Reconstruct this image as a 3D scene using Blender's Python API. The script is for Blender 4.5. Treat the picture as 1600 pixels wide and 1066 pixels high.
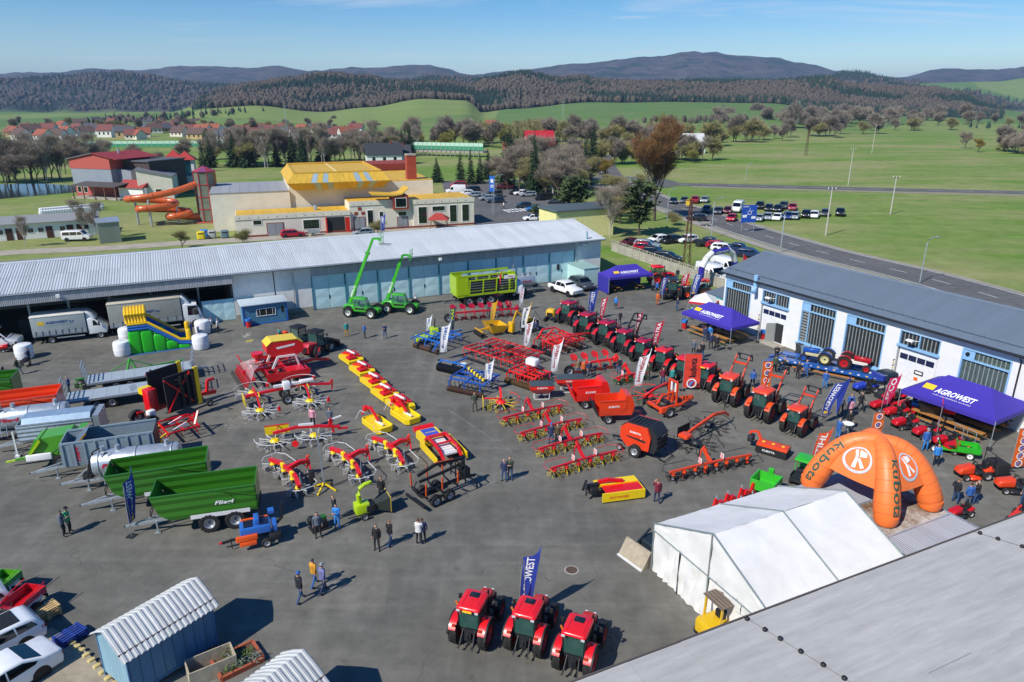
import bpy,bmesh,math,random
from math import sin,cos,pi,radians,atan2,hypot,sqrt
from mathutils import Vector,Matrix,noise as mnoise
for _o in list(bpy.data.objects):bpy.data.objects.remove(_o)
SC=bpy.context.scene
COL=SC.collection
F=1100.;VH=160.;H=24.3
PITCH=math.atan((533-VH)/F);CP=cos(PITCH);SP=sin(PITCH)
_c=bpy.data.cameras.new('camera');CAM=bpy.data.objects.new('camera',_c);COL.objects.link(CAM)
_c.sensor_width=36;_c.lens=36*F/1600;_c.clip_start=.3;_c.clip_end=40000
CAM.location=(0,0,H);CAM.rotation_euler=(pi/2-PITCH,0,0);SC.camera=CAM
SUN_EL=radians(44);SUN_AZ=atan2(-.70,-.715)
SUN_DIR=Vector((cos(SUN_AZ)*cos(SUN_EL),sin(SUN_AZ)*cos(SUN_EL),sin(SUN_EL)))
_l=bpy.data.lights.new('sun','SUN');_l.energy=4.7;_l.angle=radians(.53);_l.color=(1,.95,.87)
_s=bpy.data.objects.new('sun',_l);COL.objects.link(_s);_s.rotation_euler=SUN_DIR.to_track_quat('Z','Y').to_euler()
WD=bpy.data.worlds.new('World');SC.world=WD;WD.use_nodes=True
def build_world():
 nt=WD.node_tree;N=nt.nodes;L=nt.links
 bg=N['Background'];bg.inputs[1].default_value=.1
 sky=N.new('ShaderNodeTexSky');sky.sky_type='NISHITA';sky.sun_disc=False
 sky.sun_elevation=SUN_EL;sky.sun_rotation=pi/2-SUN_AZ
 sky.altitude=400;sky.air_density=1.0;sky.dust_density=.2;sky.ozone_density=2.5
 tc=N.new('ShaderNodeTexCoord');sep=N.new('ShaderNodeSeparateXYZ');L.new(tc.outputs['Generated'],sep.inputs[0])
 zz=N.new('ShaderNodeMath');zz.operation='ADD';zz.inputs[1].default_value=.06;L.new(sep.outputs[2],zz.inputs[0])
 dv=N.new('ShaderNodeVectorMath');dv.operation='DIVIDE';cb=N.new('ShaderNodeCombineXYZ')
 for i in range(3):L.new(zz.outputs[0],cb.inputs[i])
 L.new(tc.outputs['Generated'],dv.inputs[0]);L.new(cb.outputs[0],dv.inputs[1])
 mp=N.new('ShaderNodeMapping');mp.inputs['Scale'].default_value=(.35,1.1,1);mp.inputs['Rotation'].default_value=(0,0,.5);mp.inputs['Location'].default_value=(1.3,0.2,0)
 L.new(dv.outputs[0],mp.inputs[0])
 n1=N.new('ShaderNodeTexNoise');n1 .inputs['Scale'].default_value=1.1;n1 .inputs['Detail'].default_value=8;n1 .inputs['Roughness'].default_value=.62;n1 .inputs['Distortion'].default_value=.8
 L.new(mp.outputs[0],n1 .inputs['Vector'])
 r=N.new('ShaderNodeValToRGB');r.color_ramp.elements[0].position=.55;r.color_ramp.elements[1].position=.85
 L.new(n1 .outputs[0],r.inputs[0])
 mul=N.new('ShaderNodeMath');mul.operation='MULTIPLY';mul.inputs[1].default_value=.8;L.new(r.outputs[0],mul.inputs[0])
 mx=N.new('ShaderNodeMix');mx.data_type='RGBA';mx.inputs[7].default_value=(7.5,7.9,8.6,1)
 L.new(mul.outputs[0],mx.inputs[0]);hs=N.new('ShaderNodeHueSaturation');hs.inputs['Saturation'].default_value=1.6;hs.inputs['Value'].default_value=1.12;hs.inputs['Hue'].default_value=.508;L.new(sky.outputs[0],hs.inputs['Color']);L.new(hs.outputs[0],mx.inputs[6]);L.new(mx.outputs[2],bg.inputs[0])
build_world()
SC.view_settings.view_transform='Standard';SC.view_settings.look='None';SC.view_settings.exposure=.15;SC.view_settings.gamma=1
SC.view_settings.use_curve_mapping=False
SC.render.engine='CYCLES';SC.cycles.use_denoising=True;SC.cycles.max_bounces=5;SC.cycles.volume_bounces=0
SC.cycles.transparent_max_bounces=6;SC.cycles.caustics_reflective=False;SC.cycles.caustics_refractive=False
def G(px,py,z=0.):
 u=(px-800)/F;v=(533-py)/F;dz=-SP+v*CP;t=(z-H)/dz
 return(u*t,(CP+v*SP)*t)
def G3(px,py,z=0.):return Vector((*G(px,py,z),z))
def on_plane(px,py,Y):
 u=(px-800)/F;v=(533-py)/F;t=Y/(CP+v*SP)
 return Vector((u*t,Y,H+(-SP+v*CP)*t))
def srgb(h):
 h=h.lstrip('#');c=[int(h[i:i+2],16)/255 for i in(0,2,4)]
 return tuple(x/12.92 if x<=.04045 else((x+.055)/1.055)**2.4 for x in c)
MATS={}
def mat(name,col,rough=.5,metal=0.,var=.12,scale=3.,coat=0.,bump=0.,spec=.5,trans=0.):
 if name in MATS:return MATS[name]
 if isinstance(col,str):col=srgb(col)
 m=bpy.data.materials.new(name);m.use_nodes=True;nt=m.node_tree;b=nt.nodes['Principled BSDF'];L=nt.links
 b.inputs['Roughness'].default_value=rough;b.inputs['Metallic'].default_value=metal
 b.inputs['Coat Weight'].default_value=coat;b.inputs['Specular IOR Level'].default_value=spec
 b.inputs['Coat Roughness'].default_value=.08;b.inputs['Base Color'].default_value=(*col,1)
 if trans:b.inputs['Transmission Weight'].default_value=trans
 if var or bump:
  tc=nt.nodes.new('ShaderNodeTexCoord');n=nt.nodes.new('ShaderNodeTexNoise')
  n.inputs['Scale'].default_value=scale;n.inputs['Detail'].default_value=5;n.inputs['Roughness'].default_value=.65
  L.new(tc.outputs['Object'],n.inputs['Vector'])
  if var:
   mr=nt.nodes.new('ShaderNodeMapRange');mr.inputs[1].default_value=.25;mr.inputs[2].default_value=.75
   mr.inputs[3].default_value=1-var;mr.inputs[4].default_value=1+var;L.new(n.outputs[0],mr.inputs[0])
   vm=nt.nodes.new('ShaderNodeVectorMath');vm.operation='SCALE';vm.inputs[0].default_value=col
   L.new(mr.outputs[0],vm.inputs['Scale']);L.new(vm.outputs[0],b.inputs['Base Color'])
  if bump:
   bp=nt.nodes.new('ShaderNodeBump');bp.inputs['Strength'].default_value=bump;bp.inputs['Distance'].default_value=.02
   L.new(n.outputs[0],bp.inputs['Height']);L.new(bp.outputs[0],b.inputs['Normal'])
 MATS[name]=m;return m
def paint(h,rough=.32,var=.08):return mat('paint_'+h.lstrip('#'),h,rough,0,var,2.5,coat=.35)
def matte(h,rough=.75,var=.15,scale=2.5):return mat('matte_'+h.lstrip('#'),h,rough,0,var,scale)
BLACK=mat('black_plastic','#1a1b1d',.6);RUBBER=mat('tyre_rubber','#242322',.85,var=.3,scale=9)
DARKMETAL=mat('dark_metal','#2b2d30',.5,.3);STEEL=mat('galvanised_steel','#b4bcc2',.42,.55,var=.22,scale=4)
SILVER=mat('rim_silver','#c6c8ca',.35,.6);GLASS=mat('tinted_glass','#14211f',.07,0,0,spec=.8)
DGLASS=mat('dark_car_glass','#0b0f12',.06,0,0,spec=.8);WHITE=mat('white_print','#f2f2f0',.6,var=0)
CHROME=mat('chrome','#d0d4d8',.2,.9,0);SOIL=mat('worn_soil_steel','#6d5746',.7,.3,.3)
class B:
 def __init__(s):s.v=[];s.f=[]
 def add(s,vs,fs):
  o=len(s.v);s.v+=[tuple(v)for v in vs];s.f+=[[i+o for i in f]for f in fs];return s
 def box(s,a,b):
  x0,y0,z0=a;x1,y1,z1=b
  return s.add([(x0,y0,z0),(x1,y0,z0),(x1,y1,z0),(x0,y1,z0),(x0,y0,z1),(x1,y0,z1),(x1,y1,z1),(x0,y1,z1)],[(3,2,1,0),(4,5,6,7),(0,1,5,4),(1,2,6,5),(2,3,7,6),(3,0,4,7)])
 def cbox(s,c,d,M=None):
  vs=[Vector((c[0]+sx*d[0]/2,c[1]+sy*d[1]/2,c[2]+sz*d[2]/2))for sz in(-1,1)for sx,sy in((-1,-1),(1,-1),(1,1),(-1,1))]
  if M:vs=[M@(v-Vector(c))+Vector(c)for v in vs]
  return s.add(vs,[(3,2,1,0),(4,5,6,7),(0,1,5,4),(1,2,6,5),(2,3,7,6),(3,0,4,7)])
 def bar(s,p,q,w=.08,h=None,up=(0,0,1)):
  p=Vector(p);q=Vector(q);h=h or w;d=(q-p).normalized();up=Vector(up)
  if abs(d.dot(up))>.98:up=Vector((1,0,0))
  r=d.cross(up).normalized();u=r.cross(d)
  vs=[b+r*sx*w/2+u*sz*h/2 for b in(p,q)for sx,sz in((-1,-1),(1,-1),(1,1),(-1,1))]
  return s.add(vs,[(0,1,2,3),(7,6,5,4),(4,5,1,0),(5,6,2,1),(6,7,3,2),(7,4,0,3)])
 def bars(s,pts,w=.08,h=None):
  for a,b in zip(pts,pts[1:]):s.bar(a,b,w,h)
  return s
 def ring(s,c,d,r,n,up=(0,0,1)):
  d=Vector(d).normalized();up=Vector(up)
  if abs(d.dot(up))>.98:up=Vector((1,0,0))
  a=d.cross(up).normalized();b=a.cross(d)
  return[Vector(c)+a*r*cos(2*pi*i/n)+b*r*sin(2*pi*i/n)for i in range(n)]
 def cyl(s,p,q,r,r2=None,n=10,cap=True):
  p=Vector(p);q=Vector(q);r2=r if r2 is None else r2
  o=len(s.v);s.v+=[tuple(x)for x in s.ring(p,q-p,r,n)+s.ring(q,q-p,r2,n)]
  for i in range(n):
   j=(i+1)%n;s.f.append([o+i,o+n+i,o+n+j,o+j][::-1])
  if cap:s.f.append([o+i for i in range(n)][::-1]);s.f.append([o+n+i for i in range(n)])
  return s
 def tube(s,pts,r=.03,n=6,cap=True,closed=False):
  pts=[Vector(p)for p in pts];m=len(pts);rr=r if isinstance(r,(list,tuple))else[r]*m
  o=len(s.v)
  for i,p in enumerate(pts):
   if closed:d=pts[(i+1)%m]-pts[i-1]
   else:d=pts[min(i+1,m-1)]-pts[max(i-1,0)]
   s.v+=[tuple(x)for x in s.ring(p,d,rr[i],n)]
  for i in range(m if closed else m-1):
   a=o+i*n;b=o+((i+1)%m)*n
   for k in range(n):l=(k+1)%n;s.f.append([a+k,a+l,b+l,b+k])
  if cap and not closed:s.f.append([o+i for i in range(n)][::-1]);s.f.append([o+(m-1)*n+i for i in range(n)])
  return s
 def prism(s,pts,axis,a,b):
  mk={'y':lambda p,t:(p[0],t,p[1]),'x':lambda p,t:(t,p[0],p[1]),'z':lambda p,t:(p[0],p[1],t)}[axis]
  n=len(pts);vs=[mk(p,a)for p in pts]+[mk(p,b)for p in pts]
  fs=[list(range(n))[::-1],[n+i for i in range(n)]]+[[i,(i+1)%n,n+(i+1)%n,n+i]for i in range(n)]
  return s.add(vs,fs)
 def loft(s,rings,cap=True,close=True):
  n=len(rings[0]);o=len(s.v)
  for r in rings:s.v+=[tuple(p)for p in r]
  for i in range(len(rings)-1):
   for k in range(n if close else n-1):
    l=(k+1)%n;a=o+i*n;b=a+n;s.f.append([a+k,a+l,b+l,b+k])
  if cap:s.f.append([o+i for i in range(n)][::-1]);e=o+(len(rings)-1)*n;s.f.append([e+i for i in range(n)])
  return s
 def rrect(s,x0,x1,y0,y1,z,r,k=3):
  r=min(r,(x1-x0)/2,(y1-y0)/2);out=[]
  for cx,cy,a in((x1-r,y1-r,0),(x0+r,y1-r,90),(x0+r,y0+r,180),(x1-r,y0+r,270)):
   for i in range(k+1):t=radians(a+90*i/k);out.append((cx+r*cos(t),cy+r*sin(t),z))
  return out
 def rbox(s,a,b,r=.08,rv=None,top=None,k=3):
  rv=r if rv is None else rv;x0,y0,z0=a;x1,y1,z1=b;tx=top or 0
  R=[s.rrect(x0+rv*.6,x1-rv*.6,y0+rv*.6,y1-rv*.6,z0,r,k),s.rrect(x0,x1,y0,y1,z0+rv*.6,r,k),s.rrect(x0+tx,x1-tx,y0+tx,y1-tx,z1-rv,r,k),s.rrect(x0+tx+rv*.3,x1-tx-rv*.3,y0+tx+rv*.3,y1-tx-rv*.3,z1-rv*.35,r,k),s.rrect(x0+tx+rv,x1-tx-rv,y0+tx+rv,y1-tx-rv,z1,r,k)]
  return s.loft(R)
 def lathe(s,prof,c=(0,0,0),axis=(0,1,0),n=20,cap=False):
  c=Vector(c);ax=Vector(axis).normalized();rings=[s.ring(c+ax*t,ax,max(r,1e-4),n)for r,t in prof]
  return s.loft(rings,cap)
 def quad(s,a,b,c,d):return s.add([a,b,c,d],[(0,1,2,3)])
 def xf(s,M):s.v=[tuple(M@Vector(v))for v in s.v];return s
 def shift(s,x,y,z):s.v=[(a+x,b+y,c+z)for a,b,c in s.v];return s
 def mesh(s,name,m,smooth=35):
  me=bpy.data.meshes.new(name);me.from_pydata(s.v,[],s.f);me.update()
  for x in(m if isinstance(m,(list,tuple))else[m]):me.materials.append(x)
  if smooth:
   me.polygons.foreach_set('use_smooth',[True]*len(me.polygons));me.set_sharp_from_angle(angle=radians(smooth))
  return me
 def obj(s,name,m,parent=None,smooth=35,kind=None):
  return ob(name,s.mesh(name,m,smooth),parent,kind)
def ob(name,me,parent=None,kind=None):
 o=bpy.data.objects.new(name,me);COL.objects.link(o)
 if parent:o.parent=parent
 if kind:o['kind']=kind
 return o
def T(name,label=None,cat=None,loc=(0,0,0),rz=0.,group=None):
 o=bpy.data.objects.new(name,None);COL.objects.link(o);o.empty_display_size=.2
 o.location=(loc[0],loc[1],loc[2]if len(loc)>2 else 0);o.rotation_euler=(0,0,rz);return tag(o,label,cat,group)
def tag(o,label=None,cat=None,group=None,kind=None):
 for k,v in(('label',label),('category',cat),('group',group),('kind',kind)):
  if v:o[k]=v
 return o
def struct(o):o['kind']='structure';return o
def dup(o,parent=None):
 c=o.copy();COL.objects.link(c);c.parent=parent
 for k in o.children:dup(k,c)
 return c
def put(t,rear,front=None,hd=None,z=0.):
 a=Vector(G(*rear,z))
 if front is not None:
  b=Vector(G(*front,z));t.location=((a.x+b.x)/2,(a.y+b.y)/2,z);t.rotation_euler=(0,0,atan2(b.y-a.y,b.x-a.x))
 else:t.location=(a.x,a.y,z);t.rotation_euler=(0,0,radians(hd or 0))
 return t
USED={}
def again(key,build):
 if key in USED:return dup(USED[key])
 USED[key]=build();return USED[key]
def recol(t,table):
 for c in[t]+list(t.children_recursive):
  n=c.name.split('.')[0]
  if n in table and c.data is not None:
   c.data=c.data if len(c.material_slots)else c.data
   c.material_slots[0].link='OBJECT';c.material_slots[0].material=table[n]
 return t
_tc={};TMP=bpy.data.scenes.new('workbench')
def tmp_graph():
 with bpy.context.temp_override(scene=TMP,view_layer=TMP.view_layers[0]):
  dg=bpy.context.evaluated_depsgraph_get();dg.update();return dg
def text_verts(txt,bold=.0,shear=0.):
 key=(txt,bold,shear)
 if key in _tc:return _tc[key]
 cu=bpy.data.curves.new('t','FONT');cu.body=txt;cu.size=1;cu.offset=bold;cu.shear=shear;cu.resolution_u=2
 o=bpy.data.objects.new('t',cu);TMP.collection.objects.link(o)
 dg=tmp_graph();me=bpy.data.meshes.new_from_object(o.evaluated_get(dg))
 vs=[tuple(v.co)for v in me.vertices];fs=[list(p.vertices)for p in me.polygons]
 bpy.data.objects.remove(o);bpy.data.curves.remove(cu);bpy.data.meshes.remove(me)
 x0=min(v[0]for v in vs);x1=max(v[0]for v in vs);y0=min(v[1]for v in vs);y1=max(v[1]for v in vs)
 vs=[((v[0]-x0)/(x1-x0),(v[1]-y0)/(y1-y0))for v in vs]
 _tc[key]=(vs,fs);return _tc[key]
def lettering(b,txt,fn,bold=.02,shear=0.):
 vs,fs=text_verts(txt,bold,shear);return b.add([fn(u,v)for u,v in vs],fs)
def flat_text(name,txt,origin,ux,uy,w,h,m,parent=None,bold=.02,shear=0.,off=.006):
 o=Vector(origin);ux=Vector(ux).normalized();uy=Vector(uy).normalized();n=ux.cross(uy)*off
 return lettering(B(),txt,lambda u,v:o+ux*(u*w)+uy*(v*h)+n,bold,shear).obj(name,m,parent,0)
R=random.Random(7)
# ================================================================== land
def interp(tab,s):
 if s<=tab[0][0]:return tab[0][1]
 for(a,va),(b,vb)in zip(tab,tab[1:]):
  if s<=b:t=(s-a)/(b-a);t=t*t*(3-2*t);return va+(vb-va)*t
 return tab[-1][1]
SKY_FAR=[(-900,124),(-300,112),(0,118),(50,114),(88,115),(150,109),(225,111),(300,104),(400,108),(437,104),(485,112),(575,107),(667,103),(745,119),(800,112),(900,101),(1025,90),(1075,82),(1112,84),(1137,88),(1200,91),(1250,101),(1305,112),(1395,122),(1465,109),(1537,111),(1600,105),(1800,98),(2400,115)]
SKY_MID=[(-900,122),(0,128),(112,123),(162,118),(195,118),(237,122),(287,131),(350,137),(450,140),(640,130),(675,123),(760,128),(900,128),(1100,140),(1250,130),(1325,117),(1415,132),(1550,127),(1600,121),(2400,126)]
SKY_NEAR=[(-900,176),(270,176),(300,168),(320,157),(350,145),(400,135),(450,127),(512,119),(575,124),(612,132),(650,135),(700,134),(732,140),(762,128),(815,118),(875,128),(905,125),(940,132),(1000,133),(1100,130),(1200,133),(1287,128),(1325,138),(1375,140),(1450,142),(1500,150),(1537,163),(1562,170),(1600,176),(2400,178)]
FOOT=[(-900,186),(0,186),(280,178),(320,170),(400,165),(500,175),(575,168),(662,154),(732,156),(752,175),(800,170),(925,161),(975,162),(1050,160),(1150,160),(1200,160),(1300,172),(1400,182),(1600,187),(2400,187)]
def row_z(py,Y):
 v=(533-py)/F;return H+Y*(-SP+v*CP)/(CP+v*SP)
def land_z(s,Y):
 if Y<=560:return-.03
 L=[(560,-.03),(1050,row_z(interp(FOOT,s),1050)),(1500,row_z(interp(SKY_NEAR,s),1500)),(1950,row_z(max(interp(SKY_NEAR,s)+4,150),1950)),(2700,row_z(interp(SKY_MID,s),2700)),(3500,row_z(146,3500)),(5200,row_z(interp(SKY_FAR,s),5200)),(7600,20),(14000,0)]
 return interp(L,Y)
def is_wood(s,Y,x):
 foot=1050+60*mnoise.noise(Vector((x*.006,Y*.006,3)))
 n=mnoise.noise(Vector((x*.0022,Y*.0022,.7)))
 if 300<s<1570 and foot<Y<1640:return 1.
 if Y>3900:return 1.
 if Y>2050:return 1. if s<1430 or n>-.1 else 0.
 return 0.
def build_land():
 S=list(range(-900,2401,11));Ys=[-700,-300,0,100,200,300,400,480,560,620,680,740,800,860,920,980]+list(range(1040,1700,40))+list(range(1700,3600,75))+list(range(3600,5800,110))+[6200,6800,7600,9000,14000]
 b=B();wood=[]
 for Y in Ys:
  for s in S:
   x=max(Y,500)*(s-800)/F/1.056;z=land_z(s,Y)
   w=is_wood(s,Y,x)if Y>900 else 0
   if Y>1950 and w:z+=9*mnoise.noise(Vector((x*.02,Y*.02,1)))+5*R.random()
   if Y>700:z+=4*mnoise.noise(Vector((x*.004,Y*.004,5)))*min(1,(Y-700)/600)
   b.v.append((x,Y,z));wood.append(w)
 n=len(S)
 for j in range(len(Ys)-1):
  for i in range(n-1):b.f.append([j*n+i,j*n+i+1,(j+1)*n+i+1,(j+1)*n+i])
 me=b.mesh('ground',land_material(),180)
 at=me.attributes.new('wood','FLOAT','POINT');at.data.foreach_set('value',wood)
 struct(ob('ground',me))
def land_material():
 m=bpy.data.materials.new('land');m.use_nodes=True;nt=m.node_tree;N=nt.nodes;L=nt.links;bs=N['Principled BSDF']
 bs.inputs['Roughness'].default_value=.95;bs.inputs['Specular IOR Level'].default_value=.15
 geo=N.new('ShaderNodeNewGeometry')
 def nz(scale,det=6,rough=.6,sx=1,sy=1,rot=0):
  mp=N.new('ShaderNodeMapping');mp.inputs['Scale'].default_value=(sx,sy,0);mp.inputs['Rotation'].default_value=(0,0,rot);L.new(geo.outputs['Position'],mp.inputs[0])
  t=N.new('ShaderNodeTexNoise');t.inputs['Scale'].default_value=scale;t.inputs['Detail'].default_value=det;t.inputs['Roughness'].default_value=rough;L.new(mp.outputs[0],t.inputs['Vector']);return t.outputs[0]
 def ramp(x,a,b,ca,cb):
  r=N.new('ShaderNodeValToRGB');e=r.color_ramp.elements;e[0].position=a;e[1].position=b;e[0].color=(*ca,1);e[1].color=(*cb,1);L.new(x,r.inputs[0]);return r.outputs[0]
 def mix(f,a,b):
  x=N.new('ShaderNodeMix');x.data_type='RGBA'
  L.new(f,x.inputs[0])if not isinstance(f,float)else setattr(x.inputs[0],'default_value',f)
  for i,c in((6,a),(7,b)):
   if isinstance(c,tuple):x.inputs[i].default_value=(*c,1)
   else:L.new(c,x.inputs[i])
  return x.outputs[2]
 fine=nz(.22,10,.78)
 lush=ramp(fine,.3,.75,(.075,.165,.018),(.19,.31,.05));straw=ramp(fine,.25,.8,(.25,.235,.09),(.42,.37,.2))
 patch=ramp(nz(.012,8,.62,1,2.2,.15),.42,.58,(0,0,0),(1,1,1));stripe=ramp(nz(.05,4,.5,.18,1.6,-.22),.45,.72,(0,0,0),(.9,.9,.9))
 mxm=N.new('ShaderNodeMath');mxm.operation='MAXIMUM';L.new(patch,mxm.inputs[0]);L.new(stripe,mxm.inputs[1])
 hf=N.new('ShaderNodeMath');hf.operation='MULTIPLY';hf.inputs[1].default_value=.68;L.new(mxm.outputs[0],hf.inputs[0])
 grass=mix(hf.outputs[0],lush,straw)
 plots=N.new('ShaderNodeTexVoronoi');plots.inputs['Scale'].default_value=.0035;mp=N.new('ShaderNodeMapping');mp.inputs['Scale'].default_value=(1,.6,0);L.new(geo.outputs['Position'],mp.inputs[0]);L.new(mp.outputs[0],plots.inputs['Vector'])
 sp=N.new('ShaderNodeSeparateColor');L.new(plots.outputs['Color'],sp.inputs[0])
 field=ramp(sp.outputs[0],.35,.9,(.085,.17,.05),(.19,.25,.075))
 sx=N.new('ShaderNodeSeparateXYZ');L.new(geo.outputs['Position'],sx.inputs[0])
 far=N.new('ShaderNodeMapRange');far.inputs[1].default_value=520;far.inputs[2].default_value=760;L.new(sx.outputs[1],far.inputs[0])
 grass=mix(far.outputs[0],grass,mix(.25,field,grass))
 leafless=ramp(nz(.012,10,.8),.35,.7,(.02,.019,.02),(.15,.125,.11));ever=ramp(nz(.05,6,.7),.3,.7,(.008,.018,.012),(.035,.06,.035))
 wood=mix(ramp(nz(.0045,6,.7),.5,.58,(0,0,0),(1,1,1)),leafless,ever)
 att=N.new('ShaderNodeAttribute');att.attribute_name='wood'
 L.new(mix(att.outputs['Fac'],grass,wood),bs.inputs['Base Color'])
 bp=N.new('ShaderNodeBump');bp.inputs['Strength'].default_value=.5;bp.inputs['Distance'].default_value=.25;L.new(nz(1.6,6,.7),bp.inputs['Height']);L.new(bp.outputs[0],bs.inputs['Normal'])
 return m
def asphalt_material(name='asphalt',base=(.142,.137,.117),worn=.8):
 m=bpy.data.materials.new(name);m.use_nodes=True;nt=m.node_tree;N=nt.nodes;L=nt.links;bs=N['Principled BSDF']
 bs.inputs['Roughness'].default_value=.88;bs.inputs['Specular IOR Level'].default_value=.3
 geo=N.new('ShaderNodeNewGeometry')
 def nz(scale,det,rough,sx=1,sy=1,rot=0):
  mp=N.new('ShaderNodeMapping');mp.inputs['Scale'].default_value=(sx,sy,1);mp.inputs['Rotation'].default_value=(0,0,rot);L.new(geo.outputs['Position'],mp.inputs[0])
  t=N.new('ShaderNodeTexNoise');t.inputs['Scale'].default_value=scale;t.inputs['Detail'].default_value=det;t.inputs['Roughness'].default_value=rough;L.new(mp.outputs[0],t.inputs['Vector']);return t.outputs[0]
 def rng(x,a,b,lo,hi):
  r=N.new('ShaderNodeMapRange');r.inputs[1].default_value=a;r.inputs[2].default_value=b;r.inputs[3].default_value=lo;r.inputs[4].default_value=hi;L.new(x,r.inputs[0]);return r.outputs[0]
 def mul(a,b):
  x=N.new('ShaderNodeMath');x.operation='MULTIPLY';L.new(a,x.inputs[0]);L.new(b,x.inputs[1]);return x.outputs[0]
 big=rng(nz(.11,6,.6),.3,.7,1-.3*worn,1+.3*worn);med=rng(nz(.9,6,.65),.3,.7,.8,1.18);grit=rng(nz(22,3,.8),.3,.7,.72,1.28)
 trk=rng(nz(.5,4,.55,.12,2.2,.45),.48,.75,.98,1.22);trk2=rng(nz(.5,4,.55,2.4,.1,.35),.5,.78,.98,1.18)
 oil=rng(nz(.75,3,.5),.66,.74,1,.72)
 f=mul(mul(mul(big,med),mul(grit,trk)),mul(trk2,oil))
 v=N.new('ShaderNodeVectorMath');v.operation='SCALE';v.inputs[0].default_value=base;L.new(f,v.inputs['Scale'])
 vo=N.new('ShaderNodeTexVoronoi');vo.feature='DISTANCE_TO_EDGE';vo.inputs['Scale'].default_value=.16;wv=N.new('ShaderNodeMix');wv.data_type='VECTOR';wv.inputs[0].default_value=.12
 nn=N.new('ShaderNodeTexNoise');nn.inputs['Scale'].default_value=.5;nn.inputs['Detail'].default_value=6;L.new(geo.outputs['Position'],nn.inputs['Vector'])
 sc=N.new('ShaderNodeVectorMath');sc.operation='SCALE';sc.inputs['Scale'].default_value=22;L.new(nn.outputs['Color'],sc.inputs[0]);L.new(geo.outputs['Position'],wv.inputs[4]);L.new(sc.outputs[0],wv.inputs[5]);L.new(wv.outputs[1],vo.inputs['Vector'])
 crack=mul(rng(vo.outputs['Distance'],0,.006,.5,0),rng(nz(.2,3,.5),.45,.6,0,1))
 mx=N.new('ShaderNodeMix');mx.data_type='RGBA';mx.inputs[7].default_value=(.03,.03,.03,1);L.new(crack,mx.inputs[0]);L.new(v.outputs[0],mx.inputs[6])
 spill=mul(rng(nz(.35,8,.75),.63,.78,0,.55),rng(nz(6,4,.8),.42,.7,0,1))
 m2=N.new('ShaderNodeMix');m2 .data_type='RGBA';m2 .inputs[7].default_value=(.27,.24,.2,1);L.new(spill,m2 .inputs[0]);L.new(mx.outputs[2],m2 .inputs[6]);L.new(m2 .outputs[2],bs.inputs['Base Color'])
 bp=N.new('ShaderNodeBump');bp.inputs['Strength'].default_value=.25;bp.inputs['Distance'].default_value=.01;L.new(nz(30,4,.8),bp.inputs['Height']);L.new(bp.outputs[0],bs.inputs['Normal'])
 return m
build_land()
ASPH=asphalt_material();ROADM=asphalt_material('road_asphalt',(.125,.122,.118),.35)
CONC=mat('concrete','#a49d90',.85,var=.25,scale=.8,bump=.2);KERB=mat('kerb_stone','#a8a49b',.85,var=.2)
LINE=mat('road_paint','#d8d8d2',.7,var=.25,scale=1.5);GRAVEL=mat('gravel_track','#8f8676',.95,var=.3,scale=.8,bump=.4)
def sheet(name,pts,z,m,wall=0):
 b=B();b.add([(x,y,z)for x,y in pts],[list(range(len(pts)))])
 return struct(b.obj(name,m,None,0))
def smooth_line(pts,n=8):
 out=[];P=[pts[0]]+list(pts)+[pts[-1]]
 for i in range(1,len(P)-2):
  p0,p1,p2,p3=[Vector(p)for p in P[i-1:i+3]]
  for k in range(n):
   t=k/n;out.append(.5*((2*p1)+(p2-p0)*t+(2*p0-5*p1+4*p2-p3)*t*t+(3*p1-p0-3*p2+p3)*t**3))
 out.append(Vector(pts[-1]));return out
def offset_line(pts,d):
 out=[]
 for i,p in enumerate(pts):
  a=pts[max(i-1,0)];b=pts[min(i+1,len(pts)-1)];t=(b-a).normalized();out.append(p+Vector((-t.y,t.x))*d)
 return out
def strip(name,line,d0,d1,z,m):
 a=offset_line(line,d0);c=offset_line(line,d1);n=len(line);b=B()
 b.add([(p.x,p.y,z)for p in a]+[(p.x,p.y,z)for p in c],[[i,i+1,n+i+1,n+i]for i in range(n-1)])
 return struct(b.obj(name,m,None,0))
def dashes(name,line,d,w,on,off,z,m):
 b=B();acc=0;on_=True
 L_=offset_line(line,d)
 for p,q in zip(L_,L_[1:]):
  l=(q-p).length;t=0;dr=(q-p)/l;nr=Vector((-dr.y,dr.x))*w/2
  while t<l:
   step=min((on if on_ else off)-acc,l-t)
   if on_:
    a=p+dr*t;c=p+dr*(t+step);b.quad((*(a-nr),z),(*(c-nr),z),(*(c+nr),z),(*(a+nr),z))
   t+=step;acc+=step
   if acc>=(on if on_ else off)-1e-6:on_=not on_;acc=0
 o=b.obj(name,m,None,0);o['kind']='structure';return o
sheet('yard',[(-110,-10),(70,-10),(48,46),(27,82),(27.5,95),(14.5,96),(13.2,101.5),(-75,60.5),(-110,50)],.004,ASPH)
RD=smooth_line([G(1720,520),G(1600,478),G(1440,432),G(1280,393),G(1160,357),G(1080,330),G(1025,313),G(1000,300),G(985,290)],10)
ROAD_W=4.6
strip('road',RD,-ROAD_W,ROAD_W,.004,ROADM)
strip('pavement',RD,ROAD_W+.9,ROAD_W+3.0,.05,mat('pavement_asphalt','#9c958a',.9,var=.2,scale=.6))
strip('kerb',RD,ROAD_W+.6,ROAD_W+.9,.1,KERB)
for d in(-ROAD_W+.35,ROAD_W-.35):strip('edge_line',RD,d-.09,d+.09,.008,LINE)
dashes('centre_line',RD,0,.14,3,4.5,.008,LINE)
strip('verge_strip',RD,-ROAD_W-1.2,-ROAD_W,.0,mat('verge_gravel','#96907f',.95,var=.3,scale=.7))
RB=[G(985,290),G(960,280),G(950,268),G(944,255),G(941,243)]
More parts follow.
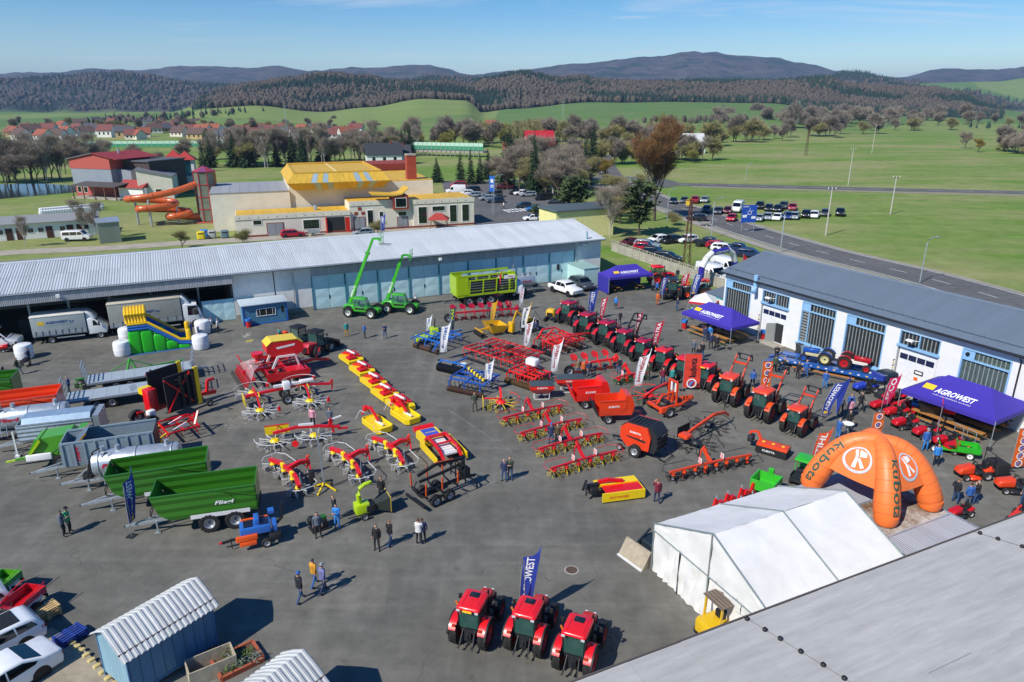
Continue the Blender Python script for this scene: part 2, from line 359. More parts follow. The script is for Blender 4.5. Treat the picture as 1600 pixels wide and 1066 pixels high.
strip('road_town',smooth_line(RB,8),-4.2,4.2,.002,ROADM)
ring=[Vector(G(968,285))+Vector((15*cos(t*pi/14),15*sin(t*pi/14)))for t in range(29)]
strip('roundabout',ring,-4,4,.012,ROADM);strip('roundabout_kerb',ring,4,4.4,.03,KERB)
CR=smooth_line([G(975,288),G(1075,288.5),G(1230,292),G(1400,296.5),G(1600,301),G(1900,308)],6)
strip('cross_road',CR,-4,4,.006,ROADM);dashes('cross_road_line',CR,0,.2,4,4,.011,LINE)
strip('field_track',smooth_line([G(1080,291.5),G(1230,296),G(1400,300.5),G(1600,306),G(1900,314)],6),-1.6,1.6,.003,GRAVEL)
strip('lane',smooth_line([G(-200,418),G(0,396),G(160,388),G(300,379),G(420,372),G(600,362),G(740,348),G(800,345)],6),-2.4,2.4,.004,mat('lane_concrete','#a59c8c',.9,var=.25,scale=.5))
sheet('car_park',[G(*p)for p in((742,352),(900,350),(905,322),(860,300),(770,285),(690,284),(700,320))],.006,ROADM)
sheet('car_park_town',[G(*p)for p in((960,243),(1005,246),(1010,233),(965,233))],.004,ROADM)
strip('crossing_lane',smooth_line([G(690,287),G(800,283),G(900,278),G(960,280)],6),-3.2,3.2,.001,ROADM)
for i in range(9):
 a=Vector(G(797+i*6.2,332-i*.6));d=Vector((-.35,.94));n=Vector((.94,.35))*.35
 b=B();b.quad(*[(*p,.011)for p in(a-n,a+n,a+n+d*4.5,a-n+d*4.5)]);tag(b.obj('crossing_bar',LINE,None,0),kind='structure')
sheet('pond',[G(*p)for p in((-200,320),(0,311),(125,300),(120,290),(60,287),(-200,292))],-.006,mat('pond_water','#2a3236',.12,var=.1,scale=.2))
for(px,py,w,l,rot,c)in((385,524,.5,.9,.3,'#a9a6a0'),(388,533,.35,.5,.3,'#b7a83d'),(382,655,1.2,1.6,.2,'#8f8575')):
 b=B();x,y=G(px,py)
 for k in range(46):
  a=x+R.gauss(0,w*.5);c_=y+R.gauss(0,l*.5);r=R.uniform(.03,.13);b.add([(a+r*cos(t),c_+r*sin(t)*R.uniform(.6,1.4),.0075+k*1e-5)for t in(0,1.2,2.5,3.7,5)],[(0,1,2,3,4)])
 tag(b.obj('ground_stain',matte(c,.95),None,0),kind='stuff')
for a,c in(((855,462),(905,486)),((640,540),(700,528)),((700,640),(842,735))):
 p=Vector(G(*a));q=Vector(G(*c));n=(q-p).normalized();n=Vector((-n.y,n.x))*.05
 b=B();b.quad((*(p-n),.0082),(*(q-n),.0082),(*(q+n),.0082),(*(p+n),.0082));tag(b.obj('faded_bay_line',mat('faded_line','#716e69',.9,var=.5,scale=.8),None,0),kind='structure')
PA=asphalt_material('asphalt_patch',(.16,.153,.13),.8);PB_=asphalt_material('asphalt_patch_dark',(.13,.126,.109),.8)
for k,(pts,m)in enumerate((([(1060,560),(1230,600),(1330,660),(1280,720),(1130,690),(1040,610)],PA),([(660,800),(760,790),(790,850),(700,880)],PB_),([(880,800),(960,790),(985,830),(900,850)],PB_),([(300,540),(420,530),(440,560),(330,580)],PA),([(520,880),(610,890),(600,960),(500,950)],PA),([(690,600),(740,620),(730,680),(690,660)],PB_),([(900,470),(1000,480),(1050,520),(960,500)],PA),([(840,860),(905,850),(935,905),(860,915)],PA))):sheet('asphalt_patch',[G(*p)for p in pts],.0055+k*.0002,m)
def wood(name,label,rows,n,Y0,Y1,test,size,seg,seed,evergreen_bias=0.):
 r=random.Random(seed);bd=B();be=B()
 k=0
 while k<n:
  s=r.uniform(*rows);Y=Y0+(Y1-Y0)*r.random();x=Y*(s-800)/F/1.056
  if not test(s,Y,x):k+=.2;continue
  k+=1
  z=land_z(s,Y)+4*mnoise.noise(Vector((x*.004,Y*.004,5)))*min(1,(Y-700)/600);ev=mnoise.noise(Vector((x*.0065,Y*.008,2.2)))+evergreen_bias+r.gauss(0,.13)>.04
  h=r.uniform(.7,1.3)*size;w=h*r.uniform(.34,.5)
  if ev:
   h*=1.3;w*=.55;o=[((w*(1-t)*q+.1),t*h)for t,q in((.12,.9),(.12,1.1),(.45,1.15),(.45,.75),(1,.1))]
   a0=r.random()*6;be.loft([[(x+rr*cos(a0+2*pi*i/5)*r.uniform(.8,1.2),Y+rr*sin(a0+2*pi*i/5),z+t)for i in range(5)]for rr,t in o],cap=False)
  else:
   a0=r.random()*6;bd.loft([[(x+w*q*r.uniform(.75,1.2)*cos(a0+2*pi*i/seg),Y+w*q*sin(a0+2*pi*i/seg),z+h*t+r.uniform(-.05,.05)*h)for i in range(seg)]for q,t in((.5,.05),(1.05,.45),(.75,.85),(.1,1))],cap=False)
 if bd.f:tag(bd.obj(name,mat('leafless_wood','#585148',.95,var=.35,scale=.05,spec=.1),None,60),'leafless grey brown '+label,'woodland',kind='stuff')
 if be.f:tag(be.obj(name,mat('evergreen_wood','#31443a',.95,var=.5,scale=.07,spec=.1),None,60),'dark evergreen '+label,'woodland',kind='stuff')
wood('woodland','wood covering the near hillside behind the village',(300,1575),24000,1030,1620,lambda s,Y,x:is_wood(s,Y,x)and land_z(s,Y)>-1,8,5,3)
wood('woodland','wood on the farther ridge above the green fields',(-40,1640),9500,2060,2900,lambda s,Y,x:is_wood(s,Y,x),13,5,5,.06)
wood('woodland','hedge line crossing the fields below the hills',(-30,1640),700,640,1020,lambda s,Y,x:mnoise.noise(Vector((x*.004,Y*.012,9.1)))>.34,6,5,8,-.1)
# ================================================================== buildings
def rnd_mat(name,col,rough=.5,metal=0.,amt=.1,streak=0.,sscale=(8,.4,1),rust=0.):
 """sheet material whose tone differs a little from sheet to sheet, with optional streaks and rust"""
 if name in MATS:return MATS[name]
 m=mat(name,col,rough,metal,0);nt=m.node_tree;N=nt.nodes;L=nt.links;b=N['Principled BSDF']
 col=srgb(col)if isinstance(col,str)else col
 oi=N.new('ShaderNodeObjectInfo');mr=N.new('ShaderNodeMapRange');mr.inputs[3].default_value=1-amt;mr.inputs[4].default_value=1+amt;L.new(oi.outputs['Random'],mr.inputs[0])
 geo=N.new('ShaderNodeTexCoord');mp=N.new('ShaderNodeMapping');mp.inputs['Scale'].default_value=sscale;L.new(geo.outputs['Object'],mp.inputs[0])
 n=N.new('ShaderNodeTexNoise');n.inputs['Scale'].default_value=1;n.inputs['Detail'].default_value=6;n.inputs['Roughness'].default_value=.7;L.new(mp.outputs[0],n.inputs['Vector'])
 m2=N.new('ShaderNodeMapRange');m2 .inputs[1].default_value=.3;m2 .inputs[2].default_value=.7;m2 .inputs[3].default_value=1-streak;m2 .inputs[4].default_value=1+streak*.6;L.new(n.outputs[0],m2 .inputs[0])
 mu=N.new('ShaderNodeMath');mu.operation='MULTIPLY';L.new(mr.outputs[0],mu.inputs[0]);L.new(m2 .outputs[0],mu.inputs[1])
 v=N.new('ShaderNodeVectorMath');v.operation='SCALE';v.inputs[0].default_value=col;L.new(mu.outputs[0],v.inputs['Scale']);last=v.outputs[0]
 if rust:
  g=N.new('ShaderNodeNewGeometry');n3=N.new('ShaderNodeTexNoise');n3 .inputs['Scale'].default_value=.7;n3 .inputs['Detail'].default_value=9;n3 .inputs['Roughness'].default_value=.75;L.new(g.outputs['Position'],n3 .inputs['Vector'])
  rr=N.new('ShaderNodeMapRange');rr.inputs[1].default_value=.42;rr.inputs[2].default_value=.62;rr.inputs[4].default_value=rust;L.new(n3 .outputs[0],rr.inputs[0])
  mx=N.new('ShaderNodeMix');mx.data_type='RGBA';mx.inputs[7].default_value=(.16,.085,.035,1);L.new(rr.outputs[0],mx.inputs[0]);L.new(last,mx.inputs[6]);last=mx.outputs[2]
 L.new(last,b.inputs['Base Color']);return m
PLASTER=mat('white_plaster','#e4e4df',.85,var=.06,scale=.7,bump=.15);CREAM=mat('cream_plaster','#ddd6c4',.85,var=.1,scale=.5)
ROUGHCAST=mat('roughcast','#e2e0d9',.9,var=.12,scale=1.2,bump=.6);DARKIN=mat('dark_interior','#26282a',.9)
TURQ=rnd_mat('turquoise_sheet','#c2e2e5',.6,0,.05,.08,(1,1,.6));TURQD=mat('turquoise_post','#3f8c96',.6)
ZINC=rnd_mat('weathered_zinc','#c3c8ca',.5,.1,.07,.16,(5,.25,1));FASCIA=rnd_mat('grey_cladding','#b4b5b7',.65,.1,.05,.25,(6,1,.4))
BLUEROOF=rnd_mat('slate_blue_roof','#717e8b',.5,.1,.035,.06,(3,.3,1));SKYBLUE=mat('pale_blue_paint','#8db9dc',.55)
PVC=mat('white_pvc','#e4e3de',.6,var=.1,scale=.6);FELT=rnd_mat('grey_felt','#b2b0ab',.8,0,.035,.2,(.35,2.6,1))
YROOF=rnd_mat('yellow_roof','#d6ab38',.6,0,.05,.2,(2,.5,1));BRICK=mat('brick_red','#8f3b2b',.85,var=.2,scale=1.5)
def corr_sheet(w,ribs,run,rise,amp,name,m):
 b=B();prof=[]
 for i in range(ribs):
  p=w/ribs
  for t,h in((0,0),(.3,0),(.45,1),(.75,1),(.9,0)):prof.append(((i+t)*p,h*amp))
 prof.append((w,0));L=hypot(run,rise);ny,nz=-rise/L,run/L
 for(y,z)in((0,0),(run,rise)):
  b.v+=[(x,y+ny*h,z+nz*h)for x,h in prof]
 n=len(prof);b.f=[[i,i+1,n+i+1,n+i]for i in range(n-1)]
 return b.mesh(name,m,0)
def sheets(parent,n,w,x0,y0,z0,run,rise,ribs,amp,m,rows=1,name='roof_sheet',lift=.012):
 me=corr_sheet(w,ribs,run/rows+(.12 if rows>1 else 0),rise/rows*(1+(.12*rows/run if rows>1 else 0)),amp,name,m)
 for r in range(rows):
  for i in range(n):
   o=ob(name,me,parent);o.location=(x0+i*w,y0+run*r/rows,z0+rise*r/rows+lift*((rows-1-r)*-1.0)+(.004 if i%2 else 0))
def pane(parent,name,x0,x1,z0,z1,y,m,d=.05):
 return B().box((x0,y-d,z0),(x1,y,z1)).obj(name,m,parent,0)
def window(parent,x0,x1,z0,z1,y=0.,frame=WHITE,nx=2,nz=1,glass=GLASS,fw=.07,name='window'):
 w=B()
 for a in(x0,x1-fw):w.box((a,y-.05,z0),(a+fw,y+.02,z1))
 for a in(z0,z1-fw):w.box((x0+fw,y-.049,a),(x1-fw,y+.02,a+fw))
 f=w.obj(name,frame,parent,0)
 dx=(x1-x0-2*fw)/nx;dz=(z1-z0-2*fw)/nz
 for i in range(nx):
  for k in range(nz):
   B().box((x0+fw+i*dx+.02,y-.03,z0+fw+k*dz+.02),(x0+fw+(i+1)*dx-.02,y+.01,z0+fw+(k+1)*dz-.02)).obj('pane',glass,f,0)
 return f
def wall_with_holes(x0,x1,z0,z1,y0,y1,holes):
 b=B();xs=sorted({x0,x1,*[h[0]for h in holes],*[h[1]for h in holes]});zs=sorted({z0,z1,*[h[2]for h in holes],*[h[3]for h in holes]})
 solid={}
 for i in range(len(xs)-1):
  for k in range(len(zs)-1):
   cx=(xs[i]+xs[i+1])/2;cz=(zs[k]+zs[k+1])/2;solid[i,k]=not any(h[0]<cx<h[1]and h[2]<cz<h[3]for h in holes)
 for(i,k),s in solid.items():
  if not s:continue
  X0,X1,Z0,Z1=xs[i],xs[i+1],zs[k],zs[k+1]
  b.quad((X0,y0,Z0),(X1,y0,Z0),(X1,y0,Z1),(X0,y0,Z1));b.quad((X1,y1,Z0),(X0,y1,Z0),(X0,y1,Z1),(X1,y1,Z1))
  for(di,dk,q)in((-1,0,[(X0,y1,Z0),(X0,y0,Z0),(X0,y0,Z1),(X0,y1,Z1)]),(1,0,[(X1,y0,Z0),(X1,y1,Z0),(X1,y1,Z1),(X1,y0,Z1)]),(0,-1,[(X0,y1,Z0),(X1,y1,Z0),(X1,y0,Z0),(X0,y0,Z0)]),(0,1,[(X0,y0,Z1),(X1,y0,Z1),(X1,y1,Z1),(X0,y1,Z1)])):
   if not solid.get((i+di,k+dk),False):b.quad(*q)
 return b
def hall():
 rz=radians(25.52);t=T('long_hall','long low hall with corrugated metal roof, open bays and pale turquoise gates','hall',(12.9,101.25,0),rz)
 D=17.;EZ=5.72;OV=.8;RZ=7.25;RUN=D/2+OV;LEFT=-92.
 def lx(px,py):
  x,y=G(px,py);return(x-12.9)*cos(rz)+(y-101.25)*sin(rz)
 g0=lx(490.7,485);g1=-4.3;w0=lx(369,497)
 B().box((g1,0,0),(0,.35,5.5)).obj('pier',ROUGHCAST,t,0)
 B().box((g1+.01,-.03,0),(0.02,0,.5)).obj('plinth',CONC,t,0)
 B().box((w0,0,.0),(g0,.35,5.5)).obj('wall',ROUGHCAST,t,0)
 B().box((w0+.02,-.04,0),(g0-.02,0,.55)).obj('plinth',CONC,t,0)
 B().box((w0+4.6,-.03,.55),(w0+4.7,0,5.4)).obj('wall_joint',DARKMETAL,t,0)
 B().box((-.3,.35,0),(0,D,5.5)).obj('end_wall',ROUGHCAST,t,0)
 B().prism([(.35,5.5),(D,5.5),(D/2,RZ-.15)],'x',-.3,0).obj('gable',ROUGHCAST,t,0)
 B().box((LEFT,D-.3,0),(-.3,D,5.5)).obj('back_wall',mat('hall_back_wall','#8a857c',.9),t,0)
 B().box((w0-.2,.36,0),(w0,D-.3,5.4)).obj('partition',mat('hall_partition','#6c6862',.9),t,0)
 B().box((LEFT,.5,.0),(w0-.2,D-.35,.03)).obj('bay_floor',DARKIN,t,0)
 n=9;gw=(g1-g0)/n
 for i in range(n):
  x=g0+i*gw
  B().box((x-.06,-.02,0),(x+.06,.2,4.3)).obj('gate_post',TURQD,t,0)
  for k in(0,1):
   a=x+.09+k*(gw-.16)/2;e=a+(gw-.2)/2-.015;z1=4.25
   b=B();b.box((a,.1,.06),(e,.16,z1))
   leaf=b.obj('gate_leaf',TURQ,t,0)
   for c,zc in((0,.06),(1,1.45),(2,2.85)):
    xa,xb,za,zb=a+.03,e-.03,zc+.03,min(zc+1.35,z1-.03);xm,zm=(xa+xb)/2,(za+zb)/2
    B().add([(xa,.098,za),(xb,.098,za),(xb,.098,zb),(xa,.098,zb),(xm,.062,zm)],[(0,1,4),(1,2,4),(2,3,4),(3,0,4)]).obj('pressed_panel',TURQ,leaf,0)
   if k==0:B().box((e-.05,.05,1.3),(e+.06,.1,1.75)).obj('latch',DARKMETAL,leaf,0)
 B().box((g1-.06,-.02,0),(g1,.2,4.3)).obj('gate_post',TURQD,t,0)
 B().box((g1-2.9,.0,1.7),(g1-2.5,.06,2.5)).obj('dark_notice',BLACK,t,0)
 B().box((g0,-.05,4.3),(g1,.3,5.5)).obj('lintel',FASCIA,t,0)
 me=corr_sheet(1.,6,.01,1.1,.03,'fascia_sheet',FASCIA)
 for i in range(int(g1-g0)):o=ob('fascia_sheet',me,t);o.location=(g0+i,-.08,4.33)
 xs=[];x=w0
 xs=[lx(317,505),lx(243,513),lx(178,520),lx(112,531),lx(48,540),lx(-14,548),lx(-75,558)]
 for x in xs:B().box((x-.11,2.5,0),(x+.11,2.75,5.4)).obj('bay_post',mat('post_steel','#c2c4c2',.6),t,0)
 b=B().box((xs[0]+.15,.05,.05),(w0-.05,.12,2.6)).obj('low_gate',TURQ,t,0)
 for k in range(3):
  a=xs[0]+.2+k*(w0-xs[0]-.3)/3;e=a+(w0-xs[0]-.3)/3-.05
  for za in(.1,1.35):B().add([(a,.048,za),(e,.048,za),(e,.048,za+1.2),(a,.048,za+1.2),((a+e)/2,.015,za+.6)],[(0,1,4),(1,2,4),(2,3,4),(3,0,4)]).obj('pressed_panel',TURQ,b,0)
 B().box((LEFT,-.02,4.4),(w0,.3,5.5)).obj('lintel',FASCIA,t,0)
 for i in range(int(w0-LEFT)):o=ob('fascia_sheet',me,t);o.location=(w0-1-i,-.74,4.5)
 for x,c,w,h in((xs[3]+1,'#5a3333',2.2,1.8),(xs[4]+2,'#33565c',2.5,2.3),(xs[5]+2,'#4c4a3a',3,1.7),(xs[2]+2,'#3a3a3c',3,2.2)):
  B().rbox((x,4,.03),(x+w,6.5,h),.15).obj('stored_crate',matte(c),t)
 ns=int(-LEFT/1.05);sheets(t,ns,1.05,-ns*1.05+.35,-OV,EZ,RUN,RZ-EZ,4,.045,ZINC,rows=2)
 sheets(t,ns//4,4.2,-ns*1.05+.35,D/2,RZ,RUN,EZ-RZ,14,.045,ZINC)
 B().prism([(D/2-.35,RZ-.02),(D/2,RZ+.08),(D/2+.35,RZ-.02),(D/2,RZ+.03)],'x',-ns*1.05+.35,.35).obj('ridge_cap',ZINC,t,0)
 B().box((LEFT,-OV+.05,EZ-.25),(.3,-OV+.11,EZ-.02)).obj('eave_board',DARKMETAL,t,0)
 B().tube([(LEFT,-OV-.06,EZ-.1),(.35,-OV-.06,EZ-.1)],.08,8).obj('gutter',STEEL,t)
 for x in(g0+2.2-4.4,g0+gw*6.6,-4.2):B().tube([(x,-OV-.06,EZ-.15),(x,-OV+.1,EZ-.5),(x,-.12,EZ-.9),(x,-.12,.3)],.06,8).obj('downpipe',STEEL,t)
 B().tube([(-2.6,-.25,5.1),(-2.6,-.25,6.9)],.16,10).obj('flue',mat('pale_blue_flue','#9fb7c2',.5),t)
 B().lathe([(.32,0),(.36,.1),(.25,.25)],(-3.5,0,5.1),(0,-1,0),12,True).obj('flood_lamp',STEEL,t)
 for px in(107,686):x=lx(px,462 if px>300 else 531);B().bar((x,-.9,5.1),(x,-.1,4.9),.06).cbox((x,-1.0,5.1),(.35,.3,.3)).obj('yard_lamp',WHITE,t)
hall()
def workshop():
 e=Vector((23.67,78.2));d=Vector((.4677,-.8839));rz=atan2(d.y,d.x)
 o=e+d*.35+Vector((.8839,.4677))*.5
 t=T('workshop','white workshop with blue grey sheet roof and tall striped glass windows','workshop',(o.x,o.y,0),rz)
 Lw=40.;EZ=6.15;RZ=7.85;RUN=6.4;D=12.4
 def ux(px,z):
  best=None
  for i in range(0,4200):
   u=i*.01;x=o.x+d.x*u;y=o.y+d.y*u;zc=y*CP-(z-H)*SP;p=800+F*x/zc
   if best is None or abs(p-px)<best[0]:best=(abs(p-px),u)
  return best[1]
 A=[(ux(1135,5),ux(1175,5),.9,5.35,'tall'),(ux(1252,4),ux(1305,4),1.05,5.35,'tall2'),(ux(1321,4),ux(1382,4),1.05,5.35,'tall'),(ux(1500,4),ux(1577,4),1.05,5.35,'tall3')]
 Dr=[(ux(1190,3.8),ux(1232,3.8)),(ux(1403,3.8),ux(1466,3.8))]
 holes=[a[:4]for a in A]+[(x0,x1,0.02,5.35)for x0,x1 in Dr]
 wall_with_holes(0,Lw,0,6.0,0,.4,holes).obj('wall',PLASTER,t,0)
 B().box((0,.4,0),(.4,D,6.)).box((Lw-.4,.4,0),(Lw,D,6)).box((.4,D-.4,0),(Lw-.4,D,6)).obj('outer_walls',PLASTER,t,0)
 B().prism([(0.02,6.),(D,6.),(D/2,RZ-.08)],'x',0,.4).obj('gable',PLASTER,t,0)
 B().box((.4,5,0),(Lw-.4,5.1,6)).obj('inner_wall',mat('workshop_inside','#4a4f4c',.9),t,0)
 strip_dark=mat('profile_glass_dark','#2e3234',.25,0,.3,2);strip_pale=mat('profile_glass_pale','#8b9290',.3,0,.2,2);strip_green=mat('profile_glass_clear','#4f6058',.2,0,.25,2)
 def glazing(x0,x1,z0,z1,kind,par):
  n=max(4,int((x1-x0)/.33));w=(x1-x0)/n
  for i in range(n):
   a=x0+i*w
   B().prism([(a+.02,.22),(a+w*.72,.22),(a+w*.72,.16),(a+.02,.16)],'z',z0,z1).obj('glass_strip',strip_green if kind=='tall3' else strip_dark,par,0)
   B().box((a+w*.74,.12,z0),(a+w*.98,.24,z1)).obj('glass_rib',strip_pale,par,0)
 for x0,x1,z0,z1,kind in A:
  f=B()
  for a in(x0,x1-.12):f.box((a,-.02,z0),(a+.12,.3,z1))
  for a in(z0,z1-.1,z1-.95):f.box((x0+.12,-.019,a),(x1-.12,.3,a+.12))
  f.box((x0-.15,-.16,z0-.14),(x1+.15,.0,z0-.01))
  fr=f.obj('window_frame',SKYBLUE,t,0)
  glazing(x0+.12,x1-.12,z0+.12,z1-.95,kind,fr);glazing(x0+1.0,x1-.12,z1-.83,z1-.1,kind,fr)
  pane(fr,'blue_panel',x0+.12,x0+1.0,z1-.82,z1-.1,.1,SKYBLUE,.06)
  if kind=='tall2':
   B().box((x0+.9,.02,z0+.12),(x0+1.0,.12,z1-.95)).obj('window_post',SKYBLUE,fr,0)
   for k in range(11):B().box((x0+.16,.03,z0+.2+k*.3),(x0+.88,.11,z0+.36+k*.3)).obj('louvre',strip_pale,fr,0)
  if kind=='tall3':B().lathe([(.16,0),(.16,.1)],(x0+.45,.04,z1-.45),(0,-1,0),12,True).obj('fan_outlet',BLACK,fr)
 hazard=mat('hazard_yellow','#d9b03a',.6)
 for j,(x0,x1)in enumerate(Dr):
  f=B();f.box((x0,-.02,4.0),(x0+.1,.3,5.35)).box((x1-.1,-.02,4.0),(x1,.3,5.35)).box((x0+.1,-.019,5.25),(x1-.1,.3,5.35)).box((x0-.1,-.1,3.85),(x1+.1,.3,4.05)).box(((x0+x1)/2-.05,-.01,4.05),((x0+x1)/2+.05,.26,5.25))
  fr=f.obj('transom_frame',SKYBLUE,t,0);glazing(x0+.1,x1-.1,4.05,5.25,'tall',fr)
  B().bar(((x0+x1)/2-.3,-.6,4.8),((x0+x1)/2,-.05,4.75),.05).cbox(((x0+x1)/2-.45,-.65,4.8),(.6,.35,.14)).obj('wall_lamp',WHITE,fr)
  n=5
  pd=(x0+x1)/2+(.35 if j==0 else 0)
  if j==0:
   wall_with_holes(x0+.12,x1-.12,.02,3.85,.18,.26,[(pd-.1,pd+.95,.02,2.15)]).obj('gate',mat('gate_white','#e6e7e6',.45),t,0)
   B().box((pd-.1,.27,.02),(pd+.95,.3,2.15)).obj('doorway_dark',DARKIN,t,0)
   dl=T('wicket_door',None,None,(pd-.1,.17,0),0);dl.parent=t;dl.rotation_euler=(0,0,radians(-115))
   B().box((0,-.03,.05),(1.,.03,2.1)).obj('door_leaf',mat('door_grey','#9a9c98',.5),dl,0)
  else:B().box((x0+.12,.18,.02),(x1-.12,.26,3.85)).obj('gate',mat('gate_white','#e6e7e6',.45),t,0)
  for k in range(4):
   w=(x1-x0-.5)/4;pane(t,'gate_window',x0+.25+k*w,x0+.25+(k+1)*w-.08,2.75,3.25,.18,mat('gate_glass','#252c4a',.15),.02)
  for k in range(9):B().prism([(0,.25*k),(.16,.25*k+.14),(.16,.25*k+.27),(0,.25*k+.13)],'y',-.02,.01).shift(x0-.2,0,.3).obj('hazard_stripe',hazard if k%2 else BLACK,t,0)
  if j==1:
   pane(t,'notice',x1-1.9,x1-1.1,1.7,2.1,.18,BLACK,.02);pane(t,'notice_text',x1-1.8,x1-1.2,1.82,2.0,.155,WHITE,.01);pane(t,'orange_notice',x1-1.85,x1-1.5,1.15,1.45,.18,matte('#e06a28'),.02)
  B().box((x0-.2,-1.4,.0),(x1+.2,.0,.05)).obj('threshold',CONC,t,0)
 ns=int((Lw+.8)/1.0);sheets(t,ns,1.0,-.4,-.5,EZ,RUN+.3,RZ-EZ,6,.035,BLUEROOF)
 sheets(t,ns//4,4.0,-.4,RUN-.2,RZ,RUN+.3,EZ-RZ,24,.035,BLUEROOF)
 B().prism([(RUN-.55,RZ-.05),(RUN-.2,RZ+.09),(RUN+.15,RZ-.05),(RUN-.2,RZ+.03)],'x',-.45,ns-.4).obj('ridge_cap',BLUEROOF,t,0)
 B().box((-.45,-.5,EZ-.2),(Lw,-.44,EZ-.02)).obj('eave_board',DARKMETAL,t,0)
 B().tube([(-.45,-.58,EZ-.08),(Lw,-.58,EZ-.08)],.08,8).obj('gutter',DARKMETAL,t)
 sl=(RZ-EZ)/(RUN+.3);gz=EZ+sl*.9+.2
 for dz in(0,.1):B().tube([(-.3,.4,gz+dz),(Lw,.4,gz+dz)],.022,5).obj('snow_guard_rail',BLUEROOF,t)
 for i in range(int(Lw)):B().bar((i+.1,.4,gz-.22),(i+.1,.4,gz+.13),.05).obj('snow_guard_bracket',BLUEROOF,t,0)
 x=ux(1184,5.6);B().tube([(x,-.35,6.75),(x,-.35,5.5),(x+.1,-.5,5.15),(x+.25,-.85,4.95)],.24,12).obj('vent_pipe',SKYBLUE,t)
 x=ux(1590,4);B().tube([(x,-.55,EZ-.1),(x,-.12,EZ-.6),(x,-.12,.2)],.06,8).obj('downpipe',DARKMETAL,t)
 return t,ux,o,d
WS,WSU,WSO,WSD=workshop()
def lean_to():
 t=T('lean_to','small white annexe with grey ribbed roof at the workshop far end','annexe',(WSO.x-WSD.x*.1,WSO.y-WSD.y*.1,0),atan2(WSD.y,WSD.x))
 B().box((-3.6,.8,0),(-.06,5,2.7)).obj('wall',PLASTER,t,0)
 sheets(t,4,.95,-3.75,.6,2.75,4.6,.5,5,.04,BLUEROOF)
 B().box((-3.7,.7,2.5),(-.06,.79,2.7)).obj('roof_trim',TURQD,t,0)
lean_to()
def front_hall():
 Z=8.;a=Vector(G(890,1066,Z));rz=atan2(.4630,1);t=T('flat_roof_hall','big foreground hall with flat grey felted roof and black vents','hall',(a.x,a.y,0),rz)
 x0,x1,D=-4.,34.,-26.
 B().box((x0+.25,D,0),(x1-.2,-.25,Z-.35)).obj('wall',PLASTER,t,0)
 B().box((x0,D,Z-.35),(x1,0,Z-.06)).obj('roof_slab',mat('roof_slab','#8b8f93',.8,var=.1),t,0)
 n=19;w=(x1-x0-.1)/n
 k=0
 for i in range(n):
  y=-.03
  for ln in((4.2,6,6,6)if i%2 else(6,6,6,4.5)):
   B().box((x0+.05+i*w,max(y-ln,D),Z-.06),(x0+.05+(i+1)*w-.012,y-.012,Z-.02+.006*((i+k)%3))).obj('felt_sheet',FELT,t,0);y-=ln;k+=1
 B().box((x0,-.02,Z-.3),(x1,.03,Z+.012)).obj('roof_edge',mat('roof_edge_metal','#5e5650',.6),t,0)
 p=Matrix.Rotation(-rz,4,'Z')
 def loc(px,py):q=p@Vector((G(px,py,Z)[0]-a.x,G(px,py,Z)[1]-a.y,0));return q
 studs=[(1167,968),(1195,985),(1219,999),(1251,1019),(1286,1040),(1319,1061),(1531,834),(1559,843),(1597,855)]
 for s in studs:
  q=loc(*s);B().lathe([(.08,0),(.08,.06),(.05,.1),(.001,.11)],(q.x,q.y,Z),(0,0,1),12,True).obj('roof_vent',BLACK,t)
 q0,q1=loc(1150,957),loc(1330,1068);B().tube([(q0 .x,q0 .y,Z+.03),(q1 .x,q1 .y,Z+.03)],.007,4).obj('lightning_wire',DARKMETAL,t)
 q0,q1=loc(1520,831),loc(1610,859);B().tube([(q0 .x,q0 .y,Z+.03),(q1 .x,q1 .y,Z+.03)],.007,4).obj('lightning_wire',DARKMETAL,t)
front_hall()
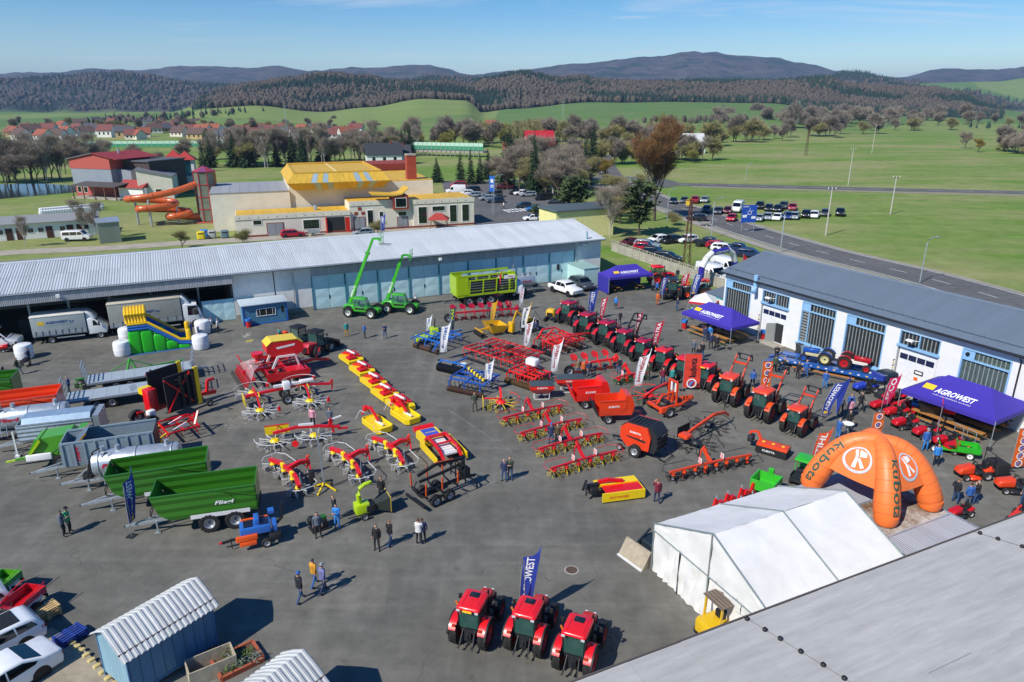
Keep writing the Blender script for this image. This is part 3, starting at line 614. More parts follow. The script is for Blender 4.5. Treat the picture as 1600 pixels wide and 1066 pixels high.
def marquee():
 ze,zr=2.95,4.95;e0=Vector((7.62,32.5));rz=atan2(.437,.8996)
 t=T('marquee','white peaked marquee tent in front of the grey flat roof','tent',(e0 .x,e0 .y,0),rz)
 Lx,Wd=8.9,8.7;n=12
 def cloth(name,fn,nu,nv):
  b=B();b.v=[tuple(fn(i/nu,j/nv))for j in range(nv+1)for i in range(nu+1)];b.f=[[j*(nu+1)+i,j*(nu+1)+i+1,(j+1)*(nu+1)+i+1,(j+1)*(nu+1)+i]for j in range(nv)for i in range(nu)]
  return b.obj(name,PVC,t,60)
 def wr(a,b_):return.09*mnoise.noise(Vector((a*2.2,b_*2.2,4)))+.06*mnoise.noise(Vector((a*5,b_*5,1)))
 for k in(0,1):
  xa=k*Lx/2
  cloth('roof_cloth',lambda u,v:(xa+u*Lx/2,-v*Wd/2,ze+(zr-ze)*v-.07*sin(pi*u)*sin(pi*v)+wr(xa+u*3,v*3)*.4),16,12)
  cloth('roof_cloth',lambda u,v:(xa+u*Lx/2,-Wd/2-v*Wd/2,zr-(zr-ze)*v-.07*sin(pi*u)*sin(pi*v)+wr(xa+u*3,v*3+7)*.4),16,12)
 cloth('gable_cloth',lambda u,v:(.0+wr(u*6,v*3)*1.0,-u*Wd/2,ze-.35+v*((zr-ze)*u+.35)),14,6)
 cloth('gable_cloth',lambda u,v:(.0+wr(u*6+9,v*3)*1.0,-Wd/2-u*Wd/2,ze-.35+v*((zr-ze)*(1-u)+.35)),14,6)
 for k in range(4):cloth('end_curtain',lambda u,v:(.06+wr(k*4+u*5,v*1.2)*2.2,-(k+u*.985)*Wd/4,.03+v*(ze-.36)),12,6)
 for y in(0.02,-Wd):cloth('side_curtain',lambda u,v:(u*Lx,y+wr(u*9,v),.03+v*(ze-.05)),30,4)
 cloth('far_curtain',lambda u,v:(Lx,-u*Wd,.03+v*(ze-.05)),20,4)
 f=B()
 for x in(0,Lx/2,Lx):f.tube([(x-.0,.02,0),(x,.02,ze+.03),(x,-Wd/2,zr+.03),(x,-Wd-.02,ze+.03),(x,-Wd-.02,0)],.05,6)
 f.tube([(-.05,0,ze-.35),(-.05,-Wd,ze-.35)],.04,6).tube([(-.05,-Wd/2,0),(-.05,-Wd/2,zr)],.04,6)
 f.obj('aluminium_frame',mat('tent_frame','#8f9a9a',.5,.4),t)
 B().box((-.02,-Wd/4-.03,0),(.0,-Wd/4+.03,ze-.4)).obj('door_zip',DARKMETAL,t,0)
marquee()
def low_garage():
 C=Vector((25.,32.7));rz=atan2(.437,.8996);t=T('low_garage','low garage with rust stained corrugated roof beneath the orange inflatable','garage',(C.x,C.y,0),rz)
 B().box((-5.3,.1,0),(-.1,7.1,2.45)).obj('wall',ROUGHCAST,t,0)
 rusty=rnd_mat('rusty_corrugated','#b9b3ac',.6,.2,.08,.25,(8,.4,1),rust=1.0);clean=rnd_mat('clean_corrugated','#a7aab2',.5,.25,.06,.15,(8,.4,1))
 n=7
 for i in range(n):
  for r,(y0,ln,m,z)in enumerate(((-.1,1.7,clean,2.5),(1.5,2.9,rusty,2.54),(4.3,3.0,clean,2.6))):
   o=ob('roof_sheet',corr_sheet(.8,5,ln,.06,.035,'roof_sheet',m),t);o.location=(-5.5+i*.8,y0,z+(.005 if i%2 else 0))
 B().box((-5.5,4.22,2.56),(.12,4.34,2.68)).obj('roof_step',STEEL,t,0);B().box((-5.5,1.42,2.5),(.12,1.5,2.6)).obj('roof_step',STEEL,t,0)
 B().box((.1,-.1,2.45),(.16,7.2,2.62)).obj('verge_trim',STEEL,t,0)
low_garage()
def tin_shed(label,corner,right,depth_px,legs=True,zr=None):
 a=Vector(G(*corner));b_=Vector(G(*right));rz=atan2(b_.y-a.y,b_.x-a.x)
 return a,b_,rz
def blue_shed(label,loc,rz,Lx,D,zw,zr,scale=1.):
 """x along the ridge, gable end at x=0; arched roof of profiled sheets"""
 t=T('tin_shed',label,'shed',loc,rz);BL=rnd_mat('blue_tin','#5a86a6',.55,.15,.05,.12,(3,3,.5));PB=rnd_mat('pale_blue_tin','#8fb4c4',.55,.15,.05,.12,(3,3,.5))
 n=int(Lx/.45);w=Lx/n;z0=.35
 for y,m in((0,BL),(D,BL)):
  for i in range(n):B().box((i*w+.008,y-.02,z0),((i+1)*w-.008,y+.02,zw)).bar((i*w+.02,y-.03,z0),(i*w+.02,y-.03,zw),.03).obj('wall_sheet',m,t,0)
 m_=int(D/.3);wd=D/m_
 for x in(0,Lx):
  for i in range(m_):
   ya,yb=i*wd,(i+1)*wd;za,zb=[zw+(zr-zw)*(1-abs(2*y/D-1))-.05 for y in(ya,yb)]
   B().prism([(ya+.006,z0),(yb-.006,z0),(yb-.006,zb),(ya+.006,za)],'x',x-.02,x+.02).obj('gable_sheet',PB,t,0)
 f=B()
 for x in(.0,Lx):
  for y in(0,D):f.bar((x,y,0),(x,y,zw),.09)
 for y in(0,D):f.bar((0,y,z0-.05),(Lx,y,z0-.05),.1)
 f.obj('steel_frame',mat('frame_blue','#44739c',.5),t,0)
 ROOF=rnd_mat('shed_roof_white','#c9cbc8',.55,.1,.05,.15,(3,.5,1));OV=.3;ns=int((Lx+.5)/.48);ws=(Lx+.5)/ns
 for side in(0,1):
  prev=None
  pr=[(-OV,zw-.12),(D*.22,zw+(zr-zw)*.55),(D*.5,zr)]
  if side:pr=[(D-y,z)for y,z in pr]
  for i in range(ns):
   b=B()
   for(ya,za),(yb,zb)in zip(pr,pr[1:]):
    for s in range(2):
     x=-.25+i*ws+s*ws/2;p=ws/2
     xs=[(0,0),(p*.3,.0),(p*.4,.05),(p*.8,.05),(p*.9,0),(p,0)]
     for(xa,ha),(xb,hb)in zip(xs,xs[1:]):b.quad((x+xa,ya,za+ha),(x+xb,ya,za+hb),(x+xb,yb,zb+hb),(x+xa,yb,zb+ha))
   b.obj('roof_sheet',ROOF,t,0)
 B().tube([(-.25,-OV+.35,zw+.15),(Lx+.25,-OV+.35,zw+.15)],.025,5).obj('roof_cable',mat('rust_cable','#5b3f30',.8),t)
 return t
_a=Vector(G(222,1073));_u=Vector((.8996,.437));_rz=atan2(.55,.83)
blue_shed('blue tin shed with ribbed white roof casting a black shadow',(-16.15,23.6,0),radians(55),3.95,2.4,2.4,3.2)
blue_shed('second ribbed white roof shed cut by the bottom edge beside planter',(-9.87,19.0,0),radians(55),3.95,2.4,2.4,3.2)
def cabin():
 t=put(T('site_cabin','blue portable cabin with barred white window against the hall wall','cabin'),(381,509),hd=0);a=Vector(G(382,510));b=Vector(G(450,501));rz=atan2(b.y-a.y,b.x-a.x);t.location=(a.x,a.y,0);t.rotation_euler=(0,0,rz)
 w=(b-a).length;CB=rnd_mat('cabin_blue','#4b7f9b',.55,0,.04,.08,(6,1,1));TR=mat('cabin_trim_blue','#2f66b8',.5)
 n=int(w/.4);p=w/n
 for i in range(n):B().box((i*p+.01,-.02,.12),((i+1)*p-.01,.02,2.3)).obj('wall_panel',CB,t,0)
 B().box((0,.02,.12),(w,2.5,2.3)).obj('body',mat('cabin_side','#5d8fa8',.6),t,0)
 f=B()
 for x in(0,w):f.bar((x,-.02,.05),(x,-.02,2.35),.12)
 f.bar((0,-.02,.1),(w,-.02,.1),.14).bar((0,-.02,2.33),(w,-.02,2.33),.12).obj('corner_frame',TR,t,0)
 B().rbox((-.2,-.3,2.36),(w+.2,2.7,2.52),.05).obj('roof',mat('cabin_roof','#b9c6cc',.6,var=.15),t)
 wf=window(t,w*.3,w*.74,.95,1.85,-.03,WHITE,4,1,GLASS,.07)
 for k in range(3):B().box((w*.3+.1+(w*.44)*k/3+.25,-.1,.98),(w*.3+.14+(w*.44)*k/3+.25,-.08,1.82)).obj('window_bar',WHITE,wf,0)
 pane(t,'door',w*.83,w*.97,.15,2.1,-.02,CB,.03);pane(t,'door_glass',w*.87,w*.93,1.1,1.9,-.055,GLASS,.01)
cabin()
def container():
 a=Vector(G(912,449));rz=radians(25.5);t=T('storage_container','pale turquoise storage container behind the purple tent by the hall','container',(a.x,a.y,0),rz)
 c=rnd_mat('pale_turquoise_tin','#bcdcd6',.6,0,.03,.08,(4,4,1))
 for i in range(8):B().box((i*.3+.01,-.02,.1),((i+1)*.3-.01,.02,2.5)).obj('front_panel',c,t,0)
 for i in range(18):B().box((2.38,i*.33+.01,.1),(2.42,(i+1)*.33-.01,2.5)).obj('side_panel',c,t,0)
 B().box((0,.02,.1),(2.38,6,2.5)).obj('body',c,t,0);B().box((-.08,-.08,2.5),(2.5,6.1,2.62)).obj('roof',mat('container_roof','#93b3ac',.6,var=.2),t,0)
container()
def fence(p,q,label,n,h=1.9):
 a=Vector(G(*p));b=Vector(G(*q));rz=atan2(b.y-a.y,b.x-a.x);L_=(b-a).length;t=T('panel_fence',label,'fence',(a.x,a.y,0),rz);w=L_/n
 C=rnd_mat('fence_concrete','#aaa597',.9,0,.08,.25,(1.5,1.5,2));me=B().box((0,-.03,0),(w-.16,.03,h/4-.02)).mesh('fence_panel',C,0);mp=B().box((-.08,-.09,0),(.08,.09,h+.08)).mesh('fence_post',C,0)
 mt=B()
 for k in range(6):mt.box((k*(w-.16)/6,-.04,.06),(k*(w-.16)/6+(w-.16)/12,-.03,h/4-.08))
 mo=B().box((0,-.03,0),(w-.16,.03,.08)).box((0,-.03,h/4-.1),(w-.16,.03,h/4-.02))
 for k in range(5):mo.bar((k*(w-.16)/4,0,.08),(k*(w-.16)/4+(.1 if k<2 else-.1),0,h/4-.1),.07)
 mo=mo.mesh('fence_panel',C,0)
 for i in range(n+1):
  o=ob('fence_post',mp,t);o.location=(i*w,0,0)
  if i<n:
   for k in range(4):o=ob('fence_panel',mo if k==3 else me,t);o.location=(i*w+.08,0,k*h/4)
fence((956,392),(1185,472),'pale concrete panel fence between the grass and the parked cars',17)
def block(A,Bp,D,z0,z1,t=None):
 a=Vector(A);b=Vector(Bp);return a,atan2(b.y-a.y,b.x-a.x),(b-a).length
def rect_block(par,name,x0,x1,y0,y1,z0,z1,m):return B().box((x0,y0,z0),(x1,y1,z1)).obj(name,m,par,0)
def pool():
 a=Vector(G(371,372));b=Vector(G(741,350.5));rz=atan2(b.y-a.y,b.x-a.x);L_=(b-a).length
 t=T('swimming_hall','cream swimming hall with yellow mansard roof and brick chimney','swimming pool building',(a.x,a.y,0),rz);s=L_/370.
 W_=CREAM
 xa=168*s;xb=268*s
 rect_block(t,'annexe_wall',0,xa,0,8,0,4.0,W_);rect_block(t,'middle_wall',xa,xb,.5,9,0,5.4,W_);rect_block(t,'wing_wall',xb,L_,0,10,0,5.5,W_)
 for x0,x1,y0,y1,z in((.15,xa-.1,.5,8,4.02),(xa+.2,xb-.1,1,9,5.42),(xb+.15,L_-.2,.5,10,5.52)):
  n=max(2,int((x1-x0)/1.6));w=(x1-x0)/n
  for i in range(n):B().box((x0+i*w,y0,z-.05),(x0+(i+1)*w-.03,y1,z+.06+.02*(i%2))).obj('roof_sheet',YROOF,t,0)
 for x0,x1,y,z in((-.1,xa+.05,-.12,3.3),(xa+.05,xb,.38,4.9),(xb,L_+.1,-.12,4.75)):
  B().box((x0,y,z),(x1,y+.12,z+.9)).obj('parapet',W_,t,0)
  for i in range(int((x1-x0)/1.7)):B().box((x0+.8+i*1.7,y-.02,z+.25),(x0+.95+i*1.7,y,z+.4)).obj('spout',BLACK,t,0)
 def px(p):return(p-371)*s
 for p0,p1,z0,z1,kind in((415,438,0,2.4,'g'),(395,408,2.2,3.2,'w'),(467,492,.9,2.8,'w'),(503,530,0,3.0,'r'),(545,562,0,2.6,'g'),(566,576,.9,4,'w'),(585,592,2.4,3.6,'w'),(615,629,2.4,3.4,'w'),(614,630,0,2.2,'g'),(647,662,.7,4.2,'w'),(670,692,3.1,4.2,'w'),(699,712,.7,4.3,'w'),(720,733,.7,4.3,'w')):
  y=.5 if px(537)<px(p0)<xb-.1 else 0.
  if kind=='w':window(t,px(p0),px(p1),z0,z1,y-.02,WHITE,2,1 if z1-z0<1.6 else 2,GLASS,.09)
  elif kind=='g':
   f=B().box((px(p0)-.12,y-.06,z0),(px(p1)+.12,y-.02,z1+.12)).obj('gate_frame',mat('gate_frame_red','#8a3328',.6),t,0)
   for k in range(2):B().box((px(p0)+k*(px(p1)-px(p0))/2+.03,y-.1,z0+.03),(px(p0)+(k+1)*(px(p1)-px(p0))/2-.03,y-.06,z1)).obj('gate_leaf',mat('gate_grey','#8d9296',.6),f,0)
  else:
   B().box((px(p0),-.03,0),(px(p1),-.01,z1)).obj('gateway_shade',DARKIN,t,0);B().box((px(p1),-.9,.1),(px(p1)+.9,-.8,3.0)).obj('red_gate_leaf',paint('#c4241c'),t,0);B().box((px(p0)-.25,-.5,0),(px(p0),-.03,3.0)).obj('red_gate_leaf',paint('#c4241c'),t,0)  # near-black sheet on the solid wall stands for shade inside the gateway
 for p in(552,546,557):pane(t,'vent_grille',px(p),px(p)+.7,3.1 if p!=552 else 4,3.7 if p!=552 else 4.6,.48,BRICK,.05)
 rect_block(t,'plinth',-.03,L_+.03,-.05,.0,0,.35,mat('red_plinth','#7e3a30',.8))
 rect_block(t,'hall_wall',px(455),px(690),9,32,0,8.5,W_);rect_block(t,'pool_wall',px(345)-1,px(455),8.5,28,0,7.4,W_)
 for i in range(8):w=(px(455)-px(345)+1)/8;B().box((px(345)-1.1+i*w,8.4,7.4),(px(345)-1.1+(i+1)*w-.03,28.2,7.5+.02*(i%2))).obj('roof_sheet',rnd_mat('grey_roof_sheet','#9a9c9e',.7,.05,.04,.1),t,0)
 x0,x1,y0,y1=px(452),px(612),5.5,33;zb,zt=7.7,10.9
 def ringm(ix,z):return[(x0+ix,y0+ix,z),(x1-ix,y0+ix,z),(x1-ix,y1-ix,z),(x0+ix,y1-ix,z)]
 lo,mid,hi=ringm(1.3,zb),ringm(0,zb+1.4),ringm(1.5,zt)
 for(ra,rb)in((lo,mid),(mid,hi)):
  for k in range(4):
   A_,B_,C_,D_=[Vector(v)for v in(ra[k],ra[(k+1)%4],rb[(k+1)%4],rb[k])];n=int((B_-A_).length/1.1)
   for i in range(n):
    q=[A_.lerp(B_,i/n),A_.lerp(B_,(i+.97)/n),D_.lerp(C_,(i+.97)/n),D_.lerp(C_,i/n)]
    m=rnd_mat('roof_glazing','#9fb4bd',.3,.1,.1)if(k==0 and i in(4,6,int(n*.72),int(n*.72)+2))else YROOF
    nrm=(q[1]-q[0]).cross(q[3]-q[0]).normalized()*.06
    B().add(q+[v+nrm for v in q],[(3,2,1,0),(4,5,6,7),(0,1,5,4),(1,2,6,5),(2,3,7,6),(3,0,4,7)]).obj('mansard_panel',m,t,0)
 B().box((x0+1.5,y0+1.5,zb),(x1-1.5,y1-1.5,zt-.15)).obj('crown_core',YROOF,t,0)
 fw=B()
 for k in range(4):fw.bar(Vector(hi[k])+Vector((0,0,.05)),Vector(hi[(k+1)%4])+Vector((0,0,.05)),.35,.3)
 fw.obj('crown_kerb',YROOF,t,0)
 B().box(((x0+x1)/2-.1,y0+1.7,zt-.14),((x0+x1)/2+.1,y1-1.7,zt)).obj('roof_rib',mat('pale_rib','#d8c99a',.7),t,0)
 for i in range(7):w=(px(690)-x1)/7;B().box((x1+i*w,9,8.5),(x1+(i+1)*w-.03,32,8.62+.02*(i%2))).obj('roof_sheet',YROOF,t,0)
 rect_block(t,'rear_brick_wall',px(480),px(700),33.2,44,0,10.2,BRICK)
 B().box((px(649),10.2,0),(px(665),12.2,13.6)).obj('chimney',mat('chimney_brick','#a5452f',.85,var=.15,scale=2),t,0);B().box((px(648.5),10.1,13.6),(px(665.5),12.3,13.9)).obj('chimney_cap',CONC,t,0)
 bx=px(607);B().box((bx,-.5,3.9),(bx+3.1,4,6.6)).obj('brick_bay',BRICK,t,0);window(t,bx+.4,bx+2.7,4.3,6.2,-.5,WHITE,3,2,GLASS,.08,'bay_window')
 B().prism([(bx-4,6.9),(bx,6.6),(bx+1.8,6.8),(bx+3.2,8.0),(bx+3.2,8.2),(bx+1.8,7.05),(bx,6.85),(bx-4,7.15)],'y',-.7,4.2).obj('curved_roof',YROOF,t)
 B().rbox((px(487),3,4.1),(px(492),4,5.0),.1).obj('air_unit',STEEL,t)
pool()
def gazebo():
 p=G(686,357);t=T('gazebo','small red roofed gazebo by the swimming hall entrance','gazebo',p)
 b=B()
 for x in(-1.6,1.6):
  for y in(-1.3,1.3):b.bar((x,y,0),(x,y,2),.12)
 b.obj('posts',SOIL,t,0,kind='stuff');B().add([(-2.1,-1.8,1.9),(2.1,-1.8,1.9),(2.1,1.8,1.9),(-2.1,1.8,1.9),(-.6,0,3.1),(.6,0,3.1)],[(0,1,5,4),(1,2,5),(2,3,4,5),(3,0,4),(3,2,1,0)]).obj('roof',matte('#a5372f'),t,0)
gazebo()
def sauna_house():
 a=Vector(G(121,306));b=Vector(G(181,309));rz=atan2(b.y-a.y,b.x-a.x);w=(b-a).length;t=T('sauna_house','red and grey sauna house with sloping red roof by the pond','house',(a.x,a.y,0),rz)
 RD_=matte('#b2544a');GR=matte('#8b939c');D=14
 rect_block(t,'lower_wall',0,w,0,D,0,3.2,RD_);rect_block(t,'middle_wall',-.2,w+.1,-.2,D,3.2,7.4,GR)
 B().prism([(-.3,7.4),(w+.2,7.4),(w+.2,10.3),(w*.62,11.3),(-.3,9.9)],'y',-.3,D).obj('upper_wall',RD_,t,0)
 n=6
 for i in range(n):
  for xa,za,xb,zb,m in((-.8,9.75,w*.62,11.4,matte('#6d6f76')),(w*.62,11.4,w+3.2,9.9,matte('#8e2f33'))):
   y=-.8+i*(D+1.2)/n;B().prism([(xa,za),(xb,zb),(xb,zb+.2),(xa,za+.2)],'y',y,y+(D+1.2)/n-.04).obj('roof_sheet',m,t,0)
 rect_block(t,'side_wing',w+.1,w+9,4,D+3,0,9.2,matte('#4a3d3a'));B().box((w-.1,3.6,9.2),(w+9.4,D+3.3,9.5)).obj('side_roof',matte('#5b5d60'),t,0)
 rect_block(t,'stair_bay',w+.1,w+4.5,2,4,3.2,7.2,GR);rect_block(t,'porch_wall',w*.25,w+6,-4.5,-.1,0,.4,CONC)
 B().prism([(-5,3.3),(-.2,3.9),(-.2,4.1),(-5,3.5)],'x',w*.3,w+5.5).obj('porch_roof',matte('#4e4a48'),t,0)
 for k in range(5):B().bar((w*.32+k*(w*.7+5)/4,-4.8,0),(w*.32+k*(w*.7+5)/4,-4.8,3.3),.2).obj('porch_post',SOIL,t,0)
 rect_block(t,'red_annexe',w+3,w+11,-1.5,4,0,3.2,PLASTER);B().prism([(-2,3.0),(1.2,4.8),(4.5,3.0)],'x',w+2.7,w+11.3).obj('annexe_roof',matte('#9c3a36'),t,0)
 for k in range(2):window(t,.6+k*2.2,2+k*2.2,1,2.6,-.02,WHITE,2)
 B().cyl((w*.8,6,10),(w*.8,6,12.4),.3).obj('flue',STEEL,t)
sauna_house()
def beige_block():
 a=Vector(G(219,312));b=Vector(G(273,310));rz=atan2(b.y-a.y,b.x-a.x);w=(b-a).length;t=T('beige_annexe','beige windowless block with slanted grey roof beside sauna house','annexe',(a.x,a.y,0),rz)
 B().prism([(0,0),(w,0),(w,5.6),(0,7.6)],'y',0,12).obj('wall',CREAM,t,0);B().prism([(-.3,7.6),(w+.3,5.55),(w+.3,5.8),(-.3,7.85)],'y',-.3,12.3).obj('roof',matte('#77797c'),t,0)
 for k in range(2):window(t,4+k*3,5.5+k*3,1.2,2.6,-.02,WHITE,2)
beige_block()
for px,py,i in((279,275,0),(297,278,1)):
 p=G(px,py+18);t=T('pool_turret',('larger' if i==0 else 'smaller')+' white turret with pyramidal red roof near the water slide','turret',p,.3)
 B().box((-2,-2,0),(2,2,4)).obj('wall',PLASTER,t,0)
 for x in(-1.8,1.8):
  for y in(-1.8,1.8):B().box((x-.4,y-.4,4),(x+.4,y+.4,8.6)).obj('post',PLASTER,t,0)
 B().box((-1.3,-1.3,4),(1.3,1.3,8.4)).obj('glazing',TURQD,t,0)
 B().add([(-2.8,-2.8,8.6),(2.8,-2.8,8.6),(2.8,2.8,8.6),(-2.8,2.8,8.6),(0,0,11)],[(0,1,4),(1,2,4),(2,3,4),(3,0,4),(3,2,1,0)]).obj('roof',matte('#a8322c'),t,0)
def slide_tower():
 p=Vector(G(329,346));t=T('slide_tower','octagonal glass slide tower with red frame at the pool','tower',(p.x,p.y,0),.2);RF=paint('#b03038');r=2.2;h=10.6
 pts=[(r*cos(pi/8+k*pi/4),r*sin(pi/8+k*pi/4))for k in range(8)]
 for k in range(8):
  (xa,ya),(xb,yb)=pts[k],pts[(k+1)%8]
  for j in range(4):
   z0,z1=.3+j*(h-.4)/4,.3+(j+1)*(h-.4)/4-.08;B().quad((xa*.97,ya*.97,z0),(xb*.97,yb*.97,z0),(xb*.97,yb*.97,z1),(xa*.97,ya*.97,z1)).obj('pane',mat('tower_yellow','#caa53c',.4)if(k==7 and j==3)else mat('tower_glass','#6d7468',.12,0,.25,1.2),t,0)
   B().bar((xa,ya,z1+.04),(xb,yb,z1+.04),.12).obj('ring_beam',RF,t,0)
  B().bar((xa,ya,0),(xa,ya,h),.14).obj('post',RF,t,0)
  B().add([(xa*1.12,ya*1.12,h),(xb*1.12,yb*1.12,h),(0,0,h+1.1)],[(0,1,2)]).obj('roof_panel',matte('#7a3c6a')if k%2 else matte('#9a3345'),t,0)
 B().cyl((0,0,.1),(0,0,h-.2),.5,n=10).obj('stair_core',STEEL,t);B().box((-2.6,-2.6,0),(2.6,2.6,.2)).obj('base',matte('#b0584c'),t,0)
 s=T('water_slide','orange tube water slide coiling out of the glass tower','water slide',(p.x,p.y,0),radians(20));s.scale=(.84,.84,.93);OR=paint('#c9602c')
 path=smooth_line([Vector(v)for v in((-1.8,-.5,8.7),(-6,-2.2,7.6),(-10,-3.2,6.9),(-15,-3,6.3),(-18.2,-.8,5.9),(-16.8,2,5.5),(-11.5,2.4,5.0),(-7.8,1,4.7),(-8,-2.2,4.4),(-12,-3.8,4.1),(-15.4,-3.4,3.9),(-15,-.8,3.6),(-10,0.8,3.1),(-5.6,.3,2.7),(-4.4,-1.6,2.4),(-6.4,-3.6,2.1),(-9,-3.2,1.9),(-8.6,-1,1.7),(-4,-.4,1.4),(-2.3,-.2,1.3))],5)
 B().tube(path,.72,12).obj('tube',OR,s)
 for i in range(2,len(path)-2,5):
  d=(path[i+1]-path[i-1]).normalized();B().cyl(path[i]-d*.06,path[i]+d*.06,.82,n=12).obj('flange',OR,s)
 for x,y,h in((-13.2,-3.5,8.4),(-7.3,-1.2,5.0),(-16.6,.4,5.6)):B().cyl((x,y,0),(x,y,h),.28,n=10).obj('mast',STEEL,s)
 for x,y,h in((-13.2,-3.5,6.5),(-13.2,-3.5,4)):B().bar((x,y,h),(x+1.5,y+.7,h),.15).obj('bracket',STEEL,s,0)
slide_tower()
def row_house():
 a=Vector(G(-25,379));b=Vector(G(156,366));rz=atan2(b.y-a.y,b.x-a.x);w=(b-a).length;t=T('changing_rooms','long white single storey block with brown doors and grey roof','outbuilding',(a.x,a.y,0),rz)
 rect_block(t,'wall',0,w,0,5.5,0,2.9,PLASTER);B().prism([(-.5,2.9),(6,3.6),(6,3.75),(-.5,3.05)],'x',-.3,w+.3).obj('roof',matte('#8b8d8c'),t,0)
 s=w/181.
 for p in(15,31,77,110,126):B().box(((p+25)*s-.55,-.05,0),((p+25)*s+.55,0,2.2)).obj('door',matte('#4a2b22'),t,0)
 for p in(2,48,64,98,136):window(t,(p+25)*s-.5,(p+25)*s+.5,1.1,2.1,0,WHITE,2)
row_house()
def metal_hut():
 a=Vector(G(157,381));b=Vector(G(191,378));rz=atan2(b.y-a.y,b.x-a.x);w=(b-a).length;t=T('metal_hut','grey green sheet metal hut standing behind the long hall','hut',(a.x,a.y,0),rz);n=8
 for i in range(n):B().box((i*w/n+.01,-.02,0),((i+1)*w/n-.01,.03,3.7)).obj('wall_sheet',rnd_mat('green_grey_tin','#8b9686',.55,.2,.05,.1),t,0)
 rect_block(t,'body',0,w,.03,4,0,3.7,matte('#6f7a6c'));B().prism([(-.2,3.7),(4.2,4.0),(4.2,4.1),(-.2,3.8)],'x',-.2,w+.2).obj('roof',STEEL,t,0)
metal_hut()
def yellow_house():
 p=G(905,372);t=T('yellow_outbuilding','pale yellow outbuilding with dark flat roof behind the hall corner','outbuilding',p,radians(25));
 rect_block(t,'wall',-5,7.5,0,7,0,5.1,matte('#e5dd9a'));B().rbox((-5.3,-.4,5.1),(7.9,7.3,5.5),.05).obj('roof',matte('#4d5a5e'),t);B().box((7.7,-.5,4.7),(8.0,-.2,5.4)).obj('hopper',WHITE,t,0)
yellow_house()
# ================================================================== wheels and road vehicles
_wm={}
def wheel(parent,c,R_,w,rim=SILVER,lug=0,hub=.55,n=20,name='wheel',dish=.25):
 key=(R_,w,rim.name,lug,hub,n)
 if key not in _wm:
  b=B();h=w/2
  b.lathe([(R_*hub,-h*.8),(R_*.8,-h),(R_*.94,-h*.92),(R_,-h*.55),(R_,h*.55),(R_*.94,h*.92),(R_*.8,h),(R_*hub,h*.8)],n=n)
  if lug:
   for i in range(lug):
    for s in(-1,1):
     a=2*pi*(i+(.5 if s>0 else 0))/lug;a2=a+.55*2*pi/lug*1.6
     def P(an,y,r):return(r*cos(an),y,r*sin(an))
     r0,r1=R_*.97,R_*1.045;da=.16*2*pi/lug*2
     vs=[P(a,s*.02*w,r0),P(a+da,s*.02*w,r0),P(a2+da,s*h*.98,r0*.97),P(a2,s*h*.98,r0*.97),P(a,s*.02*w,r1),P(a+da,s*.02*w,r1),P(a2+da,s*h*.98,r1*.965),P(a2,s*h*.98,r1*.965)]
     b.add(vs,[(3,2,1,0),(4,5,6,7),(0,1,5,4),(1,2,6,5),(2,3,7,6),(3,0,4,7)])
  t=b.mesh('tyre',RUBBER,40)
  r=B().lathe([(.02,-h*.35),(R_*hub*.35,-h*.4),(R_*hub*.4,-h*.1),(R_*hub*.85,h*.0-h*dish),(R_*hub*.93,-h*.75),(R_*hub*1.03,-h*.84),(R_*hub*1.03,h*.84),(R_*hub*.93,h*.75),(R_*hub*.85,h*dish),(R_*hub*.4,h*.1),(R_*hub*.35,h*.4),(.02,h*.35)],n=16).mesh('rim',rim,35)
  hb=B().lathe([(R_*hub*.22,-h*.5),(R_*hub*.22,h*.5)],n=8,cap=True).mesh('hub',DARKMETAL,0)
  _wm[key]=(t,r,hb)
 t,r,hb=_wm[key];o=ob(name,t,parent);o.location=c;ob('rim',r,o);ob('hub',hb,o);return o
def wheels(parent,xs,track,R_,w,rim=SILVER,**k):
 for x in xs:
  for s in(-1,1):wheel(parent,(x,s*track/2,R_),R_,w,rim,**k)
def inset(pts,r):
 n=len(pts);out=[]
 for i in range(n):
  p=Vector(pts[i]);a=(p-Vector(pts[i-1])).normalized();b=(Vector(pts[(i+1)%n])-p).normalized()
  na=Vector((-a.y,a.x));nb=Vector((-b.y,b.x));m=(na+nb)
  m=m/max(m.length_squared/2,.35);out.append(p+m*r)
 return out
def ploft(prof,hw,r=.08,taper=None):
 """closed side profile (x,z), counter-clockwise, swept across the width with rolled edges; taper(z) scales the half width"""
 b=B();rings=[];tp=taper or(lambda z:1.)
 for y,k in((-1,1.),(-1,.42),(-1,0),(1,0),(1,.42),(1,1.)):
  pr=inset(prof,r*k)if k else[Vector(p)for p in prof]
  off=hw-r*(1-sqrt(max(0,1-(1-k)**2)))if k<1 else hw
  rings.append([(p.x,y*off*tp(p.y),p.y)for p in pr])
 return b.loft(rings)
def poly_pane(b,pts,y,s,off=.007):
 vs=[(x,s*(y(z)+off),z)for x,z in pts];b.add(vs,[list(range(len(vs)))[::s]])
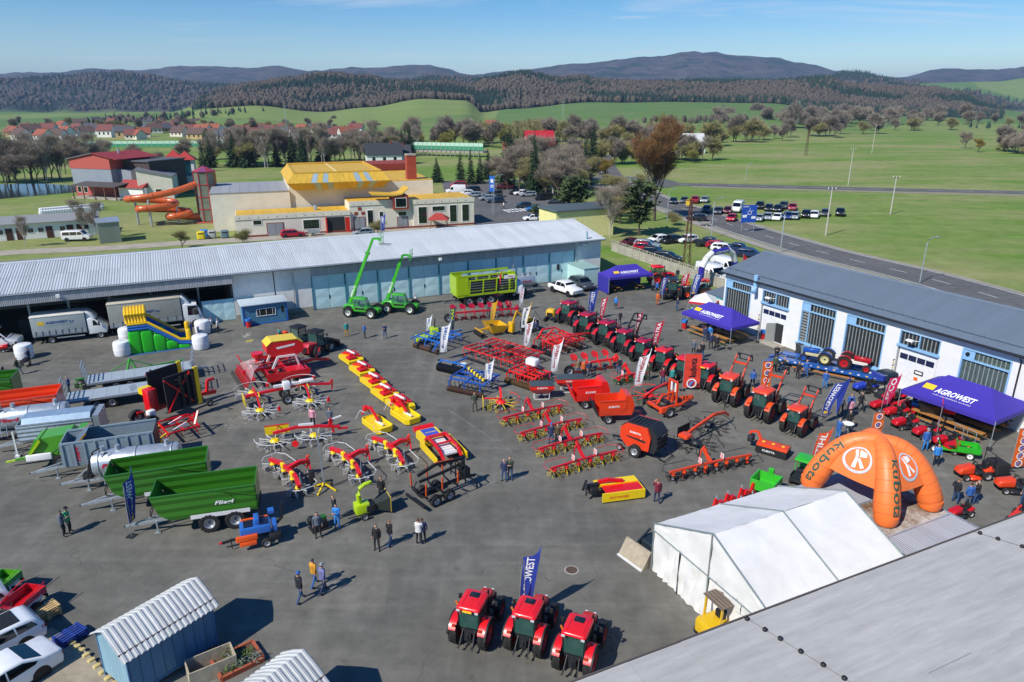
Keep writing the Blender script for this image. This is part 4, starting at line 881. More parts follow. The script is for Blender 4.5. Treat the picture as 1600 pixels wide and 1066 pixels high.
CARS={'hatch':dict(p=[(-2.0,.26),(1.9,.24),(2.04,.36),(2.06,.62),(1.9,.78),(1.15,.93),(.35,1.42),(-.3,1.49),(-1.2,1.46),(-1.65,1.36),(-2.0,.95),(-2.08,.6)],hw=.88,belt=.92,roof=1.49,side=[[(.98,.95),(.38,1.34),(-.2,1.38),(-.2,.95)],[(-.27,.95),(-.27,1.38),(-1.1,1.36),(-1.15,.97)],[(-1.22,.98),(-1.18,1.35),(-1.5,1.27),(-1.62,1.02)]],ws=((1.08,.96),(.4,1.4)),rs=((-1.93,1.02),(-1.62,1.37)),wx=(1.25,-1.25),R=.32),'estate':dict(p=[(-2.25,.27),(2.1,.24),(2.28,.36),(2.3,.6),(2.1,.77),(1.25,.92),(.45,1.4),(-.3,1.47),(-1.7,1.44),(-2.0,1.34),(-2.26,.95),(-2.32,.6)],hw=.9,belt=.91,roof=1.47,side=[[(1.08,.94),(.48,1.32),(-.15,1.36),(-.15,.94)],[(-.22,.94),(-.22,1.36),(-1.05,1.35),(-1.1,.96)],[(-1.17,.97),(-1.12,1.34),(-1.8,1.28),(-1.98,1.02)]],ws=((1.18,.95),(.5,1.38)),rs=((-2.2,1.02),(-1.97,1.35)),wx=(1.38,-1.38),R=.33),'sedan':dict(p=[(-2.3,.28),(2.12,.24),(2.3,.36),(2.32,.6),(2.12,.76),(1.3,.9),(.5,1.36),(-.2,1.44),(-.85,1.4),(-1.6,1.08),(-2.2,1.02),(-2.36,.9),(-2.36,.5)],hw=.9,belt=.9,roof=1.44,side=[[(1.12,.93),(.52,1.3),(-.1,1.34),(-.1,.93)],[(-.17,.93),(-.17,1.34),(-.8,1.3),(-1.35,1.05),(-1.2,.96)]],ws=((1.22,.93),(.55,1.34)),rs=((-1.55,1.1),(-.9,1.38)),wx=(1.4,-1.36),R=.33),'suv':dict(p=[(-2.1,.34),(2.0,.32),(2.14,.46),(2.16,.78),(1.95,.98),(1.1,1.1),(.45,1.58),(-.3,1.67),(-1.4,1.63),(-1.8,1.5),(-2.12,1.1),(-2.18,.7)],hw=.93,belt=1.08,roof=1.67,side=[[(.95,1.12),(.45,1.5),(-.2,1.55),(-.2,1.12)],[(-.27,1.12),(-.27,1.55),(-1.1,1.53),(-1.15,1.13)],[(-1.22,1.15),(-1.18,1.52),(-1.6,1.43),(-1.78,1.18)]],ws=((1.04,1.13),(.48,1.56)),rs=((-2.06,1.18),(-1.78,1.51)),wx=(1.3,-1.3),R=.36),'pickup':dict(p=[(-2.65,.5),(2.45,.42),(2.62,.55),(2.62,.98),(2.35,1.1),(1.3,1.18),(.75,1.7),(.2,1.8),(-.75,1.77),(-1.0,1.66),(-1.1,1.1),(-2.6,1.1),(-2.68,.8)],hw=.93,belt=1.15,roof=1.8,side=[[(1.15,1.2),(.75,1.6),(.15,1.67),(.15,1.2)],[(.08,1.2),(.08,1.67),(-.75,1.64),(-.85,1.2)]],ws=((1.24,1.2),(.78,1.68)),rs=((-1.06,1.22),(-.97,1.66)),wx=(1.65,-1.6),R=.4),'van':dict(p=[(-2.8,.4),(2.55,.36),(2.74,.5),(2.76,.85),(2.6,1.08),(1.85,1.3),(1.15,2.15),(.7,2.45),(0,2.52),(-2.6,2.5),(-2.78,2.4),(-2.84,1.0)],hw=1.0,belt=1.3,roof=2.52,side=[[(1.75,1.32),(1.2,1.95),(.75,2.0),(.6,1.3)]],ws=((1.8,1.34),(1.12,2.2)),rs=None,wx=(1.75,-1.75),R=.35),'minibus':dict(p=[(-2.4,.36),(2.2,.32),(2.4,.45),(2.42,.8),(2.25,1.0),(1.6,1.2),(.95,1.8),(.4,1.92),(-2.2,1.9),(-2.38,1.8),(-2.45,.9)],hw=.95,belt=1.15,roof=1.92,side=[[(1.45,1.2),(.98,1.7),(.4,1.75),(.4,1.18)],[(.3,1.18),(.3,1.75),(-.85,1.74),(-.85,1.18)],[(-.95,1.18),(-.95,1.74),(-2.1,1.72),(-2.15,1.18)]],ws=((1.55,1.24),(.96,1.82)),rs=((-2.44,1.25),(-2.38,1.78)),wx=(1.5,-1.5),R=.34)}
def car(kind,col,rim=SILVER,roofcol=None,glass=DGLASS):
 d=CARS[kind];hw=d['hw'];bl,rf=d['belt'],d['roof'];tp=lambda z:1-.17*max(0,z-bl)/(rf-bl)if kind not in('van','minibus')else 1-.07*max(0,z-bl)/(rf-bl)
 y=lambda z:hw*tp(z);t=T('car');P_=col
 ploft(d['p'],hw,.09,tp).obj('body',P_,t,50)
 for s in(-1,1):
  for w in d['side']:b=B();poly_pane(b,w,y,s);b.obj('side_window',glass,t,0)
  for x in d['wx']:B().lathe([(d['R']*1.17,-.02),(d['R']*1.17,.012)],(x,s*hw,d['R']*1.02),(0,s,0),18,True).obj('wheel_arch',BLACK,t,0)
  f=max(p[0]for p in d['p']);r_=min(p[0]for p in d['p']);zl=bl*.72
  B().rbox((f-.32,s*(hw-.22)-.17,zl-.06),(f-.03,s*(hw-.22)+.17,zl+.09),.05).obj('headlight',mat('headlamp','#d8dde0',.15,.2,0),t)
  B().rbox((r_+.0,s*(hw-.15)-.13,bl*.78),(r_+.2,s*(hw-.15)+.14,bl*1.0),.04).obj('tail_light',mat('tail_lamp','#8c1218',.2,0,0),t)
  B().rbox((d['ws'][0][0]-.42,s*(hw+.1)-.09,bl+.02),(d['ws'][0][0]-.27,s*(hw+.1)+.09,bl+.17),.04).obj('mirror',P_,t)
 for k,(nm,q)in enumerate((('windscreen',d['ws']),('rear_window',d['rs']))):
  if not q:continue
  (xa,za),(xb,zb)=q;sg=1 if k==0 else-1;nx,nz=(zb-za),-(xb-xa);l=hypot(nx,nz);nx,nz=abs(nx)/l*sg*.012,abs(nz)/l*.012
  ya,yb=y(za)-.1,y(zb)-.1;B().add([(xa+nx,-ya,za+nz),(xa+nx,ya,za+nz),(xb+nx,yb,zb+nz),(xb+nx,-yb,zb+nz)],[(0,1,2,3)[::sg]]).obj(nm,glass,t,0)
 wheels(t,d['wx'],hw*2-.2,d['R'],.23,rim,n=16,hub=.66)
 r_=min(p[0]for p in d['p']);B().box((r_-.02,-.26,bl*.6),(r_+.06,.26,bl*.6+.12)).obj('number_plate',WHITE,t,0)
 if kind=='pickup':
  B().box((-2.5,-.75,1.06),(-1.2,.75,1.108)).obj('load_bed',BLACK,t,0)
 if roofcol:B().box((-1.4,-.6,rf-.03),(.3,.6,rf+.015)).obj('roof_panel',roofcol,t,0)
 return t
def place_car(kind,col,rear,front,label,group=None,cat='car',rim=SILVER,z=0.,ln=None,name=None,**k):
 t=again(('car',kind,col,rim.name),lambda:car(kind,paint(col),rim,**k))
 put(t,rear,front,z=z);tag(t,label,cat,group)
 if name:t.name=name
 return t
def car_at(kind,col,px,py,hd,label,group=None,cat='car',name='car',**k):
 t=again(('car',kind,col),lambda:car(kind,paint(col),**k));put(t,(px,py),hd=hd);tag(t,label,cat,group);t.name=name;return t
_u='first second third fourth fifth sixth seventh eighth ninth tenth eleventh twelfth thirteenth fourteenth fifteenth sixteenth seventeenth eighteenth nineteenth'.split()
ORD=_u+[x for a,b in(('twenty','twentieth'),('thirty','thirtieth'),('forty','fortieth'),('fifty','fiftieth'),('sixty','sixtieth'))for x in[b]+[a+' '+q for q in _u[:9]]]
CN={'#24313d':'dark blue','#1b1d20':'black','#a9142a':'red','#8d959b':'silver','#e8e8e6':'white','#233a78':'blue','#5b1824':'maroon','#3f464c':'grey','#2d67a8':'bright blue','#1d2b4f':'navy'}
KN={'hatch':'hatchback','estate':'estate car','sedan':'saloon','suv':'off-roader','van':'panel van','pickup':'pickup','minibus':'minibus'}
NV,BK,RE,SI,WH,BL,MA,GY,BB,NY='#24313d','#1b1d20','#a9142a','#8d959b','#e8e8e6','#233a78','#5b1824','#3f464c','#2d67a8','#1d2b4f'
def row(cars,where,group,hd):
 for i,(kind,col,px,py)in enumerate(cars):car_at(kind,col,px,py,hd+R.uniform(-4,4),f'{CN[col]} {KN[kind]}, {ORD[i]} from the left {where}',group)
row([('hatch',NV,1052,318),('hatch',GY,1069,317),('suv',RE,1086,317),('estate',SI,1101,316)],'in the farthest meadow row','cars parked on the meadow',250)
row([('estate',NV,1104,331),('hatch',GY,1122,334),('hatch',MA,1137,333),('van',WH,1152,331),('suv',BK,1187,326),('estate',BK,1201,329),('estate',BK,1215,330),('suv',GY,1224,326),('hatch',RE,1238,328)],'in the middle meadow row','cars parked on the meadow',245)
row([('hatch',RE,1143,345),('hatch',BK,1167,345),('sedan',SI,1186,345),('estate',SI,1199,343),('hatch',WH,1214,344),('hatch',BL,1230,342),('estate',SI,1241,342),('suv',BK,1259,340),('estate',WH,1272,340),('estate',GY,1289,337),('suv',BK,1312,337)],'in the front meadow row','cars parked on the meadow',245)
row([('sedan',MA,985,384),('hatch',WH,1028,379),('hatch',BK,1048,380),('hatch',WH,1073,379)],'in the grass row under the pine','cars parked on the grass behind the fence',205)
row([('estate',SI,1011,387),('hatch',RE,1008,392),('hatch',BK,1022,399),('estate',BK,1042,407)],'close behind the concrete fence','cars parked on the grass behind the fence',335)
row([('pickup',BK,1107,386),('hatch',RE,1122,389),('estate',WH,1132,393),('pickup',NY,1152,396),('estate',NY,1172,402)],'in the row behind the purple arch','cars parked on the grass behind the fence',330)
row([('minibus',RE,716,293),('van',WH,712,303),('estate',BK,738,299),('hatch',WH,729,305),('estate',SI,741,308),('minibus',GY,771,308),('estate',SI,762,313),('estate',NV,774,317),('pickup',MA,788,296),('hatch',BK,806,304),('hatch',WH,814,305),('estate',SI,825,307),('minibus',BK,849,313),('hatch',GY,867,318),('hatch',NV,818,325),('hatch',BB,835,330),('hatch',WH,832,345)],'on the pool car park','cars on the swimming hall car park',190)
car_at('estate',RE,458,370,20,'red estate car parked at the open swimming hall gateway');car_at('hatch',SI,568,368,200,'silver hatchback partly hidden behind the long hall roof ridge')
car_at('minibus',WH,122,376,10,'small white van parked by the white changing rooms',cat='van',name='van')
def utility_trailer():
 t=T('utility_trailer','small grey car trailer standing behind the red estate car','trailer');put(t,(491,368),hd=20)
 B().box((-1.1,-.6,.5),(1.1,.6,.55)).box((-1.1,-.62,.55),(1.1,-.58,.9)).box((-1.1,.58,.55),(1.1,.62,.9)).box((-1.12,-.6,.55),(-1.08,.6,.9)).box((1.08,-.6,.55),(1.12,.6,.9)).obj('box',STEEL,t,0)
 wheels(t,(-.1,),1.4,.27,.16,n=14);B().bar((1.1,0,.5),(2.1,0,.45),.08).obj('drawbar',STEEL,t,0)
utility_trailer()
car_at('van','#e8e8e6',942,271,75,'white box van driving on the road behind the bare trees',cat='van',name='van');car_at('minibus',WH,890,255,265,'white delivery van driving towards town past the red roof',cat='van',name='van')
car_at('suv',BK,1088,345,160,'black off-roader on the road towing a trailer')
def boat_trailer():
 t=put(T('flat_trailer','small flat trailer pulled along the road by black car','trailer'),(1103,353),hd=160);B().box((-1.3,-.7,.45),(1.3,.7,.52)).obj('deck',STEEL,t,0);B().rbox((-1,-.5,.52),(.9,.5,.85),.1).obj('load',matte('#8b857a'),t);wheels(t,(-.2,),1.5,.27,.16,n=14);B().bar((1.3,0,.48),(2.3,0,.45),.08).obj('drawbar',STEEL,t,0)
boat_trailer()
place_car('pickup','#ececea',(862,452),(905,466),'white double cab pickup parked in front of the turquoise gates',cat='pickup',name='pickup')
place_car('suv','#3f464c',(893,444),(925,458),'dark grey off-roader beside the white pickup',name='car')
def back(t,rear,toward,half,z=0.):
 a=Vector(G(*rear,z));b=Vector(G(*toward,z));u=(b-a).normalized();t.location=(a.x+u.x*half,a.y+u.y*half,z);t.rotation_euler=(0,0,atan2(u.y,u.x));return t
def corner_car(kind,col,rear,toward,label,**k):
 t=car(kind,paint(col),**k);back(t,rear,toward,{'sedan':2.35,'estate':2.3,'hatch':2.05}[kind]);tag(t,label,'car','cars parked in the lower left corner')
corner_car('sedan','#eef0f0',(88,1028),(0,1082),'white saloon nearest the viewer in the lower left corner')
corner_car('estate','#e4e8ea',(66,985),(-22,1030),'white estate car with dark roof between two white cars',roofcol=BLACK)
corner_car('hatch','#dcdfe2',(24,940),(-60,975),'pale car with red tail light by the red trailer')
AGB=mat('agro_blue_print','#2d4f8a',.6,var=0);AGY=mat('agro_yellow_print','#f0c52c',.6,var=0)
def big_van(rear,front,label,text=True):
 t=again('bigvan',lambda:car('van',paint('#e8e8e6')));put(t,rear,front);tag(t,label,'van');t.name='van'
 if text:
  for s in(-1,1):flat_text('van_lettering','AGROWEST a.s.',(-1.9 if s<0 else.5,s*1.0,1.5),(-s,0,0),(0,0,1),2.4,.26,AGB,t,.02,.2,.012)
 return t
big_van((-75,552),(48,541),'white high roof van at the left edge before the open bays')
big_van((1085,430),(1140,450),'white van with logo behind the purple inflatable arch');big_van((1110,420),(1160,437),'white van farther back behind the purple inflatable arch',False)
def truck(rear,front,label,L_=6.2,Wd=2.3,Hb=2.1,zf=.95,cabL=2.0,big=False,cover='#8f9a9b',top='#d8d6cd'):
 t=T('box_truck',label,'truck');put(t,rear,front);tot=L_+cabL;x0=-tot/2;xb=x0+L_
 B().box((x0,-Wd/2+.05,zf-.12),(xb,Wd/2-.05,zf)).obj('load_floor',STEEL,t,0)
 C=mat('tarpaulin_'+cover[1:],cover,.7,var=.12,scale=1.5,bump=.3);B().rbox((x0,-Wd/2,zf),(xb,Wd/2,zf+Hb),.05).obj('tarpaulin',C,t)
 B().rbox((x0-.03,-Wd/2-.03,zf+Hb-.02),(xb+.03,Wd/2+.03,zf+Hb+.14),.06).obj('roof_sheet',mat('tarp_roof_'+top[1:],top,.75,var=.12,scale=1.2,bump=.4),t)
 for s in(-1,1):
  B().box((x0+.05,s*Wd/2-.02 if s>0 else s*Wd/2-.03,zf),(xb-.05,s*Wd/2+.03 if s>0 else s*Wd/2+.02,zf+.38)).obj('drop_side',STEEL,t,0)
  for k in range(8):B().box((x0+.3+k*(L_-.5)/7.5,s*(Wd/2+.02)-.03,zf+.02),(x0+.36+k*(L_-.5)/7.5,s*(Wd/2+.02)+.03,zf+.5)).obj('strap',BLACK,t,0)
  xs=(-L_*.33 if s>0 else-L_*.08)
  B().box(((x0+xb)/2+s*1.6-.3,s*Wd/2-.01 if s>0 else s*Wd/2-.012,zf+1.15),((x0+xb)/2+s*1.6+.3,s*Wd/2+.012 if s>0 else s*Wd/2+.01,zf+1.5)).obj('yellow_emblem',AGY,t,0)
  flat_text('truck_lettering','AGROWEST a.s.',((x0+xb)/2-s*-1.15 if s>0 else(x0+xb)/2-1.15,s*Wd/2,zf+1.2),(-s,0,0),(0,0,1),2.6,.3,AGB,t,.03,.15,.014)
  flat_text('truck_strapline','dodavatel zemědělské techniky',((x0+xb)/2-s*-1.15 if s>0 else(x0+xb)/2-1.15,s*Wd/2,zf+.98),(-s,0,0),(0,0,1),2.5,.1,AGB,t,0,0,.014)
 h=2.6 if big else 2.1;b0=.55;c=paint('#e8eaea')
 pr=[(xb+.08,b0),(xb+cabL-.1,b0),(xb+cabL,b0+.3),(xb+cabL-(.02 if big else-.0),b0+.75),(xb+cabL-(.25 if big else.85),b0+(1.6 if big else 1.45)),(xb+cabL-(.5 if big else 1.1),b0+h-.45),(xb+.5,b0+h-.3),(xb+.08,b0+h-.35)]
 ploft(pr,Wd/2-.06,.1).obj('cab',c,t,50)
 ploft([(xb+.05,b0+h-.36),(xb+1.0,b0+h-.42),(xb+.7,b0+h+.05),(xb+.2,zf+Hb+.1),(xb+.05,zf+Hb+.1)],Wd/2-.15,.08).obj('wind_deflector',c,t,50)
 hw=Wd/2-.06
 for s in(-1,1):
  b=B();poly_pane(b,[(xb+.6,b0+.95),(xb+cabL-(.32 if big else.75),b0+.95),(xb+cabL-(.45 if big else 1.05),b0+h-.6),(xb+.65,b0+h-.55)],lambda z:hw,s,.01);b.obj('side_window',DGLASS,t,0)
  B().rbox((xb+cabL-.75,s*(hw+.2)-.1,b0+.95),(xb+cabL-.6,s*(hw+.2)+.1,b0+1.4),.04).obj('mirror',BLACK,t)
  B().rbox((xb+cabL-.15,s*(hw-.3)-.2,b0+.3),(xb+cabL+.03,s*(hw-.3)+.2,b0+.5),.04).obj('headlight',MATS['headlamp'],t)
 xa,za,xc,zc=xb+cabL-(.02 if big else.05),b0+(.9 if big else.85),xb+cabL-(.5 if big else 1.1),b0+h-.5
 (xa,za),(xc,zc)=(pr[3]if big else(pr[4][0]+.3,pr[4][1]-.3)),pr[5]
 (xa,za),(xc,zc)=pr[4],pr[5]
 B().add([(xa+.02,-hw+.12,za+.03),(xa+.02,hw-.12,za+.03),(xc+.05,hw-.2,zc+.0),(xc+.05,-hw+.2,zc+.0)],[(0,1,2,3)]).obj('windscreen',DGLASS,t,0)
 Rw=.48 if big else.36;wheels(t,(xb+cabL*.62,x0+L_*.32),Wd-.35,Rw,.28,n=18);
 f=B();[f.bar((x0,s*.4,zf-.2),(xb+cabL-.4,s*.4,zf-.2),.1,.18)for s in(-1,1)];f.obj('chassis',DARKMETAL,t,0)
 for s in(-1,1):B().bar((x0+L_*.42,s*Wd*.46,.55),(xb-.3,s*Wd*.46,.55),.06,.12).obj('side_guard',STEEL,t,0)
 B().cbox((x0+.1,0,.5),(.1,Wd-.2,.14)).obj('rear_bumper',DARKMETAL,t,0)
truck((60,535),(170,523),'white box truck with grey tarpaulin sides parked before the open bays',5.0,2.2,2.0,.95,1.9)
truck((188,521),(308,507),'large truck with soiled grey tarpaulin behind the bouncy slide',7.2,2.45,2.5,1.1,2.1,True,'#8a8d87','#bdb5a3')
# ================================================================== tractors and lifting machines
def glass_mat(name,tint,alpha):
 m=bpy.data.materials.new(name);m.use_nodes=True;nt=m.node_tree;N=nt.nodes;b=N['Principled BSDF'];b.inputs['Base Color'].default_value=(*srgb(tint),1);b.inputs['Roughness'].default_value=.06;b.inputs['Alpha'].default_value=alpha
 return m
CABG=glass_mat('cab_glass','#47776d',.4)
def rear(t,axle,toward=None,hd=None):
 a=Vector(G(*axle));t.location=(a.x,a.y,0)
 if toward:b=Vector(G(*toward));hd=math.degrees(atan2(b.y-a.y,b.x-a.x))
 t.rotation_euler=(0,0,radians(hd));return t
def arc_fender(b,c,R_,w,a0,a1,th=.05,n=9,lip=0.):
 rings=[]
 for i in range(n+1):
  a=radians(a0+(a1-a0)*i/n);ca,sa=cos(a),sin(a)
  rings.append([(c[0]+r*ca,c[1]+y,c[2]+r*sa)for y,r in((-w/2,R_),(w/2,R_),(w/2,R_+th),(-w/2,R_+th))])
 return b.loft(rings)
def tractor(body,roof,rim,fend=None,cabp='#1d1f22',s=1.,hatch=True,loader=None,roofh=.2,plate=False,shade='#1a1b1d',twin=False):
 t=T('tractor');PB=paint(body);PR=paint(roof);PF=paint(fend or body);RM=paint(rim)if rim else SILVER;CBP=paint(cabp)
 Rr,Rf=.86,.64;WB=2.5
 wheels(t,(0,),1.78,Rr,.5,RM,lug=18,n=24,hub=.56,name='rear_wheel');wheels(t,(WB,),1.72,Rf,.4,RM,lug=16,n=22,hub=.54,name='front_wheel')
 B().box((-.45,-.27,.6),(1.2,.27,1.15)).box((1.2,-.24,.55),(3.0,.24,1.0)).cyl((0,-.8,Rr),(0,.8,Rr),.14).cyl((WB,-.8,Rf),(WB,.8,Rf),.09).obj('chassis',DARKMETAL,t,0)
 h=ploft([(1.0,.98),(3.0,.95),(3.16,1.1),(3.14,1.42),(2.85,1.66),(2.0,1.8),(1.0,1.86)],.37,.1).obj('hood',PB,t,50)
 B().box((3.1,-.26,1.0),(3.175,.26,1.4)).obj('grille',BLACK,h,0)
 for y in(-.372,.372):B().box((1.6,min(y,y*1.01),1.15),(2.6,max(y,y*1.01),1.55)).obj('side_grille',BLACK,h,0)
 for y in(-1,1):
  B().rbox((2.98,y*.25-.09,1.42),(3.1,y*.25+.09,1.55),.03).obj('headlight',MATS['headlamp'],h)
  f=arc_fender(B(),(0,y*.88,Rr),Rr+.08,.42,28,150).obj('rear_fender',PF,t,40)
  arc_fender(B(),(0,y*1.14,Rr),Rr+.06,.09,20,165,.07).obj('fender_lip',BLACK,f,40)
  B().rbox((-.78,y*.8-.12,1.5),(-.66,y*.8+.12,1.66),.03).obj('tail_light',mat('tail_lamp_orange','#b5351a',.25,0,0),f)
  arc_fender(B(),(WB,y*.86,Rf),Rf+.07,.4,40,150,.035).obj('front_fender',BLACK,t,40)
  B().box((.75,y*.62-.17,.5),(1.5,y*.62+.17,.95)).obj('fuel_tank',BLACK,t,0)
  B().bar((.9,y*.8,.3),(.9,y*.8,.55),.3,.04).obj('step',DARKMETAL,t,0)
 x0,x1,yb,yt,zb,zt=-.4,1.05,.6,.64,1.2,2.56
 B().rbox((x0,-yb,1.05),(x1,yb,1.32),.06).obj('cab_floor',CBP,t)
 B().rbox((.15,-.26,1.3),(.6,.26,1.62),.08).rbox((.12,-.25,1.6),(.25,.25,2.15),.06).obj('seat',matte('#2a2c2f'),t)
 B().bar((.95,0,1.3),(.78,0,1.75),.07).lathe([(.17,-.02),(.2,0),(.17,.02)],(.76,0,1.78),(-.35,0,1),12).obj('steering_wheel',BLACK,t)
 c=B()
 for y in(-1,1):
  c.bar((x0-.02,y*yb,1.3),(x0+.08,y*yt,zt),.07);c.bar((x1+.02,y*yb*.92,1.3),(x1-.1,y*yt*.95,zt),.06);c.bar((.28,y*yb,1.3),(.33,y*yt,zt),.05)
 for a,z in((yb,1.32),(yt,zt)):
  c.bar((x0,-a,z),(x0,a,z),.06);c.bar((x1,-a*.93,z),(x1,a*.93,z),.06)
  for y in(-1,1):c.bar((x0,y*a,z),(x1,y*a,z),.06)
 cf=c.obj('cab_frame',CBP,t,0)
 B().quad((x0-.03,-yb+.06,1.4),(x0-.03,yb-.06,1.4),(x0+.07,yt-.06,zt-.04),(x0+.07,-yt+.06,zt-.04)).obj('rear_window',CABG,cf,0)
 B().quad((x1+.03,-yb*.9+.06,1.4),(x1+.03,yb*.9-.06,1.4),(x1-.08,yt*.92-.06,zt-.04),(x1-.08,-yt*.92+.06,zt-.04)).obj('windscreen',CABG,cf,0)
 for y in(-1,1):
  for xa,xb in((x0+.1,.24),(.36,x1-.05)):B().quad((xa,y*yb*1.01,1.38),(xb,y*yb*1.0,1.38),(xb-.03,y*yt*1.0,zt-.04),(xa+.03,y*yt*1.01,zt-.04)).obj('side_window',CABG,cf,0)
 r=B().rbox((x0-.16,-.72,zt),(x1+.14,.72,zt+roofh+.06),.2,.12,k=4).obj('cab_roof',PR,t,45)
 if hatch:
  B().rbox((.45,-.32,zt+roofh),(.95,.32,zt+roofh+.085),.06).obj('roof_hatch',mat('roof_glass','#20282d',.12,0,.2),r)
  for y in(-.44,.44):B().rbox((-.35,y-.05,zt+roofh),(.85,y+.05,zt+roofh+.1),.05).obj('roof_ridge',PR,r)
 for y in(-.55,.55):
  B().cbox((x0-.2,y,zt+.05),(.06,.2,.1)).obj('work_lamp',MATS['headlamp'],r,0);B().cbox((x1+.17,y,zt+.05),(.06,.2,.1)).obj('work_lamp',MATS['headlamp'],r,0)
 B().cyl((x0+.1,.66,zt+roofh),(x0+.1,.78,zt+roofh+.2),.06).obj('beacon',mat('beacon_orange','#d9771c',.3,0,0),r)
 if plate:B().box((x0-.24,-.27,zt+.0),(x0-.21,.27,zt+.13)).obj('number_plate',AGY,r,0)
 B().cyl((1.25,-.6,1.2),(1.25,-.6,2.75),.07).tube([(1.25,-.6,2.7),(1.22,-.62,2.9)],.06).obj('exhaust',DARKMETAL,t)
 for y in(-1,1):
  m=B().tube([(x1-.05,y*.7,2.3),(x1+.1,y*1.05,2.35),(x1+.1,y*1.1,2.25)],.02,5).obj('mirror_arm',BLACK,t);B().rbox((x1+.06,y*1.12-.11,1.95),(x1+.13,y*1.12+.11,2.3),.03).obj('mirror',BLACK,m)
 for y in(-1,1):B().bar((-.4,y*.3,.75),(-1.05,y*.42,.45),.07).bar((-.35,y*.34,1.25),(-.85,y*.4,.55),.05).cyl((-1.05,y*.36,.45),(-1.05,y*.48,.45),.06).obj('lower_link',DARKMETAL,t,0)
 B().bar((-.4,0,1.15),(-.95,0,.95),.06).bar((-.45,0,.5),(-.9,0,.38),.12,.05).box((-.62,-.2,.6),(-.42,.2,1.1)).obj('top_link',DARKMETAL,t,0)
 B().cbox((3.3,0,.85),(.3,.7,.35)).obj('front_weight',DARKMETAL,t,0)
 if loader:
  PL=paint(loader);L_=T('front_loader');L_.parent=t
  for y in(-1,1):
   B().bars([(1.55,y*.62,1.55),(2.05,y*.62,2.7),(3.1,y*.62,3.9)],.1,.18).obj('loader_arm',PL,L_,0)
   B().bars([(3.0,y*.62,3.82),(3.7,y*.62,3.9),(3.85,y*.62,3.3)],.07,.1).bar((1.75,y*.62,1.3),(2.25,y*.62,2.75),.07).bar((2.2,y*.62,3.1),(3.3,y*.62,4.1),.05).obj('loader_ram',DARKMETAL,L_,0)
   B().box((1.35,y*.62-.09,.7),(1.75,y*.62+.09,1.75)).obj('loader_bracket',PL if loader!='#1d1f22' else BLACK,L_,0)
  B().bar((2.55,-.62,3.35),(2.55,.62,3.35),.16).obj('cross_tube',PL,L_,0)
  B().bar((3.85,-.65,3.3),(3.85,.65,3.3),.08).bar((3.75,-.65,3.85),(3.75,.65,3.85),.08).bar((3.85,-.6,3.3),(3.75,-.6,3.85),.07).bar((3.85,.6,3.3),(3.75,.6,3.85),.07).obj('tool_carrier',DARKMETAL,L_,0)
 if s!=1:t.scale=(s,s,s)
 return t
def tractor_at(key,axle,label,toward=None,hd=None,s=1.,**k):
 t=again(('tractor',key),lambda:tractor(**k));rear(t,axle,toward,hd);t.scale=(s,s,s);t.name='tractor';return tag(t,label,'tractor','tractors on show')
Z_=dict(body='#dd1820',roof='#e21e27',rim='#c41a24');V_=dict(body='#c4162e',roof='#b01434',rim=None,hatch=True,roofh=.16);K_=dict(body='#ee4a1e',roof='#ee4822',rim='#c32a1c',fend='#ee531f',hatch=False)
tractor_at('zp',(737,1004),'red tractor with yellow number plate, leftmost of the front three',hd=72,s=.95,plate=True,**Z_)
tractor_at('z',(822,1015),'red tractor below the blue feather flag, middle of the front three',hd=70,s=.95,**Z_)
tractor_at('z',(898,1046),'red tractor partly hidden by the grey roof edge',hd=68,s=.95,**Z_)
for i,(p,w)in enumerate((((886,507),'farthest of the dark red row, white cap on its roof'),((914,527),'second of the row beneath the blue feather flag'),((944,541),'third of the row behind the red implement wheels'))):
 tractor_at('v',p,'dark red tractor, '+w,hd=48,s=1.13,**V_)
tractor_at('vl',(972,553),'dark red tractor with raised black front loader',hd=48,s=1.05,loader='#1d1f22',**V_)
tractor_at('v',(1001,567),'dark red tractor nearest the white vertical flag',hd=48,s=1.0,**V_)
tractor_at('z',(1033,583),'red tractor with pale hatch between dark red row and banner',hd=48,**Z_)
tractor_at('z',(1066,597),'red tractor half hidden behind the orange red banner',hd=48,**Z_)
tractor_at('zp',(1099,609),'bright red tractor just right of the orange red banner',hd=48,plate=True,**Z_)
tractor_at('kl',(1134,631),'orange tractor with loader, left of the striped orange banner',hd=50,s=1.06,loader='#e2431c',**K_)
tractor_at('kl',(1186,656),'orange tractor with loader, middle of the orange three',hd=47,s=1.08,loader='#e2431c',**K_)
tractor_at('kl',(1239,678),'smaller orange tractor with loader beside the slanted blue flag',hd=44,s=.92,loader='#e2431c',**K_)
tractor_at('black',(1049,468),'black tractor seen from behind near the marquee bench people',hd=83,s=1.15,body='#23262a',roof='#2c3034',rim=None)
tractor_at('z',(1022,444),'tall red tractor by the concrete fence beside the purple tent',hd=10,s=1.1,**Z_)
tractor_at('kb',(1100,466),'red roofed tractor with orange wheels beside the workshop annexe',hd=168,s=1.05,body='#2a2d31',roof='#d8352c',rim='#e0451e',hatch=False)
